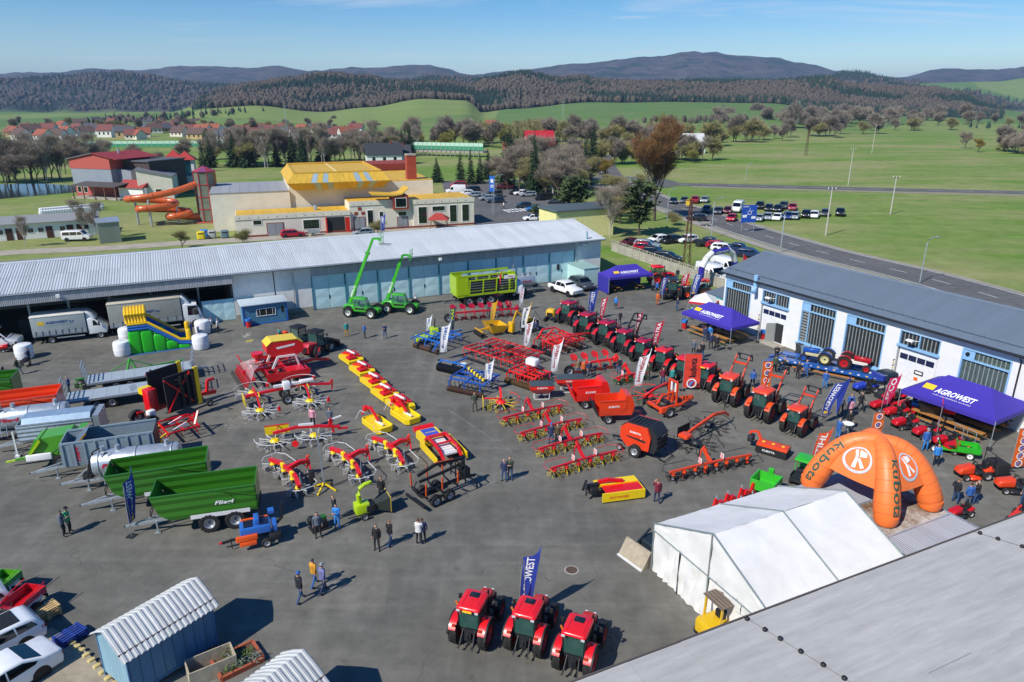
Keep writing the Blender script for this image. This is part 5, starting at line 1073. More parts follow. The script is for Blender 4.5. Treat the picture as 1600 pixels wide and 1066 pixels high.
def small_loader(axle,hd,label):
 t=T('wheel_loader',label,'wheel loader');rear(t,axle,hd=hd);P_=paint('#c01a30')
 wheels(t,(0,1.9),1.5,.55,.4,SILVER,lug=14,n=20,hub=.5);ploft([(-1.0,.6),(.4,.6),(.4,1.35),(-.8,1.5),(-1.05,1.25)],.55,.08).obj('engine_cover',P_,t);B().box((-1.08,-.35,.7),(-1.03,.35,1.2)).obj('grille',BLACK,t,0)
 B().box((.3,-.5,.5),(2.3,.5,.9)).obj('chassis',DARKMETAL,t,0);f=B()
 for x in(.25,1.2):
  for y in(-.6,.6):f.bar((x,y,1.0),(x,y*.95,2.35),.07)
 f.obj('cab_frame',BLACK,t,0)
 for q in([(.22,-.55,1.35),(.22,.55,1.35),(.22,.53,2.3),(.22,-.53,2.3)],[(1.24,-.55,1.1),(1.24,.55,1.1),(1.24,.53,2.3),(1.24,-.53,2.3)],[(.3,-.6,1.1),(1.2,-.6,1.1),(1.2,-.58,2.3),(.3,-.58,2.3)],[(.3,.6,1.1),(1.2,.6,1.1),(1.2,.58,2.3),(.3,.58,2.3)]):B().quad(*q).obj('cab_window',CABG,t,0)
 B().rbox((.1,-.7,2.35),(1.4,.7,2.5),.1,.06).obj('cab_roof',BLACK,t)
 for y in(-1,1):B().bar((1.2,y*.65,2.0),(1.3,y*.95,2.1),.04).rbox((1.25,y*1.0-.1,1.9),(1.32,y*1.0+.1,2.2),.03).obj('mirror',BLACK,t)
 for y in(-.35,.35):B().bars([(1.6,y,1.2),(2.6,y,1.1),(3.2,y,.45)],.1,.16).obj('boom_arm',DARKMETAL,t,0)
 B().prism([(3.15,.2),(3.9,.15),(3.9,.25),(3.35,.4),(3.2,.95),(3.1,.95)],'y',-.85,.85).obj('bucket',DARKMETAL,t,0)
small_loader((488,556),62,'small red wheel loader with black cab facing away beside the red drill');small_loader((460,548),55,'second small wheel loader hidden behind the red and yellow hopper')
def telehandler(rearp,frontp,boom,ang,label,flag=False):
 t=T('telehandler',label,'telehandler',group='telehandlers before the hall gates');put(t,rearp,frontp);GR=paint('#3fae2a');
 G2=mat('rim_white_green','#cfd6cd',.4,.2)
 wheels(t,(-1.45,1.45),1.9,.62,.5,G2,lug=16,n=22,hub=.55)
 ploft([(-2.2,.55),(2.1,.5),(2.25,.7),(2.2,1.05),(1.2,1.15),(.9,1.3),(-.9,1.35),(-2.1,1.4),(-2.35,1.1)],.55,.08).obj('body',GR,t,50)
 ploft([(-1.0,.75),(1.0,.75),(1.0,1.25),(-.8,1.45),(-1.0,1.3)],.2,.06).shift(0,-.75,0).obj('engine_cover',GR,t,50);B().box((-.6,-.965,1.0),(.7,-.95,1.22)).obj('engine_grille',BLACK,t,0)
 for x in(-1.45,1.45):
  for y in(-.98,.98):arc_fender(B(),(x,y,.62),.7,.5,30,150,.04).obj('mudguard',BLACK,t,40)
 f=B();x0,x1=-.75,1.1
 for y in(-.95,-.15):f.bars([(x0,y,1.2),(x0+.05,y,2.3),(.7,y,2.3),(x1,y,1.2)],.07)
 for x in(x0+.05,.7):f.bar((x,-.95,2.3),(x,-.15,2.3),.07)
 f.obj('cab_frame',GR,t,0);B().rbox((x0-.05,-1.0,2.3),(.8,-.1,2.42),.08,.05).obj('cab_roof',GR,t)
 for q in([(.72,-.92,2.25),(x1,-.92,1.25),(x1,-.18,1.25),(.72,-.18,2.25)],[(x0,-.92,1.3),(x0+.05,-.92,2.25),(x0+.05,-.18,2.25),(x0,-.18,1.3)],[(x0+.05,-.98,1.3),(x1-.05,-.98,1.3),(.68,-.98,2.25),(x0+.1,-.98,2.25)],[(x0+.05,-.12,1.3),(x1-.05,-.12,1.3),(.68,-.12,2.25),(x0+.1,-.12,2.25)]):B().quad(*q).obj('cab_window',CABG,t,0)
 B().rbox((-.2,-.75,1.2),(.25,-.35,1.55),.06).rbox((-.25,-.75,1.5),(-.12,-.35,2.0),.05).obj('seat',BLACK,t)
 a=radians(ang);d=Vector((cos(a),0,sin(a)));p=Vector((-1.75,.25,1.5));L1=boom*.45
 bm=B().bar(p,p+d*L1,.34,.4).obj('boom',GR,t,0);B().bar(p+d*L1*.9,p+d*boom*.78,.27,.32).obj('boom_section',GR,bm,0);B().bar(p+d*boom*.75,p+d*boom,.2,.25).obj('boom_tip',GR,bm,0)
 for k in(.45,.78):B().bar(p+d*boom*k-d*.12,p+d*boom*k+d*.1,.4,.46).obj('boom_collar',GR,bm,0)
 flat_text('boom_lettering','MERLO',p+d*.9+Vector((0,-.172,-.1)),d,Vector((-d.z,0,d.x)),1.5,.22,WHITE,bm,.03)
 B().cyl(p+d*.3+Vector((.5,0,-.2)),p+d*L1*.75,.07).obj('lift_ram',CHROME,t)
 e=p+d*boom;hd=B().bars([e,e+Vector((.55,0,.05)),e+Vector((1.0,0,-.15))],.18,.24).obj('boom_head',GR,t,0);c=e+Vector((1.05,0,-.2))
 fk=B()
 for z in(-.3,.35):fk.bar(c+Vector((0,-.6,z)),c+Vector((0,.6,z)),.07)
 for y in(-.6,-.2,.2,.6):fk.bar(c+Vector((0,y,-.35)),c+Vector((0,y,.9)),.04)
 fk.bar(c+Vector((0,-.6,.9)),c+Vector((0,.6,.9)),.04).obj('fork_carriage',GR,t,0)
 for y in(-.35,.35):B().bar(c+Vector((0,y,-.38)),c+Vector((1.15,y,-.38)),.1,.05).obj('fork_tine',DARKMETAL,t,0)
 return t,t.matrix_basis@(c+Vector((.0,.0,.9)))
_t,TIP=telehandler((548,492),(588,495),8.6,66,'green telehandler with boom raised above the hall roof')
telehandler((608,486),(646,488),5.9,68,'green telehandler with shorter raised boom beside a man in white')
# ================================================================== trailers and implements, left half of the yard
GALV=STEEL;RED=paint('#d9161f');YEL=paint('#f0cf12');GRN=paint('#35721a');GRND=paint('#2f6a18');LIME=paint('#a9c916');ORG=paint('#e2481c');WHT=paint('#e6e6e3');BLU=paint('#2f6fc0');CURT=matte('#1c1d1f',.8)
WTINE=matte('#cfd2d0',.5);YTINE=matte('#d9c22e',.5);BTINE=DARKMETAL
def open_body(t,side,hw,z_in,m,lean=.0,n=3,name='body',end=True,th=.06):
 """open-topped trailer body: side outline [(x,z)...] bottom-rear, bottom-front, front corner, top-front, top-rear"""
 (xr,zb),(xf,_),(xk,zk),(xt,zt),(xe,_)=side
 for s in(-1,1):
  w=B()
  for k in range(n):
   za,zc=zb+(zt-zb)*k/n,zb+(zt-zb)*(k+1)/n;zm=(za+zc)/2
   def fx(z):return xf+(xk-xf)*min(1,(z-zb)/max(zk-zb,.01))if z<=zk else xk+(xt-xk)*(z-zk)/(zt-zk)
   for z0,z1,y0,y1 in((za,zm,hw,hw+.05),(zm,zc,hw+.05,hw)):
    w.add([(xr,s*y0,z0),(fx(z0),s*y0,z0),(fx(z1),s*y1,z1),(xr,s*y1,z1),(xr,s*(y0-th),z0),(fx(z0),s*(y0-th),z0),(fx(z1),s*(y1-th),z1),(xr,s*(y1-th),z1)],[(0,1,2,3),(7,6,5,4),(0,4,5,1),(1,5,6,2),(2,6,7,3),(3,7,4,0)])
  w.obj('side_wall',m,t,0)
  B().bar((xr,s*hw,zt+.03),(xt,s*hw,zt+.03),.1,.09).obj('top_rail',m,t,0)
 B().box((xr,-hw+.06,zb-.04),(xf,hw-.06,zb+.02)).obj('floor',m,t,0)
 f=B();pts=[(xf,zb),(xk,zk),(xt,zt)]
 for(xa,za),(xb,zc)in zip(pts,pts[1:]):f.add([(xa,-hw+.05,za),(xa,hw-.05,za),(xb,hw-.05,zc),(xb,-hw+.05,zc),(xa+.05,-hw+.05,za),(xa+.05,hw-.05,za),(xb+.05,hw-.05,zc),(xb+.05,-hw+.05,zc)],[(3,2,1,0),(4,5,6,7),(0,1,5,4),(1,2,6,5),(2,3,7,6),(3,0,4,7)])
 f.obj('front_wall',m,t,0)
 if end:B().box((xr-.06,-hw,zb),(xr,hw,zt+.05)).obj('tailgate',m,t,0)
def running_gear(t,xs,R_=.58,w=.5,track=1.9,zc=.95,x0=-3,x1=2.6,drawbar=2.0,m=GALV,jack=True):
 wheels(t,xs,track,R_,w,SILVER,lug=16,n=22,hub=.52)
 c=B()
 for y in(-.42,.42):c.bar((x0,y,zc),(x1,y,zc),.12,.2)
 for x in xs:c.cyl((x,-track/2,R_),(x,track/2,R_),.07)
 c.obj('chassis',m,t,0)
 d=B()
 for y in(-.4,.4):d.bar((x1,y,zc-.05),(x1+drawbar*.85,0,.55),.12,.16)
 d.bar((x1+drawbar*.8,0,.57),(x1+drawbar,0,.5),.12);d.obj('drawbar',m,t,0);B().lathe([(.05,-.04),(.09,0),(.05,.04)],(x1+drawbar+.06,0,.5),(0,0,1),10).obj('towing_eye',DARKMETAL,t)
 if jack:B().bar((x1+drawbar*.3,.35,.8),(x1+drawbar*.3,.35,.05),.09).cbox((x1+drawbar*.3,.35,.03),(.3,.3,.05)).obj('jack_leg',m,t,0)
def tipper(rearp,frontp,label,mat_=None,text='Fliegl',L_=5.7,hw=1.15,zt=2.75):
 t=T('tipping_trailer',label,'trailer');put(t,rearp,frontp);m=mat_ or GRN;tot=L_+2.0;t2=tot/2;xr=-t2;xt=xr+L_
 open_body(t,[(xr,1.15),(xt-.9,1.15),(xt-.35,1.6),(xt,zt),(xr,zt)],hw,0,m)
 running_gear(t,(xr+1.3,xr+2.75),.6,.5,1.95,.95,xr,xt-.7,2.5)
 for s in(-1,1):
  B().box((xr+.4,s*(hw+.02)-.02,1.05),(xr+3.7,s*(hw+.02)+.02,1.32)).obj('wheel_guard',WHT,t,0)
  B().bar((xr+1.1,s*(hw+.06),2.0),(xr+1.9,s*(hw+.08),zt),.05).bar((xr,s*(hw+.07),2.15),(xr+2.2,s*(hw+.07),zt+.05),.05).obj('tailgate_arm',m,t,0)
  if text:flat_text('trailer_lettering',text,(xr+2.3 if s>0 else xr+1.2,s*(hw+.055),1.75),(-s,0,0),(0,0,1),1.1,.32,WHITE,t,.03,.25,.012)
 B().box((xr-.1,-hw,.8),(xr-.02,hw,1.05)).obj('rear_bumper',DARKMETAL,t,0)
 B().tube([(xt-.1,.5,2.2),(xt+.25,.45,1.6),(xt+.3,.3,1.1),(xt+.1,.1,.9)],.03,5).tube([(xt-.1,-.3,2.2),(xt+.2,-.3,1.5),(xt+.4,-.1,.9)],.03,5).obj('hydraulic_hose',BLACK,t)
tipper((398,806),(203,834),'dark green tipping trailer with white lettering, nearest of two')
tipper((315,771),(142,799),'dark green tipping trailer behind the nearest one, beside silver tanker')
tipper((84,660),(-72,682),'orange red tipping trailer at the left edge',ORG,None,6.2,1.2,2.7);tipper((16,634),(-120,650),'green trailer corner showing at the left edge',GRN,None)
tipper((28,918),(-50,985),'small green tipping trailer behind the pale car',paint('#4f9a1c'),None,2.4,.8,1.7);tipper((62,945),(-18,1012),'small red tipping trailer beside the wooden pallets',paint('#c01522'),None,2.6,.8,1.7)
def tank_trailer(rearp,frontp,label,L_=5.4,R_=.85,text='Fliegl',z=1.75,xs=None,rails=True):
 t=T('slurry_tanker',label,'tanker');put(t,rearp,frontp);tot=L_+2.2;xr=-tot/2;xf=xr+L_
 B().lathe([(.05,-.02),(R_*.6,0),(R_*.93,.1),(R_,.28),(R_,L_-.28),(R_*.93,L_-.1),(R_*.6,L_),(.05,L_+.02)],(xr,0,z),(1,0,0),24).obj('tank',mat('galvanised_tank','#b9c2c8',.38,.55,var=.2,scale=2.2),t,50)
 for x in(xr+.5,xr+L_/2,xf-.5):B().lathe([(R_+.03,-.05),(R_+.05,0),(R_+.03,.05)],(x,0,z),(1,0,0),24).obj('tank_hoop',GALV,t)
 running_gear(t,xs or(xr+1.5,xr+2.9),.6,.5,1.95,.82,xr+.3,xf-.3,2.4)
 for x in(xf-.7,xf-1.6,xr+.8):B().cyl((x,0,z+R_-.05),(x,0,z+R_+.3),.16,n=12).obj('filler_dome',GALV,t)
 B().tube([(xf-.7,.0,z+R_+.25),(xf-.2,.3,z+R_+.1),(xf+.2,.3,z),(xf+.4,.2,.9)],.06,7).tube([(xf-1.0,.3,z+R_),(xf-.1,.6,z+.4),(xf+.3,.5,1.1)],.05,7).obj('suction_hose',BLACK,t)
 B().bar((xf-.2,.3,z+.3),(xf+1.3,.1,.7),.09).obj('strut',GALV,t,0);B().rbox((xf+.1,-.3,.75),(xf+.7,.3,1.15),.06).obj('pump',DARKMETAL,t)
 l=B()
 for x in(xf-1.15,xf-.75):l.bar((x,R_+.12,.6),(x,R_*.55,z+R_+.2),.04)
 for k in range(6):f=k/5.5;l.bar((xf-1.15,R_+.12-f*.35*R_,.7+f*(z+R_-.7)),(xf-.75,R_+.12-f*.35*R_,.7+f*(z+R_-.7)),.035)
 l.obj('ladder',GALV,t,0)
 for s in(-1,1):flat_text('tank_lettering',text,(xf-.7 if s>0 else xf-2.2,s*(R_+.005),z-.12),(-s,0,0),(0,0,1),1.4,.4,matte('#c01f3a'),t,.04,.25,.012)
tank_trailer((284,745),(102,767),'galvanised slurry tanker with red lettering between grey wagon and green trailer');tank_trailer((102,676),(-45,694),'galvanised slurry tanker behind the ribbed grey spreader',5.2,.82)
tank_trailer((772,467),(862,452),'galvanised tanker behind the yellow green wagon',5.2,.8)
def grey_wagon():
 t=T('push_off_wagon','grey steel wagon with vertical ribs and red logo panel','trailer');put(t,(240,722),(66,748));m=mat('blue_grey_paint','#8fa0a8',.5,.1,var=.1)
 xr,xt,hw,zb,zt=-3.9,1.7,1.1,1.1,2.75
 for s in(-1,1):
  B().box((xr,s*hw-.03,zb),(xt,s*hw+.03,zt)).obj('side_wall',m,t,0);B().bar((xr,s*hw,zt+.04),(xt,s*hw,zt+.04),.12).obj('top_rail',m,t,0)
  for k in range(9):x=xr+.3+k*(xt-xr-.4)/8;B().box((x-.05,s*(hw+.06)-.05,zb),(x+.05,s*(hw+.06)+.04,zt)).obj('side_rib',m,t,0)
 B().box((xt,-hw,zb),(xt+.06,hw,zt)).obj('front_wall',m,t,0);B().box((xr-.06,-hw,zb),(xr,hw,zt)).obj('tailgate',DARKMETAL,t,0);B().box((xr,-hw,zb-.05),(xt,hw,zb)).obj('floor',m,t,0)
 for s in(-1,1):B().box((xt-1.4,s*(hw+.035)-.01,zb+.15),(xt-.5,s*(hw+.035)+.01,zt-.15)).obj('logo_panel',matte('#7e8c94'),t,0);flat_text('wagon_lettering','Fliegl',(xt-.85 if s<0 else xt-1.15,s*(hw+.04),zb+.3),(0,0,1),(s,0,0),1.1,.4,matte('#c01f3a'),t,.04,.2,.012)
 B().add([(xt-1.6,-hw+.1,zt+.55),(xt-1.6,hw-.1,zt+.55),(xt-.6,hw-.1,zt-.4),(xt-.6,-hw+.1,zt-.4)],[(0,1,2,3)]).obj('push_plate',mat('blue_grey_dark','#5d7388',.5,.2),t,0);[B().bar((xt-1.6,y,zt+.55),(xt-.6,y,zt-.5),.1).obj('plate_frame',matte('#a5762c'),t,0)for y in(hw-.1,.1-hw)]
 running_gear(t,(xr+1.4,xr+2.8),.6,.5,1.9,.92,xr,xt,2.3)
 B().tube([(xt+.1,.4,2.3),(xt+.7,.2,1.9),(xt+.9,0,1.0)],.035,5).tube([(xt+.1,.1,2.2),(xt+.5,-.2,1.7),(xt+.8,-.1,.9)],.035,5).obj('hydraulic_hose',BLACK,t)
grey_wagon()
def spreader():
 t=T('manure_spreader','galvanised muck spreader with ribbed sides and white jack leg','spreader');put(t,(155,690),(6,708));xr,xt,hw=-3.2,1.6,1.0
 open_body(t,[(xr,1.1),(xt,1.1),(xt+.02,1.6),(xt+.05,2.35),(xr,2.35)],hw,0,GALV,n=4,name='body')
 B().prism([(-hw,2.35),(hw,2.35),(hw*.6,2.75),(-hw*.6,2.75)],'x',xr+.1,xt-.3).obj('cover',mat('blue_galv','#9fb6c8',.35,.4,var=.2),t,0)
 running_gear(t,(xr+1.2,xr+2.5),.55,.45,1.8,.9,xr,xt,2.0);B().box((xr-.5,-hw-.05,.9),(xr-.1,hw+.05,2.6)).obj('beater_housing',GALV,t,0)
 for y in(-.6,-.2,.2,.6):B().cyl((xr-.35,y,1.0),(xr-.35,y,2.5),.12,n=8).obj('beater',DARKMETAL,t)
 B().bar((xt+.3,1.0,2.0),(xt+.3,1.0,.1),.1).cbox((xt+.3,1.0,.08),(.3,.3,.14)).obj('stand',WHT,t,0)
 flat_text('spreader_lettering','FARMTECH',(xr+2.6,hw+.06,1.5),(-1,0,0),(0,0,1),1.3,.2,matte('#c01f3a'),t,.02);flat_text('spreader_lettering','FARMTECH',(xr+1.3,-hw-.06,1.5),(1,0,0),(0,0,1),1.3,.2,matte('#c01f3a'),t,.02)
spreader()
def flatbed(rearp,frontp,label):
 t=T('bale_trailer',label,'trailer');put(t,rearp,frontp);L_=(Vector(G(*rearp))-Vector(G(*frontp))).length;x0,x1=-L_/2,L_/2-1.6;n=9;w=(x1-x0)/n
 for i in range(n):B().box((x0+i*w,-1.2,1.02),(x0+(i+1)*w-.015,1.2,1.08)).obj('deck_plate',mat('grey_deck','#a9b5bb',.55,.2,var=.15),t,0)
 for s in(-1,1):B().bar((x0,s*1.2,1.0),(x1,s*1.2,1.0),.08,.16).obj('side_rail',GALV,t,0)
 for x,ln in((x0,-.25),(x1,.3)):
  f=B()
  for y in(-1.15,-.4,.4,1.15):f.bar((x,y,1.0),(x+ln,y,2.6),.07)
  for z in(1.35,1.75,2.15,2.58):f.bar((x+ln*(z-1)/1.6,-1.15,z),(x+ln*(z-1)/1.6,1.15,z),.06)
  f.obj('end_frame',GALV,t,0)
 running_gear(t,(x0+2.2,x0+3.3),.48,.4,1.8,.85,x0+.3,x1-.2,1.8)
flatbed((108,640),(318,608),'grey flatbed bale trailer with end frames, nearer of two');flatbed((140,611),(330,582),'grey flatbed bale trailer with end frames, farther one with tall right frame')
def rotor(t,c,r,arms,tine_m,hub_m,col=None,tilt=(0,0),tine=.45,guard=False,wheels_=True,z=.55,hs=1.):
 """rake or tedder rotor: hub, arms with hanging tines, running wheels"""
 g=T('rotor');g.parent=t;g.location=(c[0],c[1],z);g.rotation_euler=(tilt[0],tilt[1],R.random())
 B().lathe([(.05*hs,.22),(.3*hs,.18),(.45*hs,.02),(.42*hs,-.05)],axis=(0,0,1),n=14).obj('hub',hub_m,g);a=B();ti=B()
 for k in range(arms):
  an=2*pi*k/arms;u=Vector((cos(an),sin(an),0));v=Vector((-sin(an),cos(an),0));a.bar(u*.35,u*r,.05)
  for q in range(4):
   p=u*(r-.06-q*.12);ti.bar(p,p+Vector((0,0,-tine))+v*.12,.025)
 a.obj('rotor_arm',col or tine_m,g,0,kind='stuff');ti.obj('spring_tine',tine_m,g,0,kind='stuff')
 if wheels_:
  for an in(.6,2.5,4.6):wheel(g,(.5*cos(an),.5*sin(an),.2-z),.2,.14,SILVER,n=12)
 return g
def curve_guard(t,c,r,a0,a1,z,m,name='guard_rail',rad=.03):
 return B().tube([(c[0]+r*cos(radians(a0+(a1-a0)*i/12)),c[1]+r*sin(radians(a0+(a1-a0)*i/12)),z)for i in range(13)],rad,5).obj(name,m,t)
def four_rotor_rake(rearp,frontp,label):
 t=T('rotary_rake',label,'rake');put(t,rearp,frontp)
 B().bar((-4.2,0,1.25),(1.2,0,1.55),.28,.26).obj('main_beam',RED,t,0);B().bar((-1.4,0,1.75),(1.6,0,1.75),.3,.25).obj('white_cover',WHT,t,0);B().bar((1.2,0,1.55),(4.3,0,1.05),.24).bars([(4.2,0,1.1),(4.5,0,1.5),(4.4,0,.4)],.14).obj('headstock',RED,t,0)
 B().rbox((-.5,-.35,1.3),(.2,.35,2.1),.06).obj('gear_box',WHT,t);B().rbox((1.2,-.2,1.7),(2.6,.25,2.0),.08).obj('white_tank',WHT,t)
 for(x,y)in((-3.2,-2.5),(-3.2,2.5),(1.6,-2.4),(1.6,2.4)):
  rotor(t,(x,y),1.75,12,WTINE,YEL,WTINE);s=1 if y>0 else-1
  B().bars([(x,s*.1,1.35),(x,s*1.3,1.5),(x,y,.8)],.16,.18).obj('rotor_boom',RED,t,0);curve_guard(t,(x,y),1.85,20 if s>0 else 200,160 if s>0 else 340,1.0,WTINE)
  B().rbox((x+1.5,y+s*.9-.1,.5),(x+1.8,y+s*.9+.1,1.0),.05).obj('end_plate',RED,t);B().bar((x+.2,s*.6,1.7),(x+.3,s*1.8,1.0),.08).obj('ram',YEL,t,0)
 for y in(-.9,.9):wheel(t,(-.3,y,.55),.55,.45,SILVER,lug=14,n=20)
 B().box((-4.4,-1.0,.5),(-4.3,.9,1.3)).obj('swath_curtain',YEL,t,0)
four_rotor_rake((372,640),(528,612),'white and red four rotor hay rake with yellow hubs')
def two_rotor_rake(rearp,frontp,label):
 t=T('rotary_rake',label,'rake');put(t,rearp,frontp);L_=6.2
 B().bars([(-2.6,0,1.2),(-.6,0,1.5),(1.2,0,1.35),(3.2,0,1.0)],.22,.24).obj('main_beam',RED,t,0);B().bar((-.4,0,1.65),(.9,0,1.6),.2).bar((2.2,.1,1.7),(3.4,.1,2.0),.12).obj('white_cover',WHT,t,0)
 B().bars([(2.2,0,1.1),(2.4,.0,1.9),(2.6,0,.5)],.2).bar((3,0,.8),(3.9,0,.8),.16).obj('headstock',RED,t,0)
 for x in(-2.5,.9):rotor(t,(x,-.2),1.6,12,WTINE,YEL,WTINE);curve_guard(t,(x,-.2),1.7,180,330,.95,WTINE)
 B().box((-3.3,1.3,.5),(-1.2,1.36,1.3)).obj('swath_curtain',YEL,t,0);B().bar((-3.3,1.33,1.35),(-1.2,1.33,1.35),.08).bar((-2.2,.1,1.3),(-2.2,1.3,1.35),.08).obj('curtain_rail',RED,t,0)
 B().lathe([(.3,-.04),(.3,.04)],(-.8,-1.5,.6),(.4,1,0),14,True).obj('red_disc',RED,t)
two_rotor_rake((388,702),(560,678),'two rotor hay rake with yellow curtain in front of the four rotor one')
def folded_tedder(p,hd,label,n=4):
 """mounted tedder, rotors on a jointed beam across, seen half folded"""
 t=T('hay_tedder',label,'tedder',group='red and white mounted tedders');put(t,p,hd=hd)
 W_=[(-.3,-2.6),(.0,-.9),(.0,.9),(-.3,2.6)]
 B().bars([(-.35,-3.0,.95),(0,-1.4,1.15),(0,1.4,1.15),(-.35,3.0,.95)],.3).obj('cross_beam',RED,t,0)
 B().bars([(0,0,1.2),(1.0,0,1.45),(1.9,0,1.3)],.34).bars([(1.7,0,1.7),(1.9,0,1.2),(1.8,.4,.5)],.12).bars([(1.9,0,1.2),(1.8,-.4,.5)],.12).obj('headstock',RED,t,0);B().rbox((1.75,-.12,1.65),(1.95,.12,1.85),.04).obj('orange_cap',ORG,t)
 for x,y in W_:
  rotor(t,(x,y),.95,6,WTINE,YEL,WTINE,tine=.5,z=.65,hs=.6)
 for s in(-1,1):B().tube([(-1.0,s*3.2,.9),(-.6,s*3.7,1.0),(.6,s*3.7,1.0),(1.1,s*3.1,.95),(1.2,s*1.2,1.0)],.035,6).bar((-.2,s*2.9,1.0),(-.2,s*3.0,2.2),.03).obj('guard_rail',WTINE,t)
 B().rbox((-.2,-1.2,.9),(.1,-.7,1.35),.05).rbox((-.2,.7,.9),(.1,1.2,1.35),.05).obj('gear_case',YEL,t);B().bar((.6,1.2,1.0),(.7,1.25,.1),.07).obj('stand',RED,t,0)
folded_tedder((452,752),40,'red tedder with white tines beside the green trailer rear');folded_tedder((546,734),37,'red tedder with white tines between display stand and men');folded_tedder((612,716),36,'red tedder with white tines, nearest the row of yellow mowers')
def cultivator(t,L_,W_,m,rows=4,tine_m=SOIL,seed=1,z=.85,roller=None,tine_h=.75,frame=.12,step=.45):
 """tined frame: lengthwise and cross beams, curved tines, optional rear roller"""
 r=random.Random(seed)
 for k in range(rows):x=L_/2-k*L_/(rows-1);B().bar((x,-W_/2,z),(x,W_/2,z),frame).obj('cross_beam',m,t,0)
 n=max(3,int(W_/1.2))
 for k in range(n):y=-W_/2+k*W_/(n-1);B().bar((-L_/2,y,z+frame*.9),(L_/2,y,z+frame*.9),frame*.9).obj('frame_beam',m,t,0)
 for k in range(rows):
  x=L_/2-k*L_/(rows-1);y=-W_/2+.1+(k%2)*step/2
  while y<W_/2:
   B().bars([(x,y,z),(x-.18,y,z-.25),(x-.12,y,z-.55),(x+.05,y,z-tine_h)],.05,.05).obj('tine',tine_m if k%2 else m,t,0);y+=step
 for k in range(int(W_*1.2)):
  a=Vector((r.uniform(-L_/2,L_/2),r.uniform(-W_/2,W_/2),z+.15));B().cyl(a,a+Vector((r.uniform(.3,.8),r.uniform(-.1,.1),r.uniform(0,.25))),.05,n=7).obj('ram',r.choice([CHROME,DARKMETAL,m]),t)
 if roller is not None:
  x=-L_/2-.55;g=B();k=-W_/2
  while k<W_/2:g.lathe([(.18,-.05),(.27,-.01),(.27,.01),(.18,.05)],(x,k,.27),(0,1,0),12);k+=.14
  g.obj('ring_roller',roller,t,40,kind='stuff')
  for y in(-W_/2+.2,W_/2-.2,0):B().bars([(-L_/2,y,z),(x,y,z-.05),(x,y,.3)],.09).obj('roller_arm',m,t,0)
def seed_drill():
 t=T('seed_drill','large red seed drill with yellow topped hopper and white hoses','seed drill');put(t,(372,598),(512,572));RD2=RED
 xr=-4.4
 B().prism([(-1.0,2.35),(1.4,2.25),(2.0,2.6),(1.95,3.4),(1.4,3.8),(-1.1,3.9),(-1.6,3.5),(-1.65,2.8)],'y',-1.0,1.0).obj('hopper',RED,t,0);B().prism([(-1.6,3.52),(-1.1,3.93),(1.4,3.83),(1.95,3.42),(1.98,3.46),(1.42,3.9),(-1.1,4.0),(-1.65,3.56)],'y',-1.03,1.03).obj('hopper_lid',YEL,t,0)
 for s in(-1,1):B().prism([(-.6,3.1),(1.1,3.25),(1.15,3.45),(-.75,3.3)],'y',s*1.005,s*1.015).obj('white_stripe',WHITE,t,0)
 fr=B()
 for y in(-1.2,1.2):fr.bars([(-1.3,y,1.2),(-.7,y,2.35),(1.0,y,2.3),(1.3,y,1.2)],.18)
 fr.obj('hopper_frame',WHT,t,0)
 cultivator(t,3.8,5.7,RED,5,RED,11,.95,None,.75,.13,.5);B().box((-.2,-2.7,1.12),(1.5,-1.2,1.2)).obj('cover_plate',RED,t,0);B().bar((-4.0,0,1.0),(3.0,0,1.0),.35,.3).bars([(2.8,0,1.1),(3.9,0,.9),(4.7,0,.75)],.26).bar((3.3,0,1.0),(3.9,0,2.2),.12).obj('main_beam',RED,t,0)
 for y in(-2.9,2.9):B().prism([(-2.3,.5),(1.9,.55),(2.0,1.25),(-2.2,1.35)],'y',y-.04,y+.04).obj('side_shield',RED,t,0)
 for k in range(12):wheel(t,(-1.6,-2.65+k*.48,.42),.42,.4,RED,n=16,hub=.4,name='press_wheel')
 for k in range(10):B().lathe([(.26,-.02),(.3,0),(.26,.02)],(.6,-2.5+k*.55,.3),(0.2,1,0),12,True).obj('disc',DARKMETAL,t)
 B().cyl((-2.4,0,1.6),(-2.4,0,2.5),.28,n=14).cyl((-2.4,0,2.4),(-2.4,0,2.75),.55,.6,n=16).obj('distributor',RED,t)
 for k in range(16):
  a=2*pi*k/16;y=-2.7+k*.36;B().tube([(-2.4+.3*cos(a),.3*sin(a),1.9),(-2.5+.8*cos(a),.8*sin(a),2.0),(-3.2,y*.6,1.5),(-3.7,y,1.0)],.035,5).obj('seed_hose',mat('pale_hose','#d8b6b4',.5),t)
 for k in range(16):B().bars([(-3.4,-2.7+k*.36,1.0),(-4.0,-2.7+k*.36,.7),(-4.3,-2.7+k*.36,.15)],.07).obj('coulter',RED,t,0)
 B().bar((-3.4,-2.9,1.0),(-3.4,2.9,1.0),.14).bar((-4.0,-2.9,.85),(-4.0,2.9,.85),.1).obj('coulter_bar',RED,t,0);B().bar((-4.5,-2.9,.3),(-4.5,2.9,.3),.06).obj('harrow_bar',DARKMETAL,t,0)
 for k in range(22):B().bars([(-4.5,-2.8+k*.265,.3),(-4.75,-2.8+k*.265,.1)],.03).obj('harrow_tine',DARKMETAL,t,0)
 B().bars([(-3.6,2.5,1.2),(-3.8,3.0,1.8),(-3.9,3.4,1.6)],.08).obj('marker_arm',RED,t,0)
seed_drill()
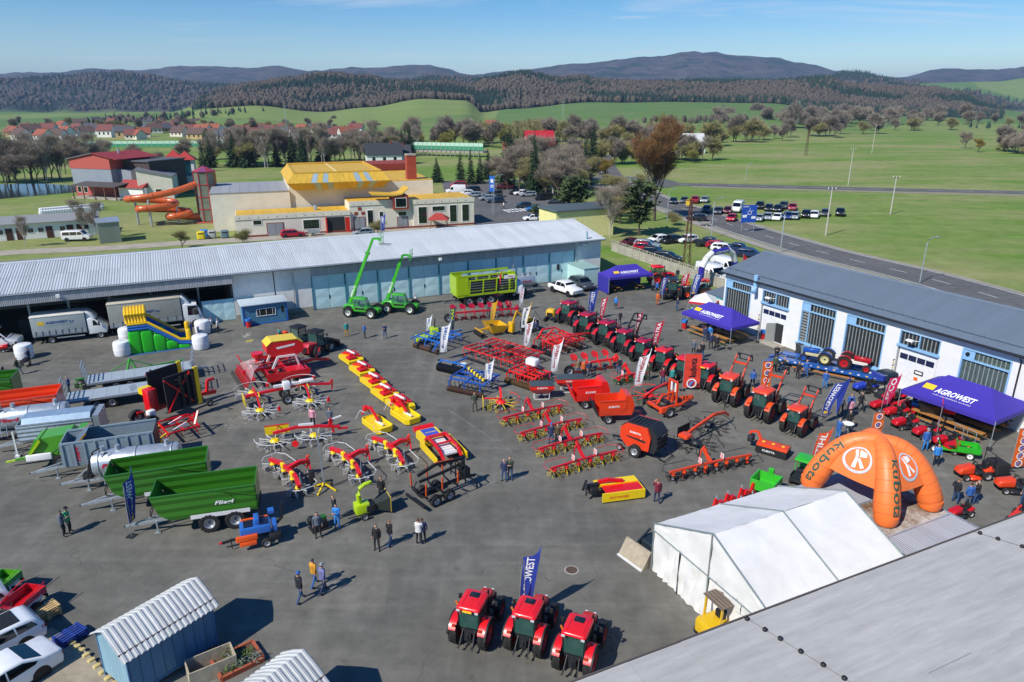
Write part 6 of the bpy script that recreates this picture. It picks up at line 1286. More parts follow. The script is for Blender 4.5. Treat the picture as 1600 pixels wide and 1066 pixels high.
def disc_mower(p,hd,label,kind=0):
 """mounted disc mower: yellow cover tub, red carrier, white ram"""
 t=T('disc_mower',label,'mower');put(t,p,hd=hd)
 if kind==0:
  b=B();o=[(-1.7,-.55),(-1.4,-.85),(1.4,-.85),(1.7,-.55),(1.7,.55),(1.4,.85),(-1.4,.85),(-1.7,.55)]
  b.loft([[(x,y,.12)for x,y in o],[(x,y,.62)for x,y in o],[(x*.95,y*.9,.66)for x,y in o],[(x*.93,y*.86,.5)for x,y in o]],cap=True);b.obj('cover',YEL,t,0)
  B().bar((-.2,0,.6),(1.1,0,.66),.18,.1).obj('label_plate',WHITE,t,0);B().bars([(.2,.0,.75),(-.7,.1,1.1),(-1.6,.2,1.35),(-2.3,.1,1.2)],.2,.22).obj('carrier_arm',RED,t,0)
  B().bars([(-2.2,-.4,.6),(-2.3,0,1.4),(-2.2,.4,.6)],.12).rbox((-2.5,-.2,.9),(-2.1,.25,1.35),.05).obj('headstock',RED,t,0);B().bars([(-2.6,-.9,.2),(-2.4,-.5,1.0),(-1.9,-.3,.9)],.05).obj('white_stand',WTINE,t,0)
 else:
  b=B();b.prism([(-1.5,.15),(1.5,.15),(1.5,.55),(1.2,.75),(-1.2,.75),(-1.5,.55)],'y',-.9,.9);b.obj('cover',YEL,t,0)
  B().bars([(-.9,-.3,.95),(0,-.3,1.15),(1.0,-.3,.95)],.22).bars([(-1.2,.4,.85),(0,.5,1.1),(1.1,.4,.9)],.2).bar((-1.1,-.6,.85),(1.2,.7,.95),.14).obj('carrier',RED,t,0)
  B().prism([(-1.25,.76),(.5,.76),(.45,.9),(-1.2,.92)],'y',-.2,.85).obj('red_cover',RED,t,0);B().rbox((.5,-.85,.72),(1.35,.1,1.0),.06).obj('red_housing',RED,t);B().cyl((-.9,0,1.1),(.9,.1,1.2),.13,n=10).obj('ram',WHT,t);B().bars([(.8,-.7,.3),(.9,-.5,1.1),(.7,.2,1.2)],.12).obj('headstock',RED,t,0);B().tube([(-.6,.3,1.2),(0,.6,1.5),(.7,.2,1.2)],.03,5).obj('hose',BLACK,t)
 return t
for i,(p,k)in enumerate((((549,565),1),((566,583),1),((584,602),1),((602,620),1),((625,637),1))):
 disc_mower(p,-54,f'yellow and red mower, {ORD[i]} from the far end of the long row',k)
disc_mower((590,668),-52,'yellow tub shaped mower standing apart left of the long row',0);disc_mower((634,654),-52,'yellow tub shaped mower at the near part of the row',0)
def front_mower():
 t=T('front_mower','red and yellow conditioner mower with white belt and blue sign','mower');put(t,(662,680),(718,738));t.scale=(1.32,.9,1)
 B().prism([(-2.6,.15),(-1.0,.15),(-1.0,.7),(-1.3,.95),(-2.4,.95),(-2.6,.7)],'y',-1.0,1.0).obj('yellow_cover',YEL,t,0);B().box((-2.3,-.7,.96),(-1.2,.7,1.0)).obj('blue_sign',matte('#2f4fb8'),t,0);flat_text('sign_lettering','PÖTTINGER',(-2.15,-.5,1.002),(0,1,0),(-1,0,0),1.1,.22,YEL,t).location.x=.55
 B().cyl((-2.9,-1.0,.75),(-2.9,1.0,.75),.28,n=12).obj('red_roller',RED,t)
 B().box((-.8,-.7,.8),(1.6,.7,.95)).obj('belt',WHT,t,0)
 for y in(-.9,.9):B().bars([(-1.0,y,.8),(-.6,y,1.35),(1.4,y,1.2),(1.9,y,.7)],.22).obj('side_frame',RED,t,0)
 B().bars([(-.6,-.9,1.3),(-.6,.9,1.3)],.2).bars([(.5,-.9,1.25),(.5,.9,1.25)],.14).obj('cross_frame',RED,t,0)
 for y in(-1.5,1.5):B().prism([(-.9,.3),(1.9,.3),(1.9,.9),(-.9,1.0)],'y',y-.05,y+.05).obj('yellow_flap',YEL,t,0)
 for k in range(7):B().bar((-.7+k*.36,-.72,.97),(-.7+k*.36,.72,.97),.05).obj('belt_slat',matte('#c9c9c4'),t,0)
 wheels(t,(.8,),2.2,.4,.3)
front_mower()
def yellow_red_mower():
 t=T('rear_mower','yellow and red mower with dark headstock beside man in maroon','mower');put(t,(905,780),(1006,767));x0,x1=-1.0,1.9
 B().prism([(x0,.12),(x1,.12),(x1,.72),(x0,.72)],'y',-.95,-.85).obj('yellow_side',YEL,t,0);B().box((x0,.8,.12),(x1,.9,.7)).box((x1-.06,-.85,.12),(x1,.8,.7)).obj('yellow_end',YEL,t,0)
 B().box((x0+.3,-.84,.6),(x1-.07,.1,.7)).obj('red_cover',RED,t,0);B().box((x0,.1,.62),(x1-.07,.79,.78)).obj('yellow_cover',YEL,t,0)
 flat_text('mower_lettering','PÖTTINGER',(x0+.5,-.952,.3),(1,0,0),(0,0,1),1.3,.2,RED,t,.02)
 B().bars([(-.9,.3,.9),(-.2,.2,1.05),(.8,.2,.85)],.2).obj('carrier',RED,t,0);B().bars([(-1.9,-.35,.4),(-1.8,0,1.3),(-1.9,.35,.4)],.12).bar((-1.9,0,.8),(-.9,.2,.8),.25).obj('headstock',DARKMETAL,t,0);B().rbox((-1.6,-.3,.35),(-1.0,.3,.8),.08).obj('gear_case',BLACK,t)
yellow_red_mower()
def folded_mower():
 t=T('mower_combination','red and black mower combination folded upright with yellow curtain','mower');put(t,(214,672),(330,628))
 for y in(-1.15,1.15):
  B().box((-1.2,y-.07,.9),(1.4,y+.07,3.9)).obj('black_curtain',CURT,t,0);B().bars([(-1.2,y*1.12,1.0),(-.2,y*1.15,2.6),(-1.2,y*1.12,3.7)],.1).bars([(1.0,y*1.12,1.2),(-.2,y*1.15,2.6),(1.0,y*1.12,3.8)],.1).obj('lift_frame',RED,t,0)
  for x in(.1,.6,1.1):B().cyl((x,y*1.17,1.1),(x,y*1.17,3.7),.12,n=9).obj('roller',BLACK,t)
  B().box((1.4,y-.1,.8),(1.75,y+.1,4.0)).obj('yellow_cover',YEL,t,0)
 B().bars([(-2.2,0,1.1),(0,0,1.2),(2.6,0,1.0),(3.8,0,.8)],.3).bars([(3.0,0,1.0),(3.2,0,2.0),(3.8,0,2.0)],.2).obj('main_beam',RED,t,0);B().rbox((-2.2,-.4,1.2),(-1.4,.4,3.0),.1).obj('red_housing',RED,t);B().rbox((-2.6,-.9,.9),(-2.0,-.4,1.5),.08).obj('white_tank',WHT,t);B().box((-2.1,.5,2.4),(-1.3,1.1,2.9)).obj('yellow_box',YEL,t,0)
 wheels(t,(-2.6,),1.9,.55,.4,SILVER,lug=14);wheels(t,(2.7,),1.4,.3,.2)
 for y in(-.6,.6):B().bars([(-2.2,y,1.0),(-2.7,y,1.1),(-2.6,y*1.5,.6)],.12).obj('axle_arm',RED,t,0);arc_fender(B(),(-2.6,y*1.58,.55),.62,.4,20,160,.04).obj('mudguard',BLACK,t,40)
 for y in(-2.0,2.0):B().bars([(-.3,y*.6,3.5),(-.4,y,3.7),(-.4,y,3.3)],.07).obj('marker_board',DARKMETAL,t,0)
 for q in((2.4,.9,3.3),(-2.4,1.6,2.6)):
  s_=B()
  for k in range(8):s_.bars([(q[0]+k*.08,q[1],q[2]),(q[0]+k*.08-.1,q[1]+.1,q[2]+.5)],.02)
  s_.obj('spring_rake',WTINE,t,0,kind='stuff')
folded_mower()
def red_cultivator():
 t=T('stubble_cultivator','red cultivator with yellow toothed roller near the grey wagon','cultivator');put(t,(246,692),(318,672));cultivator(t,2.2,2.7,RED,3,SOIL,3,.95,None)
 B().cyl((-1.9,-1.4,.4),(-1.9,1.4,.4),.14,n=10).obj('roller_tube',YEL,t)
 for k in range(10):
  for a in range(6):an=a*pi/3+k*.3;y=-1.35+k*.3;B().bar((-1.9,y,.4),(-1.9+.36*cos(an),y,.4+.36*sin(an)),.07).obj('roller_tooth',YEL,t,0)
 for y in(-.9,.9):B().bar((-1.1,y,.95),(-1.9,y,.6),.1).obj('roller_arm',YEL,t,0)
 B().bars([(1.0,-.5,.9),(1.5,0,1.7),(1.0,.5,.9)],.12).bar((1.4,0,1.6),(-.5,0,1.3),.08).obj('headstock',RED,t,0);B().prism([(-.6,1.0),(.4,1.35),(.5,1.05)],'y',-.7,-.6).obj('white_bracket',WHT,t,0);B().prism([(-.6,1.0),(.4,1.35),(.5,1.05)],'y',.6,.7).obj('white_bracket',WHT,t,0)
red_cultivator()
def green_feeder():
 t=T('green_baler','green forage machine with white guard and yellow drawbar tip','forage machine');put(t,(132,716),(42,727));g=paint('#4f9a24')
 B().prism([(-1.8,.6),(1.0,.6),(1.3,1.2),(.7,2.2),(-1.4,2.4),(-1.9,1.6)],'y',-.8,.8).obj('body',g,t,0);B().prism([(.3,2.1),(1.1,1.1),(1.2,1.2),(.4,2.3)],'y',-1.0,1.0).obj('front_hood',LIME,t,0);B().rbox((-.2,.85,.7),(1.4,1.05,1.2),.08).obj('white_guard',WHT,t)
 B().bars([(1.0,0,.7),(2.4,0,.5)],.16).obj('drawbar',g,t,0);B().bar((2.3,0,.5),(3.0,0,.42),.12).obj('drawbar_tip',LIME,t,0);wheels(t,(-.6,),1.9,.45,.3);B().box((-2.4,-.6,1.6),(-1.9,.6,2.5)).obj('rear_door',g,t,0)
 B().tube([(.9,-.4,1.2),(1.5,-.3,1.4),(2.0,0,.8)],.03,5).obj('hose',BLACK,t)
green_feeder()
def green_rake():
 t=T('green_rake','green folded hay machine lying behind the farther flatbed trailer','rake');put(t,(145,604),(268,581));g=paint('#3c9a2c');B().bar((-4.5,0,.9),(4.5,0,.95),.14).bars([(-.4,-.3,.9),(0,0,2.0),(.4,-.3,.9)],.14).bars([(0,0,1.9),(-1.8,0,1.0)],.08).bars([(0,0,1.9),(1.8,0,1.0)],.08).obj('beam',g,t,0)
 for x in(-4,-2.4,-.8,.8,2.4,4):rotor(t,(x,.1),.7,6,g,DARKMETAL,g,tine=.35)
green_rake()
def wood_processor():
 t=T('firewood_processor','blue and orange firewood processor trailer near green trailer wheels','wood processor');put(t,(446,838),(362,856));bl=paint('#2f66b4');og=paint('#e2571c')
 B().rbox((-.9,-.55,.95),(1.1,.6,1.55),.08).obj('engine_cover',bl,t)
 for x in(-.75,.25):
  for k in range(7):B().box((x+k*.09,-.5,1.55),(x+k*.09+.05,.45,1.59)).obj('louvre',DARKMETAL,t,0)
 B().rbox((-.2,-.6,1.55),(.15,.3,1.95),.05).obj('tower',bl,t);B().rbox((-1.3,-.5,.9),(-.95,.5,1.4),.05).obj('blue_plate',bl,t)
 B().rbox((.0,.62,.75),(1.4,.85,1.15),.06).rbox((.1,.65,.4),(1.2,.9,.72),.05).obj('orange_panel',og,t);B().rbox((-.8,-.8,1.3),(1.0,-.58,1.55),.05).obj('orange_rail',og,t)
 B().bars([(-1.2,0,.6),(1.4,0,.6),(2.3,0,.5)],.14).obj('chassis',DARKMETAL,t,0);wheels(t,(-.5,),1.7,.34,.22);B().cyl((2.3,0,.5),(2.5,0,.5),.07).obj('coupling',RED,t);B().bar((1.7,.3,.1),(1.7,.3,.9),.06).obj('jack_leg',DARKMETAL,t,0)
 B().bars([(-1.2,-.2,1.0),(-1.7,-.2,1.5),(-1.75,-.2,2.6)],.3,.12).obj('conveyor',BLACK,t,0);B().rbox((-1.5,.3,.5),(-.7,.9,.9),.08).obj('dark_guard',BLACK,t);B().box((-1.2,-.5,2.0),(-.8,.0,2.2)).obj('blue_tray',bl,t,0)
wood_processor()
def chipper():
 t=T('wood_chipper','lime and black wood chipper with wide yellow edged funnel','chipper');put(t,(546,812),(600,798))
 B().rbox((-.9,-.45,.4),(.2,.45,1.2),.08).obj('body',LIME,t);B().rbox((-.1,-.5,.5),(.6,.5,1.05),.08).obj('black_housing',BLACK,t)
 o=[(.6,-.3,.5),(.6,.3,.5),(.6,.3,.95),(.6,-.3,.95)];p=[(1.7,-.75,.25),(1.7,.75,.25),(1.7,.75,1.45),(1.7,-.75,1.45)]
 B().loft([o,p],cap=False).loft([[(x,y*.95,z+.02*(1 if z<.8 else-1))for x,y,z in o],[(x+.001,y*.96,z+.03*(1 if z<.8 else-1))for x,y,z in p]],cap=False).obj('funnel',matte('#2b322c'),t,0);f=B();[f.bar(p[i],p[(i+1)%4],.06)for i in range(4)];f.obj('funnel_edge',mat('funnel_yellow','#c9b03a',.5),t,0)
 B().tube([(-.5,0,1.2),(-.55,0,1.9),(-.4,0,2.4),(0,0,2.65),(.5,0,2.7)],[.2,.18,.17,.16,.15],10).obj('discharge_chute',LIME,t);B().bar((.3,0,2.75),(.9,0,2.65),.3,.06).obj('chute_flap',DARKMETAL,t,0);wheels(t,(-.3,),1.3,.3,.2);B().bar((-.9,0,.5),(-1.8,0,.45),.1).obj('drawbar',DARKMETAL,t,0)
chipper()
def chipper_engine():
 t=T('compact_engine','compact black engine unit on a steel frame beside two men','engine');put(t,(480,832),(515,820));B().rbox((-.5,-.5,.15),(.7,.5,.95),.1).obj('engine',BLACK,t);B().box((-.7,-.6,.03),(.9,.6,.15)).obj('base_frame',DARKMETAL,t,0);B().cyl((-.5,-.3,.95),(-.5,.3,.95),.35,n=14).obj('drum',BLACK,t);B().box((.3,-.3,.95),(.7,.2,1.15)).obj('green_box',GRND,t,0)
chipper_engine()
def post_driver():
 t=T('display_mast','tall grey twin mast on yellow splayed feet','post driver');put(t,(507,765),hd=20)
 for y in(-.09,.09):B().bar((0,y,.5),(-.15,y,4.4),.06,.1).obj('mast',STEEL,t,0)
 B().bars([(0,0,.5),(.7,-.5,.05)],.09).bars([(0,0,.5),(-.6,.6,.05)],.09).bars([(0,0,.5),(-.5,-.7,.05)],.09).bars([(0,0,.5),(.5,.7,.05)],.09).obj('foot',YEL,t,0);B().rbox((-.9,.3,.4),(-.5,.7,1.3),.06).obj('motor',BLACK,t)
post_driver()
def forest_trailer():
 t=T('forestry_trailer','black forestry trailer with orange stakes and folded crane','forestry trailer');put(t,(632,800),(745,752));og=paint('#e0541c')
 B().bar((-2.0,0,.85),(2.4,0,.85),.22).bars([(2.2,0,.85),(3.1,0,.6)],.18).obj('main_beam',BLACK,t,0)
 for s in(-1,1):
  B().bar((-1.2,s*.7,.55),(.1,s*.7,.55),.16).obj('bogie',BLACK,t,0)
  for x in(-1.15,.05):wheel(t,(x,s*.85,.45),.45,.4,SILVER,lug=14,n=20)
  for x in(-2.0,-.6,.8):B().bars([(x,s*.2,.9),(x,s*.75,1.0),(x,s*.95,1.2)],.1).obj('bolster',BLACK,t,0);B().bar((x,s*.95,1.2),(x,s*1.0,2.2),.09).obj('stake',og,t,0)
 B().bar((-2.3,-1.2,.5),(-2.3,1.2,.5),.14,.2).obj('rear_bumper',BLACK,t,0)
 g=B()
 for y in(-.9,-.3,.3,.9):g.bar((1.5,y,.9),(1.5,y,2.3),.07)
 for z in(1.2,1.7,2.3):g.bar((1.5,-.9,z),(1.5,.9,z),.07)
 g.obj('headboard',BLACK,t,0);B().cyl((2.0,0,.9),(2.0,0,2.4),.16,n=10).rbox((1.8,-.4,1.0),(2.4,.4,1.7),.08).obj('crane_column',BLACK,t)
 B().bars([(2.0,.05,2.4),(-.4,.15,2.7),(-1.9,.2,2.3)],.18,.2).obj('crane_boom',BLACK,t,0);B().bars([(1.9,-.2,2.2),(.2,-.1,2.0),(-1.9,0,1.9)],.16,.18).obj('crane_jib',BLACK,t,0);B().bar((1.2,.1,2.6),(-.4,.15,2.82),.08).obj('orange_ram',og,t,0)
 for y in(-.15,.15):B().bars([(-2.0,y,1.9),(-2.2,y*2,1.5),(-2.1,y*.5,1.15)],.1,.06).obj('grapple',BLACK,t,0)
 for s in(-1,1):B().bars([(2.4,s*.5,.8),(2.6,s*.9,.4),(2.6,s*.9,.05)],.09).obj('stabiliser',BLACK,t,0)
forest_trailer()
def mini_seat():
 t=T('ride_on_mower','small orange ride-on mower driven across the empty asphalt','lawn mower');put(t,(434,530),(448,527));B().rbox((-.6,-.35,.25),(.6,.35,.6),.1).rbox((.2,-.3,.5),(.7,.3,.8),.1).obj('body',ORG,t);wheels(t,(-.4,.45),.8,.22,.18,n=12)
mini_seat()
# ================================================================== machines, right half of the yard
KRED=paint('#e6261e');KBLK=mat('satin_black','#25282b',.5)
def plough(rearp,frontp,label,n,m,wheel_end=True,W_=.9):
 t=T('reversible_plough',label,'plough');put(t,rearp,frontp);L_=(Vector(G(*rearp))-Vector(G(*frontp))).length
 B().bar((-L_/2,0,1.05),(L_/2,0,1.05),.2).obj('main_beam',m,t,0)
 for k in range(n):
  x=-L_/2+.5+k*(L_-1.4)/(n-1)
  for s in(-1,1):
   B().bars([(x,0,1.05),(x+.1,s*.25,1.05+s*.1),(x+.15,s*.35,1.05-s*.0+(.55 if s>0 else-.45))],.1).obj('leg',m,t,0)
   zc=1.6 if s>0 else.45
   B().add([(x-.35,s*.2,zc-.22),(x+.35,s*.45,zc-.25),(x+.3,s*.6,zc+.05),(x-.1,s*.75,zc+.28),(x-.5,s*.5,zc+.2),(x-.3,s*.24,zc-.2),(x+.38,s*.5,zc-.22),(x+.33,s*.65,zc+.08),(x-.07,s*.8,zc+.3),(x-.47,s*.55,zc+.23)],[(4,3,2,1,0),(5,6,7,8,9),(0,1,6,5),(1,2,7,6),(2,3,8,7),(3,4,9,8),(4,0,5,9)]).obj('mouldboard',m,t,0)
 B().bars([(L_/2,-.4,.5),(L_/2,0,1.5),(L_/2,.4,.5)],.14).rbox((L_/2-.3,-.2,.8),(L_/2+.2,.2,1.3),.06).obj('headstock',m,t,0)
 if wheel_end:wheel(t,(-L_/2-.25,0,.5),.5,.36,SILVER,lug=12,n=18);B().bar((-L_/2-.25,.3,.5),(-L_/2,.1,1.05),.1).obj('wheel_arm',m,t,0)
plough((704,503),(808,495),'long red reversible plough with big land wheel',7,paint('#b51830'));plough((893,587),(962,576),'shorter red and green plough between two white flags',4,KRED)
def loader_wagon():
 t=T('forage_wagon','yellow green three axle forage wagon with black mesh sides','forage wagon');put(t,(702,479),(838,463));L_=11.0;xr,xt,hw,zb,zt=-5.4,2.5,1.2,1.45,3.9
 for s in(-1,1):
  f=B().bar((xr,s*hw,zb),(xt,s*hw,zb),.12,.3).bar((xr,s*hw,zt),(xt,s*hw,zt),.12,.22).bar((xr+1.6,s*hw,zt-.6),(xt,s*hw,zt-.6),.1,.14).box((xr,s*hw-.06,zb),(xr+1.5,s*hw+.06,zt))
  for x in(xr+1.6,xr+3.4,xr+5.2,xr+7.0,xt):f.bar((x,s*hw,zb),(x+.15,s*hw,zt-.5),.14)
  f.obj('side_frame',LIME,t,0)
  for k in range(4):
   x=xr+1.7+k*1.8;x2=min(x+1.65,xt-.1)
   for q in range(5):B().box((x,s*hw-.03,zb+.2+q*.33),(x2,s*hw+.03,zb+.48+q*.33)).obj('mesh_slat',CURT,t,0)
  B().box((xt-1.6,s*(hw+.08)-.01,zt-.75),(xt-.1,s*(hw+.08)+.01,zt-.3)).obj('white_sign',WHITE,t,0);flat_text('wagon_lettering','Fliegl',(xt-.6 if s>0 else xt-1.1,s*(hw+.09),zt-.66),(-s,0,0),(0,0,1),.8,.26,RED,t,.02,.2)
  B().bar((xr+.9,s*1.3,1.35),(xr+5.6,s*1.3,1.35),.3,.06).obj('mudguard',BLACK,t,0)
 B().box((xr-.1,-hw,zb),(xr,hw,zt)).box((xt,-hw,zb),(xt+.1,hw,zt-.2)).box((xr,-hw,zb-.1),(xt,hw,zb)).obj('end_wall',LIME,t,0)
 running_gear(t,(xr+1.6,xr+3.05,xr+4.5),.66,.6,2.0,1.05,xr,xt,2.6,DARKMETAL);B().rbox((xt+.1,-1.15,.9),(xt+1.3,1.15,2.1),.35,.25).obj('pickup_housing',WHT,t)
loader_wagon()
def yellow_machines():
 t=T('stone_rake','yellow hopper shaped machine with black rollers below a yellow flag','machine');put(t,(733,528),(800,517));y_=paint('#d9a514')
 B().loft([[(-.2,-1.1,.4),(1.4,-1.1,.4),(1.4,1.1,.4),(-.2,1.1,.4)],[(-.7,-1.3,1.6),(1.9,-1.3,1.3),(1.9,1.3,1.3),(-.7,1.3,1.6)]],cap=False).obj('hopper',y_,t,0);B().cyl((.5,-1.0,.8),(.5,1.0,.8),.3,n=12).obj('auger',DARKMETAL,t)
 for k in range(5):wheel(t,(-1.7,-1.0+k*.5,.33),.33,.3,DARKMETAL,n=14,name='press_wheel')
 B().bar((-1.7,-1.2,.8),(-1.7,1.2,.8),.14).bar((-1.7,0,.8),(-.3,0,.9),.2).obj('frame',y_,t,0)
 t=T('post_machine','black and yellow arm machine beside the white winged flag','machine');put(t,(810,522),(845,512));B().rbox((-1,-.6,.3),(.9,.6,1.2),.1).obj('engine',BLACK,t);B().rbox((-.9,-.4,1.2),(.2,.4,1.6),.1).obj('cover',y_,t);B().bars([(-.6,0,1.4),(-1.7,.3,2.6),(-2.4,.4,1.0)],.16).obj('boom',y_,t,0);B().rbox((-2.7,.0,.3),(-2.2,.7,1.5),.08).obj('head',y_,t);B().tube([(-.4,.2,1.6),(-1.0,.6,2.7),(-1.9,.4,2.0)],.04,5).tube([(.6,.2,1.2),(1.3,.5,1.9),(1.6,-.3,.9)],.04,5).obj('hose',BLACK,t);wheels(t,(-.4,.5),1.3,.3,.25)
 t=T('mini_dumper','small yellow machine on black tracks left of dark red tractors','machine');put(t,(861,501),hd=70);B().rbox((-.6,-.55,.5),(.5,.55,1.5),.3,.3).obj('hood',paint('#e0b01c'),t);B().box((-.5,-.35,.6),(-.62,.35,1.1)).obj('grille',BLACK,t,0)
 for y in(-.6,.6):B().rbox((-.9,y-.17,.02),(.9,y+.17,.45),.2).obj('track',RUBBER,t)
 t=T('lime_mower','lime and black mower behind the tall white feather flag','mower');put(t,(668,533),hd=15);B().rbox((-1.3,-.6,.15),(.2,.6,.7),.12).obj('cover',LIME,t);B().rbox((.3,-.5,.2),(1.2,.5,1.5),.1).obj('housing',LIME,t);B().box((-.9,-.8,.05),(1.4,-.6,.5)).obj('skirt',CURT,t,0);B().bars([(.8,0,1.5),(.9,.1,2.4)],.3,.1).obj('upright',KBLK,t,0)
yellow_machines()
def trailed_cultivator(rearp,frontp,label,L_,W_,m,seed,wheels_x=None,roller=None,rows=4,draw=1.6,z=.85,discs=0,cat='cultivator',name='cultivator',step=.45):
 t=T(name,label,cat);put(t,rearp,frontp);cultivator(t,L_,W_,m,rows,m if seed%2 else DARKMETAL,seed,z,roller,step=step)
 B().bars([(L_/2-.6,-.5,z+.1),(L_/2+draw,0,z-.15)],.13).bars([(L_/2-.6,.5,z+.1),(L_/2+draw,0,z-.15)],.13).bar((L_/2+draw,0,z-.15),(L_/2+draw+.5,0,z-.2),.14).obj('drawbar',m,t,0)
 for x in(wheels_x or()):wheels(t,(x,),W_*.55,.42,.32,SILVER,n=18)
 for k in range(discs):
  for x in(L_/2-.3,-.2):B().lathe([(.22,-.02),(.27,0),(.22,.02)],(x,-W_/2+(k+.5)*W_/discs,.28),(.25,1,0),12,True).obj('disc',SOIL,t)
 return t
CB_=paint('#2a6fc4');CB2=paint('#2456ac')
t=trailed_cultivator((652,553),(722,528),'blue cultivator with folded wings behind two white feather flags',3.2,3.4,CB_,3,(-2.1,),mat('brown_roller','#6e5140',.8),4,1.2,1.1)
B().bars([(-1.6,-1.7,1.2),(-2.6,-1.9,1.0),(-2.8,-1.8,.5)],.12).bars([(-1.6,1.7,1.2),(-2.4,1.9,1.0)],.12).obj('rear_arm',CB_,t,0)
t=T('ring_roller','blue framed black ring roller between two blue cultivators','roller');put(t,(690,590),(738,566));g_=B()
for k in range(18):g_.lathe([(.3,-.07),(.42,0),(.3,.07)],(-1.2,-1.4+k*.16,.42),(0,1,0),14)
g_.obj('ring_stack',KBLK,t,40,kind='stuff');B().bars([(-1.2,-1.5,.45),(-.6,-1.4,.9),(-.6,1.4,.9),(-1.2,1.5,.45)],.12).bar((-.6,0,.9),(1.6,0,.7),.14).obj('frame',CB_,t,0);B().lathe([(.3,-.1),(.3,.1)],(.2,-.6,.6),(0,0,1),12,True).obj('counter_disc',WHT,t);wheels(t,(.2,),1.0,.3,.2)
t=trailed_cultivator((703,600),(783,610),'dark blue cultivator with rusty ring roller by standing man',2.6,3.6,CB2,4,None,mat('brown_roller','#6e5140',.8),4,.3,1.0);t.rotation_euler.z=radians(62)
for k in range(6):B().rbox((-.9+.35*k,-1.4+k*.5,1.1),(-.6+.35*k,-1.2+k*.5,1.35),.04).obj('yellow_spring',YEL,t)
def big_harrow():
 t=T('flexible_harrow','wide red harrow frame spread flat over black tines','harrow');a=G(786,562);t.location=(*a,0);t.rotation_euler=(0,0,radians(-42));cultivator(t,6.8,4.2,KRED,9,KBLK,5,.95,None,.85,.09,.6)
 for k in range(8):B().bar((-3.4+k*.9,-2.1,1.1),(-2.6+k*.9,2.1,1.15),.07).obj('brace',KRED,t,0)
 for s in(-1,1):B().bar((-3.5,s*2.35,.25),(3.5,s*2.35,.25),.07).bar((-3.5,s*2.5,.15),(3.5,s*2.5,.15),.05).obj('side_bar',KBLK,t,0)
 for x,y in((-1.5,-.6),(.2,.8),(1.6,-.9)):o=wheel(t,(x,y,1.25),.38,.3,KBLK,n=16);o.rotation_euler=(1.2,0,.4)
 B().bars([(3.4,0,1.0),(4.6,0,.8)],.16).obj('drawbar',KRED,t,0)
big_harrow()
t=trailed_cultivator((818,560),(930,532),'red folding cultivator with wheels behind two white feather flags',3.6,3.4,KRED,7,(-1.6,),KBLK,6,1.9,1.15,7,step=.4)
for s in(-1,1):B().bars([(-1.6,s*1.7,1.1),(-1.0,s*1.75,1.9),(.6,s*1.7,1.8),(1.5,s*1.2,1.2)],.14).bars([(-1.2,s*1.0,1.2),(0,s*1.3,1.8)],.12).obj('wing_frame',KRED,t,0)
t=trailed_cultivator((800,600),(856,592),'red disc drill with white seed tank and brown roller',2.2,3.2,KRED,9,None,mat('brown_roller2','#66502f',.8),4,.4,.95,9,'seed drill','disc_drill');t.rotation_euler.z=radians(48)
B().rbox((-.1,-.6,1.5),(.8,.6,2.2),.2,.2).obj('seed_tank',WHT,t);B().bars([(.3,-.5,1.1),(.3,0,1.6),(.3,.5,1.1)],.1).obj('tank_stand',KRED,t,0)
def fert_spreader(p,hd,label,w):
 t=T('fertiliser_spreader',label,'spreader');put(t,p,hd=hd);B().rbox((-.6,-w/2,1.3),(.6,w/2,1.42),.05).obj('hopper_lid',matte('#3c4a50'),t);B().loft([[(-.3,-w*.35,.6),(.3,-w*.35,.6),(.3,w*.35,.6),(-.3,w*.35,.6)],[(-.58,-w/2+.02,1.0),(.58,-w/2+.02,1.0),(.58,w/2-.02,1.0),(-.58,w/2-.02,1.0)],[(-.58,-w/2+.02,1.3),(.58,-w/2+.02,1.3),(.58,w/2-.02,1.3),(-.58,w/2-.02,1.3)]]).obj('hopper',KRED,t,0)
 b=B()
 for y in(-w*.3,w*.3):b.bars([(-.4,y,.6),(-.4,y,.05),(.4,y,.05),(.4,y,.6)],.06)
 b.bar((-.4,-w*.3,.05),(-.4,w*.3,.05),.06).obj('stand',WTINE,t,0);flat_text('spreader_lettering','KUBOTA',(-.605,.45,1.08),(0,-1,0),(0,0,1),.9,.16,WHITE,t,.02)
 for y in(-.3,.3):B().lathe([(.25,-.03),(.25,.03)],(-.2,y,.45),(0,0,1),12,True).obj('spreading_disc',STEEL,t)
fert_spreader((846,622),95,'black lidded red fertiliser spreader, left of the pair',2.1);fert_spreader((890,611),95,'black lidded red fertiliser spreader, right of the pair and wider',2.5)
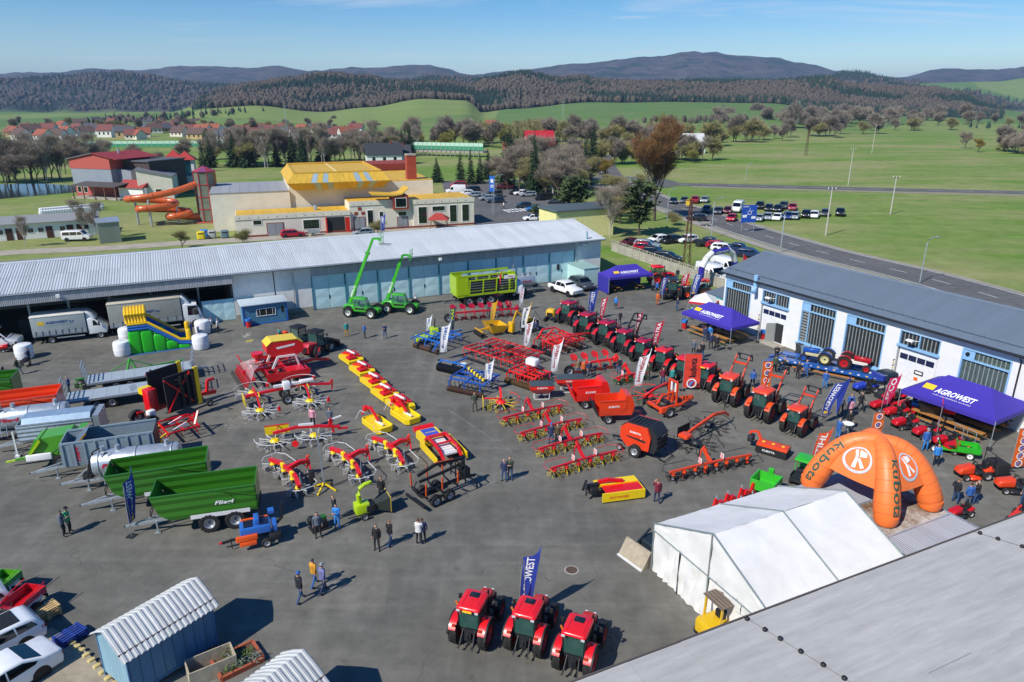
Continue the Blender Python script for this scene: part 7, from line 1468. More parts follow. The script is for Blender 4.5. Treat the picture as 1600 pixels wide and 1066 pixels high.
def wide_tedder(p,hd,label,m,tine_m,group=None,W_=5.6,n=6,rail=None):
 t=T('rotary_tedder',label,'tedder',group=group);put(t,p,hd=hd);rail=rail or m
 B().bars([(0,-W_/2,.75),(0,-1,.85),(0,1,.85),(0,W_/2,.75)],.14).obj('cross_beam',m,t,0)
 B().bars([(.1,0,.85),(.7,0,1.2),(1.0,0,1.5)],.2).tube([(1.0,-.35,.5),(1.0,-.25,1.4),(1.0,0,1.7),(1.0,.25,1.4),(1.0,.35,.5)],.07,6).obj('headstock',m,t,0)
 for k in range(n):
  y=-W_/2+.35+k*(W_-.7)/(n-1);g=rotor(t,(0,y),.62,6,tine_m,m,DARKMETAL,tine=.38,z=.5,wheels_=False,hs=.4);wheel(g,(0,0,-.27),.23,.16,SILVER if k%2 else m,n=12)
 for s in(-1,1):
  B().tube([(.5,s*1.3,.95),(.75,s*1.6,1.0),(.75,s*(W_/2),1.0),(.2,s*(W_/2+.5),.95),(-.5,s*(W_/2+.3),.9),(-.6,s*(W_/2-.7),.9)],.025,5).obj('guard_rail',rail,t)
  b=B().box((-.12,s*1.0-.02,.95),(.25,s*1.0+.02,1.35));b.obj('warning_board',WHITE,t,0)
  for q in range(2):B().prism([(-.1+q*.17,.97),(-.02+q*.17,.97),(.08+q*.17,1.33),(.0+q*.17,1.33)],'y',s*1.0-.03,s*1.0+.03).obj('board_stripe',RED,t,0)
 return t
for i,(p,w)in enumerate((((833,655),'farthest of the four parallel ones'),((862,678),'second from the spreaders among four parallel ones'),((892,702),'third, directly behind the two standing men'),((913,732),'nearest of the four parallel ones'))):
 wide_tedder(p,118,'red tedder with yellow tines, '+w,paint('#cf1c26'),YTINE,'parallel red tedders',6.0)
t=wide_tedder((1110,738),112,'orange and black tedder with long guard rails left of the marquee',ORG,KBLK,None,7.4,8,KBLK);wide_tedder((985,597),118,'red and green tedder beyond the second white feather flag',KRED,GRND,None,3.6,4)
def yellow_rake():
 t=T('single_rake','red rotary rake with yellow tines by the standing man','rake');put(t,(783,638),hd=95);rotor(t,(0,0),1.4,10,YTINE,KRED,YTINE);B().bars([(0,0,.8),(.9,0,1.3),(1.6,0,1.2)],.18).obj('headstock',KRED,t,0);B().box((-.7,1.5,.3),(.5,1.56,1.0)).obj('yellow_curtain',YEL,t,0);curve_guard(t,(0,0),1.55,-150,-30,.9,KRED);B().bars([(0,0,.9),(-.1,1.5,1.0)],.1).obj('curtain_arm',KRED,t,0)
yellow_rake()
def green_red_rake():
 t=T('folded_rake','red rake with green arms beside the white flag and orange frame','rake');put(t,(1022,628),hd=30);rotor(t,(-.6,0),1.5,9,GRND,KRED,KRED,z=.7);B().bars([(-1.4,-.3,.9),(0,0,1.2),(1.6,.3,1.3),(1.9,.3,.5)],.16).obj('headstock',KRED,t,0);curve_guard(t,(-.6,0),1.6,30,150,1.1,KRED);wheels(t,(-.6,),.9,.28,.2)
green_red_rake()
def straw_blower(p,hd,label,m,flap):
 t=T('straw_blower',label,'straw blower');put(t,p,hd=hd)
 open_body(t,[(-1.3,.75),(.7,.75),(1.1,1.2),(1.2,2.1),(-1.3,1.9)],.85,0,m,n=1,end=False);B().prism([(.6,.7),(1.7,.7),(1.9,1.6),(1.6,2.5),(1.1,2.6),(.8,1.8)],'y',-.85,.85).obj('rotor_housing',m,t,0)
 B().add([(-1.3,-.9,.7),(-1.3,.9,.7),(-1.75,.9,1.9),(-1.75,-.9,1.9),(-1.4,-.9,.7),(-1.4,.9,.7),(-1.85,.9,1.9),(-1.85,-.9,1.9)],[(0,1,2,3),(7,6,5,4),(0,4,5,1),(1,5,6,2),(2,6,7,3),(3,7,4,0)]).obj('tailgate',flap,t,0)
 for q in(-.6,0,.6):B().bar((-1.45,q,.8),(-1.83,q,1.85),.06).obj('gate_rib',flap,t,0)
 wheels(t,(-.5,),1.9,.4,.32,n=18);B().bars([(1.7,0,.8),(2.8,0,.55)],.16).obj('drawbar',m,t,0);B().rbox((1.75,.5,1.9),(1.95,.75,2.15),.04).obj('yellow_sign',YEL,t)
 for k in range(4):B().lathe([(.3,-.03),(.34,0),(.3,.03)],(.5-k*.1,-.4+k*.25,1.4),(1,.2,.5),12).obj('spiral',m,t)
 for s in(-1,1):flat_text('blower_lettering','KUHN' if m is KRED else 'KUBOTA',(.5 if s>0 else-.5,s*.91,1.5),(-s,0,0),(0,0,1),1.0,.2,WHITE,t,.03,.2)
straw_blower((918,632),10,'red straw blower trailer with open top behind the orange one',KRED,KRED);straw_blower((954,655),8,'orange straw blower trailer with black tailgate',paint('#e0401c'),KBLK)
def baler():
 t=T('round_baler','round baler, orange side shield and black back, on big tyre','baler');put(t,(1003,706),hd=140)
 o=[(1.35*cos(a)*1.05,1.55+1.1*sin(a))for a in[k*pi/8 for k in range(16)]]
 B().prism([(-1.5,.6),(1.2,.6),(1.6,1.3),(1.5,2.3),(1.0,2.7),(-1.2,2.75),(-1.7,2.2),(-1.75,1.2)],'y',-.85,.85).obj('chamber',KBLK,t,0)
 for s in(-1,1):B().prism([(-1.1,.75),(.9,.7),(1.5,1.3),(1.5,2.2),(1.0,2.65),(-.9,2.7),(-1.25,1.9)],'y',s*.86 if s>0 else-1.05,1.05 if s>0 else-.86).obj('side_shield',paint('#e0401c'),t,0);flat_text('baler_lettering','KUBOTA',(.6 if s>0 else-.6,s*1.055,1.95),(-s,0,0),(0,0,1),1.0,.18,WHITE,t,.03);B().prism([(-.8,1.4),(.9,1.55),(.9,1.65),(-.8,1.6)],'y',s*1.06-.01,s*1.06+.01).obj('side_stripe',KBLK,t,0)
 for z in(1.0,1.4,1.8,2.2):B().bar((-1.78,-.85,z),(-1.78,.85,z),.08).obj('gate_rib',KBLK,t,0)
 flat_text('rear_lettering','KUBOTA',(-1.83,.4,2.0),(0,-1,0),(0,0,1),.8,.15,WHITE,t,.02)
 for k in range(6):B().bar((-1.0+k*.35,-.7,2.76),(-1.0+k*.35,.7,2.76),.1,.06).obj('top_rib',KBLK,t,0)
 wheels(t,(.0,),2.3,.55,.45,SILVER,n=20);wheels(t,(1.6,),1.7,.28,.2);B().bars([(1.4,0,.8),(2.8,0,.6)],.16).obj('drawbar',KBLK,t,0);B().bars([(-1.6,.8,.5),(-2.4,.7,.2),(-2.4,-.7,.2),(-1.6,-.8,.5)],.06).obj('bale_ramp',KBLK,t,0)
baler()
def orange_rake():
 t=T('orange_rake','orange and black two rotor rake right of the round baler','rake');put(t,(1052,705),(1142,660))
 B().bars([(-2.6,0,.95),(-1.4,0,1.2),(1.4,0,1.6),(2.9,0,1.35),(3.6,0,.9)],.2,.24).obj('main_beam',ORG,t,0);B().rbox((-3.2,-.5,.8),(-2.3,.4,1.15),.12).obj('gear_cover',ORG,t)
 for x,y in((-2.4,-.9),(1.4,.4)):rotor(t,(x,y),1.65,11,KBLK,KBLK,KBLK);curve_guard(t,(x,y),1.8,-60,60,.9,KBLK);curve_guard(t,(x,y),1.8,120,240,.9,KBLK)
 B().bars([(3.0,0,1.4),(3.3,.3,2.0),(3.6,.2,1.5)],.06).obj('hose_stand',KBLK,t,0);B().box((-2.6,.8,.4),(-.9,.86,1.3)).obj('curtain',CURT,t,0)
orange_rake()
def orange_frame():
 t=T('wrapper_frame','orange frame implement with upright mast and wheels','wrapper');put(t,(1016,648),(1076,634))
 B().bars([(-1.6,-.7,.7),(.6,-.7,.7),(2.4,0,.7)],.18).bars([(-1.6,.7,.7),(.6,.7,.7),(2.4,0,.7)],.18).bars([(-1.6,-.9,.7),(-1.6,.9,.7)],.2).obj('chassis',ORG,t,0);B().bars([(.2,-.5,.7),(.2,-.5,2.6),(.2,.5,2.6),(.2,.5,.7)],.14).bar((.2,0,.7),(.2,0,1.7),.2).bars([(-1.4,0,.8),(-.9,0,1.5),(.2,0,1.6)],.12).obj('mast',ORG,t,0)
 for y in(-.25,.25):B().cyl((.25,y,1.7),(.25,y,2.5),.1,n=10).obj('film_roll',WHT,t)
 wheels(t,(-1.0,),2.3,.45,.35,n=18);B().cyl((-.6,-.5,.95),(-.6,.5,.95),.2,n=10).cyl((.6,-.5,.95),(.6,.5,.95),.2,n=10).obj('roller',KBLK,t);B().rbox((-1.9,-1.2,.5),(-1.1,-.9,1.0),.06).obj('side_plate',ORG,t)
 for k in range(4):B().bar((.9+k*.3,-.4,.8),(1.0+k*.3,-.4,1.3),.06).obj('stop_pin',ORG,t,0)
orange_frame()
def flail_mower():
 t=T('flail_mower','orange flail mower with black flap beside the orange tractors','mower');put(t,(1183,702),(1232,716));B().prism([(-.5,.55),(.5,.55),(.55,.7),(.2,.82),(-.45,.8)],'x',-1.1,1.1).obj('cover',ORG,t,0);B().box((-1.1,-.6,.1),(1.1,-.5,.58)).box((1.05,-.5,.1),(1.1,.5,.6)).obj('rubber_flap',CURT,t,0);flat_text('mower_lettering','KUBOTA',(-.6,-.602,.28),(1,0,0),(0,0,1),.9,.16,WHITE,t,.02)
 B().bars([(-1.0,.2,.8),(-1.3,.3,1.3),(-1.8,.2,1.2),(-1.9,.2,.5)],.14).obj('headstock',ORG,t,0);B().rbox((-1.9,-.2,.5),(-1.5,.4,1.0),.06).obj('gear_case',KBLK,t)
 for k in range(3):B().box((-.8+k*.7,-.2,.8),(-.6+k*.7,0,.835)).obj('yellow_sticker',YEL,t,0)
flail_mower()
def transport_box():
 t=T('transport_box','bright green tipping box behind the white marquee','transport box');put(t,(1186,778),(1206,756));g=paint('#36b32c');open_body(t,[(-.9,.35),(.6,.35),(.65,.5),(.75,1.1),(-.9,1.1)],.85,0,g,n=1);B().bars([(.7,-.4,.4),(.8,0,1.5),(.7,.4,.4)],.1).rbox((.7,-.2,1.0),(.95,.2,1.5),.05).obj('headstock',g,t,0)
transport_box()
for i,(px,py)in enumerate(((1118,796),(1136,788),(1158,779),(1176,771))):
 t=T('snow_plough',f'red implement with grey bar behind the marquee, {ORD[i]} from the left','implement',group='red implements behind the marquee');put(t,(px,py),hd=28);B().prism([(-.5,.1),(.3,.1),(.0,1.3),(-.2,1.3)],'y',-.12,.12).obj('bracket',RED,t,0);B().bar((-.6,-.5,.2),(.9,.9,.9),.14).bar((.2,0,1.1),(1.0,.3,.8),.12).obj('grey_bar',STEEL,t,0);B().prism([(.2,.5),(.9,.45),(.85,.9),(.3,1.0)],'y',-.3,.3).obj('red_plate',RED,t,0)
def utv():
 t=T('utility_vehicle','green roofed utility vehicle beside the orange inflatable','utility vehicle');put(t,(1246,762),(1262,742));g=paint('#36b32c');wheels(t,(-.9,.9),1.3,.32,.25,n=16);B().rbox((-1.4,-.65,.4),(1.3,.65,.8),.1).obj('body',KBLK,t);B().rbox((.7,-.6,.7),(1.4,.6,1.05),.15).obj('hood',g,t);f=B()
 for x,y in((-.5,-.6),(-.5,.6),(.6,-.6),(.6,.6)):f.bar((x,y,.8),(x*.9,y*.95,1.95),.06)
 f.obj('cab_frame',g,t,0);B().rbox((-.75,-.68,1.93),(.75,.68,2.12),.15,.08).obj('roof',g,t);B().box((-1.5,-.6,.8),(-.6,.6,.85)).box((-1.5,-.62,.85),(-.6,-.58,1.1)).box((-1.5,.58,.85),(-.6,.62,1.1)).obj('cargo_bed',KBLK,t,0);B().quad((.62,-.55,1.0),(.62,.55,1.0),(.52,.55,1.9),(.52,-.55,1.9)).obj('windscreen',CABG,t,0);B().rbox((-.3,-.5,.8),(.1,.5,1.05),.06).obj('seat',BLACK,t)
utv()
def lawn_tractor(col='#c4141f',bag=False,rops=False,scale=1.):
 t=T('ride_on_mower');P_=paint(col);wheels(t,(-.5,),.85,.28,.24,SILVER,n=14);wheels(t,(.7,),.8,.2,.16,SILVER,n=12);ploft([(.15,.35),(1.0,.32),(1.1,.45),(1.0,.72),(.2,.85)],.3,.1).obj('hood',P_,t,50);B().rbox((-.8,-.42,.35),(.2,.42,.55),.08).obj('body',KBLK,t);ploft([(-.95,.45),(-.35,.45),(-.3,.6),(-.85,.72)],.42,.08).obj('rear_fender',P_,t,50)
 B().rbox((-.55,-.24,.6),(-.15,.24,.75),.08).rbox((-.68,-.23,.68),(-.5,.23,1.05),.07).obj('seat',BLACK,t);B().bar((.25,0,.8),(.1,0,.98),.05).lathe([(.15,-.015),(.17,0),(.15,.015)],(.08,0,1.0),(-.4,0,1),12).obj('steering_wheel',BLACK,t);B().rbox((-.15,-.58,.12),(.55,.58,.3),.15).obj('mowing_deck',P_ if rops else KBLK,t)
 if bag:B().rbox((-1.75,-.5,.3),(-.95,.5,1.0),.06).obj('grass_bag',CURT,t)
 if rops:B().tube([(-.75,-.38,.6),(-.8,-.38,1.55),(-.8,.38,1.55),(-.75,.38,.6)],.035,6).obj('roll_bar',STEEL if rops==1 else KBLK,t)
 return t
def mower_at(p,hd,label,s=1.15,**k):
 t=again(('lawn',tuple(sorted(k.items()))),lambda:lawn_tractor(**k));put(t,p,hd=hd);t.scale=(s,s,s);t.name='ride_on_mower';tag(t,label,'lawn mower','ride-on mowers on show')
MW=[((1378,640),'red ride-on mower beneath the tall pink flag'),((1399,651),'red ride-on mower, second from the pink flag'),((1413,668),'red and black ride-on mower beside the blue lidded bin'),((1396,628),'red ride-on mower close to the workshop gate'),((1418,640),'red ride-on mower half under the purple tent edge')]
for p,l in MW:mower_at(p,195,l)
mower_at((1446,682),195,'red ride-on mower behind the narrow pink flag');mower_at((1478,697),190,'red ride-on mower with silver roll bar, left one',rops=1);mower_at((1497,706),190,'red ride-on mower with silver roll bar, right one by green cart',rops=1)
mower_at((1520,746),185,'orange ride-on mower with black roll bar and grass box',1.3,col='#e0451c',bag=True,rops=2);mower_at((1585,768),175,'orange zero turn mower near the right edge',1.3,col='#e0451c');mower_at((1352,612),190,'blue ride-on mower before the white workshop gate',1.2,col='#2542b4');mower_at((1500,806),200,'small red mower by the low garage roof corner',.9);mower_at((1592,818),215,'red mower cut by the grey roof at the right edge',1.2,col='#d8331c')
mower_at((18,548),200,'small red machine near the white bale at the left edge',1.0);mower_at((-4,590),200,'red machine just entering at the left edge',1.0)
def cargo_trike():
 t=T('cargo_tricycle','bright green three wheeled cargo scooter with white wheels','tricycle');put(t,(1518,715),(1462,706));g=paint('#2fae2c');wr=mat('white_rim','#e4e4e2',.5);wheels(t,(-.9,),1.0,.28,.14,wr,n=16,hub=.68);wheel(t,(1.25,0,.28),.28,.13,wr,n=16,hub=.68);B().box((-1.5,-.55,.5),(-.1,.55,.56)).box((-1.5,-.57,.56),(-.1,-.53,.95)).box((-1.5,.53,.56),(-.1,.57,.95)).box((-1.52,-.55,.56),(-1.48,.55,.95)).box((-.1,-.55,.5),(-.05,.55,1.15)).obj('cargo_box',g,t,0);B().bar((-.1,0,.4),(.9,0,.4),.5,.08).bars([(.9,0,.4),(1.05,0,.9)],.3,.08).obj('floor_board',g,t,0);B().bars([(1.25,0,.3),(1.05,0,1.15)],.06).bar((1.05,-.35,1.15),(1.05,.35,1.15),.04).obj('handlebar',KBLK,t,0);B().rbox((.05,-.22,.6),(.45,.22,.75),.06).obj('seat',BLACK,t);B().lathe([(.09,0),(.09,.08)],(1.12,0,1.05),(1,0,0),10,True).obj('headlight',MATS['headlamp'],t)
cargo_trike()
def vintage_tractor(col,rim,block,label,off,trl):
 t=T('vintage_tractor',label,'tractor',group='vintage tractors on the blue transporter');P_=paint(col);M=trl;p=M@Vector(off);t.location=p;t.rotation_euler=(0,0,M.to_euler().z+(pi if off[0]<0 else 0))
 wheels(t,(0,),1.4,.62,.3,paint(rim)if rim[0]=='#' else SILVER,lug=14,n=20,hub=.6);wheels(t,(1.9,),1.3,.38,.18,paint(col),n=16,hub=.6);B().rbox((-.2,-.2,.5),(1.9,.2,.85),.06).obj('engine_block',matte(block),t);ploft([(.7,.85),(2.1,.8),(2.15,1.2),(.7,1.3)],.26,.1).obj('hood',P_,t,50)
 for s in(-1,1):arc_fender(B(),(0,s*.7,.62),.68,.3,40,160,.03).obj('fender',P_,t,40)
 B().rbox((-.15,-.2,1.0),(.2,.2,1.1),.05).obj('seat',BLACK,t);B().bar((.7,0,1.15),(.45,0,1.45),.04).lathe([(.19,-.01),(.21,0),(.19,.01)],(.42,0,1.48),(-.5,0,1),14).obj('steering_wheel',BLACK,t);B().cyl((1.5,.1,1.2),(1.5,.1,1.9),.035).obj('exhaust',DARKMETAL,t)
def transporter():
 t=T('machine_transporter','long blue low transporter with ramps in front of the workshop','trailer');put(t,(1236,569),(1378,597));M=t.matrix_basis.copy();bl=paint('#1f5aa8');L_=10.2;z=.75
 for s in(-1,1):B().box((-L_/2,s*.85-.4,z-.12),(L_/2-.6,s*.85+.4,z)).obj('track_bed',bl,t,0);B().bar((-L_/2,s*1.28,z-.1),(L_/2-.6,s*1.28,z-.1),.1,.25).obj('side_beam',bl,t,0);B().bar((-L_/2-1.3,s*.85,.1),(-L_/2,s*.85,z-.06),.7,.08).obj('ramp',bl,t,0)
 for k in range(10):B().bar((-L_/2+.5+k,-.45,z-.1),(-L_/2+.5+k,.45,z-.1),.12).obj('cross_member',bl,t,0)
 for k in range(14):B().box((-L_/2+.2+k*.7,-1.34,z-.1),(-L_/2+.4+k*.7,-1.325,z)).obj('reflector',AGY if k%2 else WHITE,t,0)
 wheels(t,(-2.2,-1.4),2.1,.3,.2,n=14);B().bars([(L_/2-.6,-.5,z-.1),(L_/2+.8,0,.5),(L_/2-.6,.5,z-.1)],.14).obj('drawbar',bl,t,0);B().bar((-3.5,-1.9,.45),(2.0,-1.9,.45),.25,.05).obj('bench_plank',matte('#b4763c'),t,0)
 for x in(-3.2,1.7):B().bar((x,-1.9,.03),(x,-1.9,.42),.2,.05).obj('plank_leg',DARKMETAL,t,0)
 vintage_tractor('#1d4fa5','#c4bd8a','#b9b28a','blue vintage tractor on the rear of the blue transporter',(-.95,0,z+.005),M);vintage_tractor('#b01722','#b01722','#d6d2c4','red vintage tractor with cream engine on the blue transporter',(.75,0,z+.005),M)
transporter()
def front_loader_tool():
 t=T('beet_cleaner','dark machine with tall hood standing before the striped gate','machine');put(t,(1378,622),hd=200);B().rbox((-.8,-.7,1.7),(.7,.7,2.5),.25,.2).obj('hood',mat('dark_teal','#22303a',.4),t);B().box((.7,-.65,1.9),(1.0,.65,2.4)).obj('blue_panel',paint('#2b3f9c'),t,0);B().tube([(-.6,-.5,0),(-.7,-.5,1.0),(-.5,-.4,1.8)],.06).tube([(.4,.5,0),(.5,.5,1.0),(.4,.4,1.8)],.06).obj('leg',KBLK,t);B().rbox((-.6,-.5,.05),(.5,.5,.5),.1).obj('base',KBLK,t)
 t=T('chipper_hood','red chute on black machine in front of the purple tent','machine');put(t,(1478,668),hd=60);B().rbox((-.45,-.4,1.3),(.35,.4,2.1),.1).obj('red_chute',RED,t);B().rbox((-.4,-.4,.1),(.5,.4,1.0),.1).bar((0,0,.9),(0,0,1.4),.2).obj('stand',KBLK,t);B().rbox((.36,-.4,1.3),(.8,.4,2.15),.1).obj('black_chute',KBLK,t)
 t=T('black_hopper','black hopper machine behind the red chute and pink flag','machine');put(t,(1448,655),hd=60);B().loft([[(-.5,-.5,.5),(.5,-.5,.5),(.5,.5,.5),(-.5,.5,.5)],[(-.9,-.8,1.5),(.9,-.8,1.5),(.9,.8,1.5),(-.9,.8,1.5)]]).obj('hopper',KBLK,t,0);wheels(t,(0,),1.2,.28,.2)
front_loader_tool()
# ================================================================== flags, tents, inflatables and small goods
PURP=mat('purple_cloth','#3d2f9e',.75,var=.05,scale=.8,bump=.1);AGRO=mat('blue_flag','#2a3f9c',.7,var=.05)
def feather(base,h,col,text,tcol,label,hd=0.,lean=.0,w=.75,edge=None,foot=True,wing=True,z0=0.,tb=.12,sub=None):
 """swooping feather flag: pole, curved cloth, lettering running up the cloth"""
 t=T('feather_flag',label,'flag',group='feather flags round the yard');x,y=base if isinstance(base,Vector)else Vector(G(*base));t.location=(x,y,z0);t.rotation_euler=(0,0,radians(hd));m=col if not isinstance(col,str)else mat('flag_'+col[1:],col,.7,var=.06,scale=1.5)
 zb=h*.2 if foot else.25
 def P(u,v):
  z=zb+v*(h-zb);wv=w*(min(1,.78+.3*v)if wing else 1.)
  top=(1-max(0,(v-.8)/.2)**2*(1-u))if wing else 1.
  bend=lean*v*v*h
  return Vector((bend+u*wv,.1*sin(v*5+u*2)*u,zb+(z-zb)*(top if u<1 else 1)-(0 if not wing else.1*(1-u)*v)))
 nu,nv=5,16;b=B();b.v=[tuple(P(i/nu,j/nv))for j in range(nv+1)for i in range(nu+1)];b.f=[[j*(nu+1)+i,j*(nu+1)+i+1,(j+1)*(nu+1)+i+1,(j+1)*(nu+1)+i]for j in range(nv)for i in range(nu)]
 b.obj('cloth',m,t,60)
 if edge:B().tube([P(1,j/10)+Vector((0,-.012,0))for j in range(11)],.035,5).obj('edge_band',edge if not isinstance(edge,str)else matte(edge),t)
 B().tube([(0,0,0)]+[tuple(P(0,j/8))for j in range(9)],.022,6).obj('pole',STEEL,t)
 if foot:B().box((-.25,-.25,.0),(.25,.25,.04)).obj('base_plate',KBLK,t,0)
 if text:
  tm=matte(tcol,.6,0)
  for s in(-1,1):
   bb=B();lettering(bb,text,lambda u,v:P(.22+(1-v if s<0 else v)*.5 if s<0 else.22+(1-v)*.5,tb+(u if s<0 else u)*.68)+Vector((0,s*.016,0)),.02,.15);bb.obj('flag_lettering',tm,t,0)
  if sub:bb=B();bb.add([P(.2,.03),P(.75,.03),P(.75,.1),P(.2,.1)],[(0,1,2,3)]);bb.shift(0,-.016,0);bb.obj('flag_emblem',matte(sub,.6,0),t,0)
 return t
AG=('AGROWEST','#f2f2f0')
FL=[((812,968),4.4,AGRO,*AG,'blue feather flag behind the three front tractors',5,.06,.8),((206,838),4.2,AGRO,*AG,'narrow blue feather flag beside the green trailer drawbar',78,.04,.8),((918,502),4.3,AGRO,*AG,'blue feather flag rising behind the dark red tractors',10,.07,.9),((1030,476),4.2,AGRO,*AG,'blue feather flag between red and black tractor',20,.1,.7),((1078,470),4.2,AGRO,*AG,'blue feather flag left of the inflatable white base',0,.17,.9),((1281,664),4.3,AGRO,*AG,'leaning blue feather flag right of the small orange tractor',0,.27,.8)]
KV=('kverneland','#b01828')
FL+=[((666,523),2.3,'#ececea','farmet','#2a4fa0','smallest white feather flag at the left of blue cultivator',5,.08,.55),((688,563),4.2,'#ececea','farmet','#2a4fa0','tall white feather flag before the blue cultivator',5,.1,.8),((757,612),3.2,'#ececea','farmet','#2a4fa0','white feather flag behind the dark blue cultivator',5,.06,.7),((818,552),3.8,'#ececea',*KV,'white feather flag with red lettering nearest the folding cultivator',5,.1,.7),((860,594),4.1,'#ececea',*KV,'white feather flag with red lettering above the fertiliser spreaders',5,.1,.75),((990,618),4.3,'#ececea',*KV,'white feather flag with red lettering by the straw blowers',5,.12,.85),((814,522),3.6,'#ececea','Müthing','#23262a','white feather flag with yellow edge and black lettering',5,.12,.75),((811,487),3.3,'#d5d6da','mzuri','#c02030','narrow pale feather flag before the galvanised tanker',5,.06,.5)]
FL+=[((766,513),3.6,'#d9a41c',None,'#23262a','yellow feather flag in front of the long red plough',5,.1,.6),((703,526),3.8,'#33404c','CLAAS','#b8d020','dark feather flag with lime lower end by the plough',5,.05,.6),((773,474),4.6,'#cf2030','Fliegl','#f2f2f0','red feather flag above the yellow green wagon',5,.07,.7),((936,507),3.7,'#c01f3c','VALTRA','#f2f2f0','dark red feather flag right of the tall blue one',5,.1,.65),((965,520),3.7,'#c01f3c','VALTRA','#f2f2f0','thin edge on red feather flag behind the tractors',84,.03,.65),((992,528),3.3,'#c01f3c','VALTRA','#f2f2f0','red feather flag left of the black raised loader',5,.1,.5),((1018,552),3.9,'#c01f3c','VALTRA','#f2f2f0','red feather flag right of the black raised loader',5,.12,.75),((1062,461),3.3,'#c01f3c','VALTRA','#f2f2f0','red feather flag between black tractor and blue flag',5,.1,.9),((1264,738),3.6,'#e4552c','STIHL','#f2f2f0','orange feather flag with white lettering above the inflatable',5,.13,.9),((1376,645),3.7,'#d02a5c','SECO','#f2f2f0','pink feather flag over the red mowers',5,.12,.9),((1462,686),3.4,'#d02a5c','SECO','#f2f2f0','narrow pink pennant among the red mowers',60,.02,.7)]
for f in FL:feather(f[0],f[1],f[2],f[3],f[4],f[5],f[6],f[7],f[8],edge={'#ececea':'#d8dadc'}.get(f[2])if f[3]!='Müthing' else '#e0b020',sub='#f0c52c' if f[2]is AGRO else None)
feather(Vector((TIP.x,TIP.y)),2.4,AGRO,*AG,'blue feather flag on top of the telehandler boom',0,.05,.55,foot=False,z0=TIP.z)
def banner(base,h,w,col,label,text=None,hd=0,logos=0):
 t=T('banner',label,'banner',group='upright banners');put(t,base,hd=hd);m=mat('banner_'+col[1:],col,.7,var=.06,scale=1.2);z0=h*.08;b=B();n=14
 b.v=[(u*w,.05*sin(j*.9+u*3)*u+.02*sin(j*2.),z0+(h-z0)*j/n)for j in range(n+1)for u in(0,.33,.66,1)];b.f=[[j*4+i,j*4+i+1,j*4+i+5,j*4+i+4]for j in range(n)for i in range(3)];b.obj('cloth',m,t,60);B().tube([(0,0,0),(0,0,h)],.025,6).bar((0,0,h),(w,0,h),.03).obj('pole',STEEL,t);B().box((-.25,-.25,0),(.25,.25,.05)).obj('base_plate',KBLK,t,0)
 if text:bb=B();lettering(bb,text,lambda u,v:Vector((w*.3+(1-v)*w*.4,-.07,h*.38+u*h*.5)),.01);bb.obj('banner_lettering',matte('#2a2a30',.6,0),t,0)
 zs=[h*.2]if text else[z0+(k+.5)*(h-z0)/logos for k in range(logos)]
 for z in zs:r=w*.3;B().lathe([(r*.75,0),(r,0)],(w/2,-.08,z),(0,-1,0),20).obj('logo_ring',WHITE,t,0);B().add([(w/2-r*.5,-.081,z-r*.55),(w/2-r*.15,-.081,z-r*.55),(w/2+r*.2,-.081,z),(w/2+r*.5,-.081,z+r*.5),(w/2+r*.1,-.081,z+r*.5),(w/2-r*.5,-.081,z+r*.1)],[(0,1,2,3,4,5)]).obj('logo_mark',matte('#6a7fc8',.6,0),t,0)
banner((1066,610),3.5,1.5,'#e0402c','orange red banner with vertical black lettering between the tractors','kubota');banner((1186,616),3.1,.95,'#e0651c','orange banner with repeated logos between two orange tractors',None,5,4);banner((1356,700),2.9,.85,'#e0651c','orange banner with repeated logos behind the orange inflatable',None,5,4);banner((1577,735),3.2,.95,'#e0651c','orange banner with repeated logos at the right edge',None,5,5)
for px,py,l in((1140,430,'left'),(1158,432,'right')):
 t=T('triangular_flag',f'{l} red flag behind the far corner of the workshop roof','flag');put(t,(px,py),hd=10);B().tube([(0,0,0),(0,0,3.4)],.025,6).obj('pole',STEEL,t);B().add([(0,0,3.4),(.9,.1,2.5),(1.0,.1,1.9),(0,0,1.7)],[(0,1,2,3)]).obj('cloth',matte('#c8202c'),t,0)
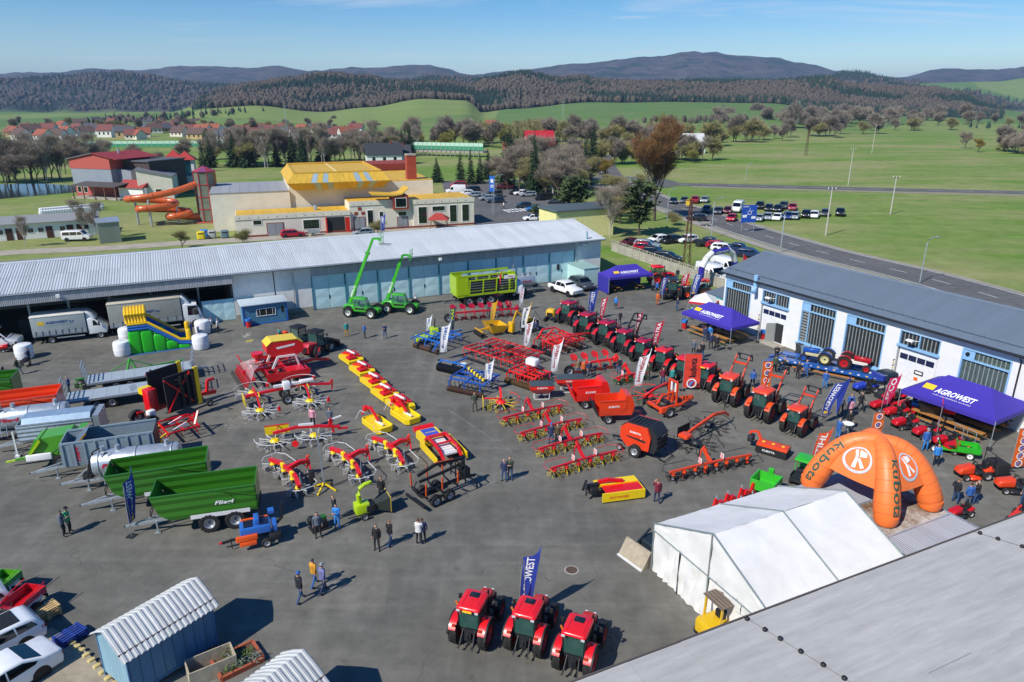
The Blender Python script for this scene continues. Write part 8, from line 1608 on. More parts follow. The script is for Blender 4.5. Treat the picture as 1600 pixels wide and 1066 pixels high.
def popup_tent(A_,B_,C_,label,ze=2.3,zr=3.5,txt=0,walls=(),pk=.27):
 a,b,c=[Vector(G(*p,ze))for p in(A_,B_,C_)];ex=c-b;ey=a-b;L_,D_=ex.length,ey.length;t=T('canopy_tent',label,'tent',(b.x,b.y,0),atan2(ex.y,ex.x));ux=ex/L_;d2=L_;W_=abs(ey.x*-ux.y+ey.y*ux.x)
 e=[(0,0),(L_,0),(L_,W_),(0,W_)]
 if L_>=W_:pts=[(L_*pk,W_/2),(L_*(1-pk),W_/2)];faces=[[e[0],e[1],pts[1],pts[0]],[e[1],e[2],pts[1]],[e[2],e[3],pts[0],pts[1]],[e[3],e[0],pts[0]]]
 else:pts=[(L_/2,W_*pk),(L_/2,W_*(1-pk))];faces=[[e[0],e[1],pts[0]],[e[1],e[2],pts[1],pts[0]],[e[2],e[3],pts[1]],[e[3],e[0],pts[0],pts[1]]]
 for k,f in enumerate(faces):
  bb=B();n=10;q=f if len(f)==4 else[f[0],f[1],f[2],f[2]]
  zs=lambda v:ze+(zr-ze)*(v*.72+.28*v*v)
  bb.v=[(*(Vector(q[0]).lerp(Vector(q[1]),i/n).lerp(Vector(q[3]).lerp(Vector(q[2]),i/n),j/8)),zs(j/8))for j in range(9)for i in range(n+1)];bb.f=[[j*(n+1)+i,j*(n+1)+i+1,(j+1)*(n+1)+i+1,(j+1)*(n+1)+i]for j in range(8)for i in range(n)]
  bb.obj('roof_cloth',PURP,t,40)
  p,r=Vector(f[0]),Vector(f[1]);nn=(r-p).normalized();nn=Vector((nn.y,-nn.x))*.02;B().quad((*(p+nn),ze-.32),(*(r+nn),ze-.32),(*(r+nn),ze+.01),(*(p+nn),ze+.01)).obj('valance',PURP,t,0)
  if k in txt:
   p0,p1,p2=Vector(q[0]),Vector(q[1]),Vector(q[3]).lerp(Vector(q[2]),.5);mid=(p0+p1)/2;u=(p1-p0).normalized();Lt=(p1-p0).length
   def fn(uu,vv,s=.42,o=.3,h=.2,dx=.0):v=o+vv*h;c_=mid+u*((uu-.5)*Lt*s+dx*Lt);c_=c_.lerp(c_+(p2-mid),v);return Vector((*c_,zs(v)+.03))
   bb=B();lettering(bb,'AGROWEST',fn,.03,.2);bb.obj('tent_lettering',WHITE,t,0);bb=B();lettering(bb,'svět zemědělské techniky',lambda x,y:fn(x,y,.4,.19,.06),0);bb.obj('tent_strapline',WHITE,t,0);bb=B();bb.add([fn(x,y,.12,.34,.2,-.29)for x,y in((0,0),(1,0),(1,1),(0,1))],[(0,1,2,3)]);bb.obj('tent_emblem',AGY,t,0)
 for x,y in e:B().bar((x,y,0),(x,y,ze),.05).obj('leg',STEEL,t,0);B().rbox((x-.17,y-.17,0),(x+.17,y+.17,.22),.06).obj('weight',KBLK,t)
 for k in walls:p,r=Vector(faces[k][0]),Vector(faces[k][1]);B().quad((*p,.05),(*r,.05),(*r,ze-.3),(*p,ze-.3)).obj('side_wall',mat('tent_wall','#32309a',.75,var=.06),t,0)
 return t,L_,W_
def bench_set(t_,L_,W_,n,where,table=True):
 M=t_.matrix_basis
 for k in range(n):
  for j,(dx,z,w)in enumerate(((-.5,.46,.25),(0,.76,.55),(.5,.46,.25))):
   kind='table' if j==1 else 'bench';p=M@Vector((L_*(k+.5)/n+dx,W_/2,0));t=T('beer_'+kind,f'wooden {kind} under the {where} tent, set {ORD[k]} from its near corner, {["left", "middle", "right"][j]}',kind,(p.x,p.y,0),M.to_euler().z,f'benches and tables under the {where} tent');ln=W_*.38;B().box((-w/2,-ln,z-.04),(w/2,ln,z)).obj('top',mat('bench_wood','#b07a3e',.6,var=.2),t,0)
   for y in(-ln*.8,ln*.8):B().bars([(-w*.4,y,0),(-w*.3,y,z-.05),(w*.3,y,z-.05),(w*.4,y,0)],.04).obj('leg',GRND,t,0)
t,a,b=popup_tent((927,427),(952,434.5),(1021,428),'purple canopy tent by the hall corner with walled left side',2.3,3.5,(0,),(3,2));bench_set(t,a,b,2,'far')
t,a,b=popup_tent((1075,485),(1143,513),(1187,503),'purple canopy tent with seated visitors beside the workshop gate',2.3,3.6,(3,));bench_set(t,a,b,3,'middle')
t,a,b=popup_tent((1421,604),(1556,659),(1618,632),'purple canopy tent over wooden benches at the right edge',2.3,3.6,(3,));bench_set(t,a,b,4,'right')
def mini_canopy():
 t=T('red_white_canopy','white and red small canopy behind the middle purple tent','tent');put(t,(1098,498),hd=62);B().add([(-1.5,-1.5,2.3),(1.5,-1.5,2.3),(1.5,1.5,2.3),(-1.5,1.5,2.3),(0,0,3.2)],[(0,1,4),(1,2,4),(2,3,4),(3,0,4)]).obj('roof_cloth',PVC,t,0);[B().bar((x,y,0),(x,y,2.3),.05).obj('leg',STEEL,t,0)for x in(-1.5,1.5)for y in(-1.5,1.5)];[B().bar((x0,y0,2.2),(x1,y1,2.2),.03,.25).obj('valance',matte('#c42436'),t,0)for x0,y0,x1,y1 in((-1.5,-1.5,1.5,-1.5),(-1.5,-1.5,-1.5,1.5),(-1.5,1.5,1.5,1.5),(1.5,-1.5,1.5,1.5))]
mini_canopy()
def purple_arch():
 a=G3(1093,452);b=G3(1146,440);t=T('inflatable_arch','purple and white inflatable arch over the white vans','inflatable arch',a,atan2(b.y-a.y,b.x-a.x));w=(b-a).length;m=mat('purple_pvc','#352a96',.4);P=[(0,1.1),(.1,3.0),(.9,4.2),(2.0,4.8),(w-2,4.8),(w-.9,4.2),(w-.1,3.0),(w,1.1)]
 for i,(p,q)in enumerate(zip(P,P[1:])):B().tube([(p[0],0,p[1]),((p[0]+q[0])/2,0,(p[1]+q[1])/2),(q[0],0,q[1])],.42,12).obj('tube_section',m if i in(0,3,6)else PVC,t)
 for x in(0,w):B().lathe([(.1,0),(.75,.02),(.8,.3),(.78,1.0),(.6,1.15),(.1,1.2)],(x,0,0),(0,0,1),16).obj('base',PVC,t)
 flat_text('arch_lettering','AGROWEST',(2.2,-.42,4.65),(1,0,0),(0,0,1),w-4.4,.35,WHITE,t,.03,.2,.02)
purple_arch()
def orange_arch():
 z0=2.66;r_,l_,f_=[Vector(G(*p,z0))for p in((1452,792),(1268,758),(1383,816))];c=(r_+l_)/2;bk=c*2-f_;t=T('inflatable_dome','orange four legged inflatable dome standing on the garage roof','inflatable dome',(c.x,c.y,0));m=mat('orange_pvc','#fb7f3c',.45,var=.05,bump=.05);lo,hi=2,14
 for _ in range(40):
  zm=(lo+hi)/2;zc=c.y*CP-(zm-H)*SP;lo,hi=(zm,hi)if 533-F*(c.y*SP+(zm-H)*CP)/zc>676 else(lo,zm)
 ap=lo-.5;legs=[]
 for p in(f_,r_,bk,l_):
  d=Vector((p.x-c.x,p.y-c.y,0));P=[Vector((d.x*s,d.y*s,z0+.35+(ap-z0-.35)*(1-s**2.7)))for s in(0,.12,.25,.38,.5,.62,.73,.83,.91,.97,1.0)];legs.append(P);B().tube(P,[.42,.44,.47,.5,.54,.58,.62,.66,.69,.69,.62],14).obj('inflated_leg',m,t,50);B().tube([P[-1]+Vector((0,0,-.36)),P[-1]+Vector((0,0,-.1)),P[-1]+Vector((0,0,.2))],[.56,.66,.64],14).obj('foot',m,t)
  for k in range(2,10):B().tube([P[k]-(P[k+1]-P[k]).normalized()*.015,P[k]+(P[k+1]-P[k]).normalized()*.015],[(.47,.5,.54,.58,.62,.66,.69,.69)[k-2]+.008]*2,14).obj('seam',mat('orange_seam','#d96530',.5),t)
 for k in range(4):
  A_,B_=legs[k],legs[(k+1)%4];n=6;g=lambda u,v:A_[1+int(v*6)].lerp(A_[1+int(v*6)+1],v*6-int(v*6)).lerp(B_[1+int(v*6)].lerp(B_[1+int(v*6)+1],v*6-int(v*6)),u)+(A_[4]+B_[4]-A_[0]*2).normalized()*.42+Vector((0,0,.25-.1*sin(pi*u)*v))
  b=B();b.v=[tuple(g(i/6,j/6*.999))for j in range(7)for i in range(7)];b.f=[[j*7+i,j*7+i+1,(j+1)*7+i+1,(j+1)*7+i]for j in range(6)for i in range(6)];b.obj('gusset',m,t,60)
  if k in(0,3):
   nn=(g(.8,.7)-g(.2,.7)).cross(g(.5,.9)-g(.5,.4)).normalized();nn=nn if nn.y<0 else-nn;q=lambda a,rr:g(.5+.3*rr*cos(a),.62+.27*rr*sin(a))+nn*.05
   bb=B();N_=28;bb.v=[tuple(q(2*pi*i/N_,rr))for rr in(.84,1.)for i in range(N_)];bb.f=[[i,(i+1)%N_,N_+(i+1)%N_,N_+i]for i in range(N_)];bb.obj('badge_ring',mat('badge_grey','#c9cbd0',.5),t,0)
   h=lambda x,y:g(.5+.3*x,.62+.27*y)+nn*.055
   B().add([h(-.2,.72),h(.05,.7),h(.0,.05),h(-.3,-.65),h(-.5,-.5),h(-.2,.0)],[(0,1,2,3,4,5)]).add([h(.08,-.05),h(.55,.5),h(.35,.62),h(.02,.12)],[(0,1,2,3)]).add([h(.05,-.1),h(.55,-.25),h(.5,-.6),h(-.15,-.68)],[(0,1,2,3)]).obj('badge_mark',WHITE,t,0)
 for k,P in((0,legs[0]),(3,legs[3])):
  tx=B();nn=Vector((.3,-.85,.45)).normalized()if k==0 else Vector((-.55,-.65,.55)).normalized()
  def fn(u,v):
   s=4.2+u*5.2;i=min(int(s),9);p=P[i].lerp(P[i+1],s-i);d=(P[i+1]-P[i]).normalized();sd=d.cross(nn).normalized();n2=sd.cross(d);a=(v-.5)*.7;return p+(n2*cos(a)+sd*sin(a)*-1)*([.42,.44,.47,.5,.54,.58,.62,.66,.69,.69,.62][i]*(1-s+i)+[.42,.44,.47,.5,.54,.58,.62,.66,.69,.69,.62][i+1]*(s-i)+.05)
  lettering(tx,'kioti' if 0 else 'kubota',fn,.012);tx.obj('leg_lettering',matte('#2f5a4a',.6,0),t,0)
orange_arch()
def bouncy_slide():
 a,b=(204,548),(302,535);t=T('bouncy_slide','green blue and yellow inflatable slide beside white bales','inflatable slide');put(t,a,b);L_=(Vector(G(*a))-Vector(G(*b))).length;x0=-L_/2;hw=1.6;g,bl,ye,pk=[mat('pvc_'+c[1:],c,.35,var=.05)for c in('#2fbf2a','#2f6fc0','#efc11c','#d9489a')]
 def pf(z0,z1):return[(x0+.1,z0),(x0+2.0,z0),(x0+L_-1.2,.35+(z0-2.5)*.45),(x0+L_-.1,.3+(z0-2.5)*.3),(x0+L_-.1,.3+(z1-2.5)*.3+.25),(x0+L_-1.2,.35+(z1-2.5)*.45+.25),(x0+2.0,z1),(x0+.1,z1)]
 for s in(-1,1):
  xs=[x0+.1+k*(L_-.4)/5 for k in range(6)]
  for k in range(5):
   top=lambda x:2.5 if x<x0+2.0 else max(.35,2.5+(.35-2.5)*(x-x0-2.0)/(L_-3.2));B().rbox((0,0,0),(1,1,1),.2,.15).xf(Matrix(((xs[k+1]-xs[k],0,0,xs[k]),(0,.5,0,s*(hw-.25)-.25),(0,0,max(.4,(top(xs[k])+top(xs[k+1]))/2),.03),(0,0,0,1)))).obj('green_cell',g,t)
  for i,(z0,z1,m)in enumerate(((2.5,2.75,bl),(2.78,3.0,bl),(3.03,3.3,ye))):
   P=[(x0+.15,s*(hw-.1),(z0+z1)/2),(x0+2.0,s*(hw-.1),(z0+z1)/2),(x0+L_-1.2,s*(hw-.1),.6+.2*i),(x0+L_-.1,s*(hw-.1),.45+.2*i)];B().tube(P,.16,8).obj('side_tube',m,t)
  B().rbox((x0+L_-.6,s*(hw-.1)-.22,.8),(x0+L_-.1,s*(hw-.1)+.22,2.0),.2,.15).obj('entry_post',ye,t)
 B().tube([(x0+2.0,0,2.6),(x0+L_-1.2,0,.45)],.02,4).obj('centre_rope',ye,t);B().loft([[(x0+1.8,-hw+.3,2.5),(x0+1.8,hw-.3,2.5),(x0+1.8,hw-.3,2.7),(x0+1.8,-hw+.3,2.7)],[(x0+L_-1,-hw+.3,.2),(x0+L_-1,hw-.3,.2),(x0+L_-1,hw-.3,.4),(x0+L_-1,-hw+.3,.4)]]).obj('slide_bed',mat('pvc_purple','#5a3f8c',.35),t,0);B().rbox((x0+L_-.9,-hw+.4,.03),(x0+L_+.3,hw-.4,.35),.15).obj('landing_pad',pk,t)
 for k in range(6):a_=k*pi/5;y=hw*.95*cos(a_)*-1;
 for k in range(7):
  x=x0+.15+k*.28;P=[(x,-hw*.92,3.3),(x,-hw*.85,4.1),(x,-hw*.4,4.45),(x,hw*.4,4.45),(x,hw*.85,4.1),(x,hw*.92,3.3)];B().tube(P,.16,8).obj('canopy_tube',ye,t)
 B().box((x0-.3,-hw-.3,.005),(x0+L_,hw+.3,.03)).obj('ground_sheet',mat('sheet_blue','#3a5f9c',.7),t,0)
bouncy_slide()
for i,(px,py,l)in enumerate(((40,560,'near the man pushing a pushchair'),(193,555,'at the left corner of the inflatable slide'),(200,533,'half hidden behind the inflatable slide'),(315,545,'at the right corner of the inflatable slide'),(318,521,'behind the slide exit beside three people'))):
 t=T('wrapped_bale','white plastic wrapped round bale '+l,'bale',group='wrapped bales round the slide');put(t,(px,py),hd=0);B().lathe([(.05,0),(.5,.0),(.6,.06),(.64,.2),(.64,1.0),(.58,1.15),(.45,1.2),(.05,1.21)],axis=(0,0,1),n=20).obj('wrapping',mat('bale_film','#e6e8ea',.35,var=.06,scale=4,bump=.3),t);B().lathe([(.645,.5),(.655,.6),(.645,.7)],axis=(0,0,1),n=20).obj('film_band',WHITE,t)
def barrel(p,label,lid=True):
 t=T('waste_barrel',label,'bin',group='red waste barrels');put(t,p,hd=0);B().lathe([(.01,0),(.29,.0),(.3,.3),(.31,.32),(.3,.34),(.3,.6),(.31,.62),(.3,.85),(.01,.85)],axis=(0,0,1),n=16).obj('drum',paint('#cc1f24'),t)
 if lid:B().lathe([(.34,.7),(.36,.9),(.33,1.02),(.29,1.02),(.28,.86)],axis=(0,0,1),n=16).obj('blue_bag',matte('#2f78c8'),t)
for p,l in(((389,511),'red barrel at the corner of the blue cabin'),((1069,513),'red barrel with blue bag left of the middle tent'),((1192,530),'red barrel with blue bag by the workshop gate'),((1429,646),'blue bagged barrel among the red mowers')):barrel(p,l)
def round_table():
 t=T('standing_table','round white standing table with two people','table');put(t,(1322,682),hd=0);B().lathe([(.01,1.08),(.42,1.08),(.42,1.11),(.01,1.11)],axis=(0,0,1),n=20).obj('table_top',WHITE,t);[B().bar((.35*cos(a),.35*sin(a),0),(-.2*cos(a),-.2*sin(a),1.08),.03).obj('leg',STEEL,t,0)for a in(0,1.57,3.14,4.71)]
round_table()
for p,l,c in(((1248,552),'dark grey wheeled bin against the workshop wall','#3a3d40'),((1256,556),'lighter grey wheeled bin against the workshop wall','#7b8894')):
 t=T('wheeled_bin',l,'bin');put(t,p,hd=28);B().loft([B().rrect(-.22,.22,-.25,.25,.1,.06),B().rrect(-.28,.28,-.32,.32,.95,.06)]).obj('bin_body',matte(c),t);B().rbox((-.3,-.34,.95),(.3,.36,1.03),.06).obj('lid',matte(c),t);wheels(t,(-.2,),.5,.1,.05,KBLK,n=10)
t=T('manhole_cover','round rusty manhole cover in the asphalt','manhole');put(t,(893,891),hd=0);B().lathe([(.01,.02),(.3,.02),(.31,.01)],axis=(0,0,1),n=24).obj('cover',mat('rusty_iron','#5b4a40',.8,.2,.3,8),t,0);B().lathe([(.33,.015),(.4,.012)],axis=(0,0,1),n=24).obj('frame_ring',CONC,t,0);[B().cbox((.2*cos(k),.2*sin(k),.024),(.07,.03,.008)).obj('cover_rib',MATS['rusty_iron'],t,0)for k in range(6)]
def bucket_loader():
 t=T('loading_bucket','pale worn loader bucket lying beside the marquee corner','bucket');put(t,(996,874),hd=35);B().prism([(-.6,0),(.5,0),(.1,.95),(-.0,.95)],'y',-.95,.95).obj('shell',mat('worn_bucket','#a79a84',.7,.1,.25),t,0);B().bar((-.62,-.95,.05),(-.62,.95,.05),.1).obj('cutting_edge',WHT,t,0);B().rbox((.5,-.5,.2),(1.5,.5,1.0),.1).bars([(.1,.3,.8),(1.2,.3,1.4)],.1).obj('coupler',mat('dark_teal2','#1f2c33',.5),t,0)
 t=T('forklift','yellow forklift with brown mesh roof beside the grey roof edge','forklift');put(t,(1126,992),hd=25);z=2.15;B().rbox((-1.2,-.6,.3),(1.1,.6,1.1),.15).obj('body',paint('#d9b01c'),t);wheels(t,(-.9,.9),1.0,.3,.25,n=14);f=B()
 for x,y in((-.6,-.55),(-.6,.55),(.9,-.55),(.9,.55)):f.bars([(x*1.1,y,1.0),(x,y,z)],.09)
 f.obj('overhead_guard',paint('#d9b01c'),t,0);B().box((-.75,-.65,z),(1.1,.65,z+.06)).obj('guard_roof',matte('#7c6f62'),t,0);[B().bar((-.7+k*.2,-.6,z+.07),(-.7+k*.2,.6,z+.07),.04).obj('roof_bar',matte('#5c5148'),t,0)for k in range(10)];B().bar((1.2,-.4,.1),(1.2,-.4,2.6),.1).bar((1.2,.4,.1),(1.2,.4,2.6),.1).obj('mast',KBLK,t,0);[B().bar((1.2,y,.12),(2.2,y,.12),.1,.05).obj('fork',STEEL,t,0)for y in(-.3,.3)];B().rbox((-.3,-.25,1.1),(.1,.25,1.5),.06).obj('seat',BLACK,t)
bucket_loader()
def pallets(p,hd,label,m,n):
 for k in range(n):
  t=T('pallet',label+(f', {ORD[k]} from the ground' if n>1 else ''),'pallet',group='stacked pallets');put(t,p,hd=hd);t.location.z=.004+k*.15
  for i in range(5):B().box((-.6,-.4+i*.17,.11),(.6,-.3+i*.17,.135)).obj('slat',m,t,0)
  for x in(-.55,0,.55):B().box((x-.06,-.4,.02),(x+.06,.48,.11)).obj('bearer',m,t,0)
pallets((72,965),55,'pale wooden pallet behind the white estate car',mat('pallet_wood','#c9ac78',.8,var=.2),4);pallets((112,1000),60,'blue painted pallet in the shade by the shed',matte('#23408f'),3)
KB=[G(78,985),G(128,1020),G(190,1085)];strip('raised_bed',smooth_line([Vector(p)for p in KB],6),-4.5,.1,.12,mat('gravelly_bed','#9b917c',.95,var=.35,scale=1.2,bump=.5))
KS=smooth_line([Vector(p)for p in KB],8)
for i,p in enumerate(KS[6:15]):t=T('kerb_block',f'yellow painted kerb stone by the shed, {ORD[i]} from its far end','kerb stone',(p.x,p.y,.0),.9,'yellow kerb stones');B().rbox((-.16,-.12,0),(.16,.12,.2),.04).obj('stone',mat('kerb_yellow','#c9b678',.8,var=.25),t)
def planter():
 t=T('planter','terracotta edged planter with shrubs between the two sheds','planter');put(t,(372,1035),hd=40);w,l=.7,.95;f=B();[f.bar(a,b,.12,.25)for a,b in(((-l,-w,.12),(l,-w,.12)),((l,-w,.12),(l,w,.12)),((l,w,.12),(-l,w,.12)),((-l,w,.12),(-l,-w,.12)))];f.obj('terracotta_rim',matte('#a8573a'),t,0);B().box((-l,-w,.02),(l,w,.18)).obj('soil',matte('#5b4632'),t,0)
 for k in range(9):
  b=B();x,y=R.uniform(-.8,.8),R.uniform(-.55,.55)
  for q in range(90):a=Vector((R.gauss(0,1),R.gauss(0,1),abs(R.gauss(0,.9)))).normalized()*R.uniform(.15,.42);c=Vector((x,y,.22))+a;e=Vector((R.uniform(-1,1),R.uniform(-1,1),R.uniform(0,1))).normalized()*.09;g=e.cross(a).normalized()*.04;b.add([c-e,c+g,c+e],[(0,1,2)])
  b.obj('shrub',matte('#5c7338' if k%3 else '#76807a'),t,0,kind='stuff')
 t=T('open_crate','old metal crate beside the planter in shade','crate');put(t,(332,1050),hd=35);[B().box(*q).obj('crate_side',mat('old_cream_tin','#b8ad94',.7,var=.3),t,0)for q in(((-1,-.5,.02),(1,-.45,.8)),((-1,.45,.02),(1,.5,.8)),((-1,-.45,.02),(-.95,.45,.8)),((.95,-.45,.02),(1,.45,.8)))];B().box((-.95,-.45,.02),(.95,.45,.06)).obj('crate_floor',DARKMETAL,t,0)
planter()
# ================================================================== people
SKIN=mat('skin','#c79a82',.6,var=.05);HAIRS=[mat('hair_'+c[1:],c,.7,var=.2,scale=20)for c in('#2a211c','#4b3626','#8d8880','#1b1a1a','#7a5a3a')]
def body_mesh(name,swing=0.,arms='down',sit=False,wide=.0):
 V=[];E=[];Rd=[];tagv=[]
 def n(p,r,par=None,k='top'):
  V.append(Vector(p));Rd.append(r if isinstance(r,tuple)else(r,r));tagv.append(k)
  if par is not None:E.append((par,len(V)-1))
  return len(V)-1
 hz=.95 if not sit else.52
 dz=hz-.95
 pel=n((0,0,.95+dz),(.15,.115),None,'leg');wa=n((0,0,1.1+dz),(.15,.11),pel);ch=n((.01,0,1.32+dz),(.17,.12),wa);nb=n((0,0,1.47+dz),(.085,.075),ch);nk=n((.015,0,1.54+dz),.055,nb,'skin');hd=n((.03,0,1.64+dz),(.08,.095),nk,'head');n((.02,0,1.74+dz),(.055,.065),hd,'head');n((.135,0,1.625+dz),.013,hd,'skin')
 for s in(-1,1):
  n((.02,s*.095,1.635+dz),.018,hd,'skin')
  sh=n((0,s*.185,1.41+dz),.072,ch)
  if arms=='front':el,wr,pa=(.06,s*.24,1.16+dz),(.27,s*.1,1.2+dz),(.33,s*.06,1.23+dz)
  elif arms=='pocket':el,wr,pa=(-.08,s*.29,1.16+dz),(.04,s*.2,.98+dz),(.06,s*.17,.93+dz)
  elif arms=='phone' and s>0:el,wr,pa=(.16,s*.26,1.24+dz),(.2,s*.14,1.46+dz),(.19,s*.1,1.54+dz)
  elif arms=='swing':el,wr,pa=(-.05+s*.08,s*.25,1.15+dz),(.06+s*.17,s*.25,.93+dz),(.08+s*.19,s*.25,.86+dz)
  else:el,wr,pa=(-.02,s*.26,1.14+dz),(.04,s*.26,.9+dz),(.05,s*.26,.83+dz)
  e=n(el,.05,sh);w=n(wr,.036,e);p=n(pa,(.03,.042),w,'skin');d=(Vector(pa)-Vector(wr)).normalized();q=Vector((0,1,0))if abs(d.y)<.7 else Vector((1,0,0));q=(q-d*q.dot(d)).normalized();b_=d.cross(q)
  for k,L_ in((-1.5,.06),(-.5,.075),(.5,.07),(1.5,.055)):a=Vector(pa)+b_*k*.019+d*.035;f=n(a,.0095,p,'skin');f=n(a+d*L_*.6,.009,f,'skin');n(a+d*L_*.9+q*(-s)*.02,.0085,f,'skin')
  a=n(Vector(pa)+b_*.035,.011,p,'skin');n(Vector(pa)+b_*.055+d*.04,.0095,a,'skin')
  sw=swing*s;hp=n((0,s*.1,.9+dz),(.098,.1),pel,'leg')
  if sit:kn,an,to=(.42,s*.13,.5),(.4,s*.13,.09),(.55,s*.14,.045)
  else:kn,an,to=(.05+sw*.5,s*(.11+wide*.5),.5),(sw+(-.1 if sw<0 else 0),s*(.11+wide),.09+(.03 if sw<0 else 0)),(.16+sw,s*(.13+wide),.045)
  k=n(kn,.066,hp,'leg');a=n(an,.047,k,'leg');n(to,(.042,.036),a,'shoe')
 me=bpy.data.meshes.new(name);me.from_pydata([tuple(v)for v in V],E,[]);o=bpy.data.objects.new(name,me);TMP.collection.objects.link(o);m=o.modifiers.new('s','SKIN');m.use_smooth_shade=True;o.modifiers.new('d','SUBSURF').levels=1
 for i,r in enumerate(Rd):me.skin_vertices[0].data[i].radius=r
 me.skin_vertices[0].data[0].use_root=True
 dg=tmp_graph();out=bpy.data.meshes.new_from_object(o.evaluated_get(dg));bpy.data.objects.remove(o);out.name=name
 out.materials.clear()
 for k in(SKIN,SKIN,SKIN,KBLK,HAIRS[0]):out.materials.append(k)
 seg=[(V[a],V[b],tagv[b])for a,b in E]
 for p in out.polygons:
  c=p.center;best=(9,'top')
  for a,b,k in seg:
   ab=b-a;t=max(0,min(1,(c-a).dot(ab)/max(ab.length_squared,1e-6)));q=a+ab*t;d=(c-q).length-(0 if k!='leg' else.02)
   if d<best[0]:best=(d,k)
  k=best[1];p.material_index={'top':1,'leg':2,'shoe':3,'skin':0,'head':0}[k]
  if c.z>1.55+dz and(c.z>1.69+dz or(c.x<.0 and abs(c.y)<.09 and c.z>1.57+dz)):p.material_index=4
  if k=='leg' and c.z<.1:p.material_index=3
  p.use_smooth=True
 return out
POSE=dict(s=body_mesh('standing',0,'down',wide=.04),w=body_mesh('walking',.26,'swing'),f=body_mesh('hands_front',0,'front',wide=.03),p=body_mesh('hands_pocket',0,'pocket',wide=.06),t=body_mesh('raising_hand',.12,'phone'),b=body_mesh('sitting',0,'front',True))
CAPM=B().lathe([(.001,.105),(.07,.09),(.1,.04),(.106,-.01),(.1,-.012)],(.02,0,1.69),(0,0,1),14).add([(.1,-.07,1.68),(.21,-.045,1.66),(.21,.045,1.66),(.1,.07,1.68)],[(0,1,2,3)]).mesh('cap',KBLK)
JACKM=B().lathe([(.2,.88),(.205,.95),(.185,1.1),(.2,1.25),(.21,1.38),(.12,1.46)],(0,0,0),(0,0,1),14).xf(Matrix.Diagonal((.72,1,1,1))).mesh('jacket',KBLK)
PC=dict(k='#22242a',n='#2a3558',b='#2f5fa8',g='#3f4a3a',y='#c98f2c',r='#7a2036',w='#d8d8d6',t='#2f8f8a',o='#c8622a',e='#5c6470',v='#6a6f9a',i='#3fae74',z='#2f7fc8',h='#d99aa8',m='#7a6a50',j='#33507a',x='#1c1d20',q='#8a8f96',d='#57452f')
def who(px,py,hd,pose,top,leg,label,cap=None,z=0.,s=1.,hair=None,coat=True):
 o=ob('person',POSE[pose]);put(o,(px,py),hd=hd,z=z);s*=R.uniform(.97,1.04);o.scale=(s,s,s);tag(o,label,'person','visitors of the show');sl=o.material_slots
 for i,m in((1,matte(PC[top],.85)),(2,matte(PC[leg],.85)),(4,HAIRS[hair if hair is not None else R.randrange(5)])):sl[i].link='OBJECT';sl[i].material=m
 if coat and pose!='b':c=ob('jacket',JACKM,o);c.material_slots[0].link='OBJECT';c.material_slots[0].material=matte(PC[top],.85)
 if cap:
  c=ob('cap',CAPM,o);c.material_slots[0].link='OBJECT';c.material_slots[0].material=matte(PC[cap])
  if pose=='b':c.location.z=-.43
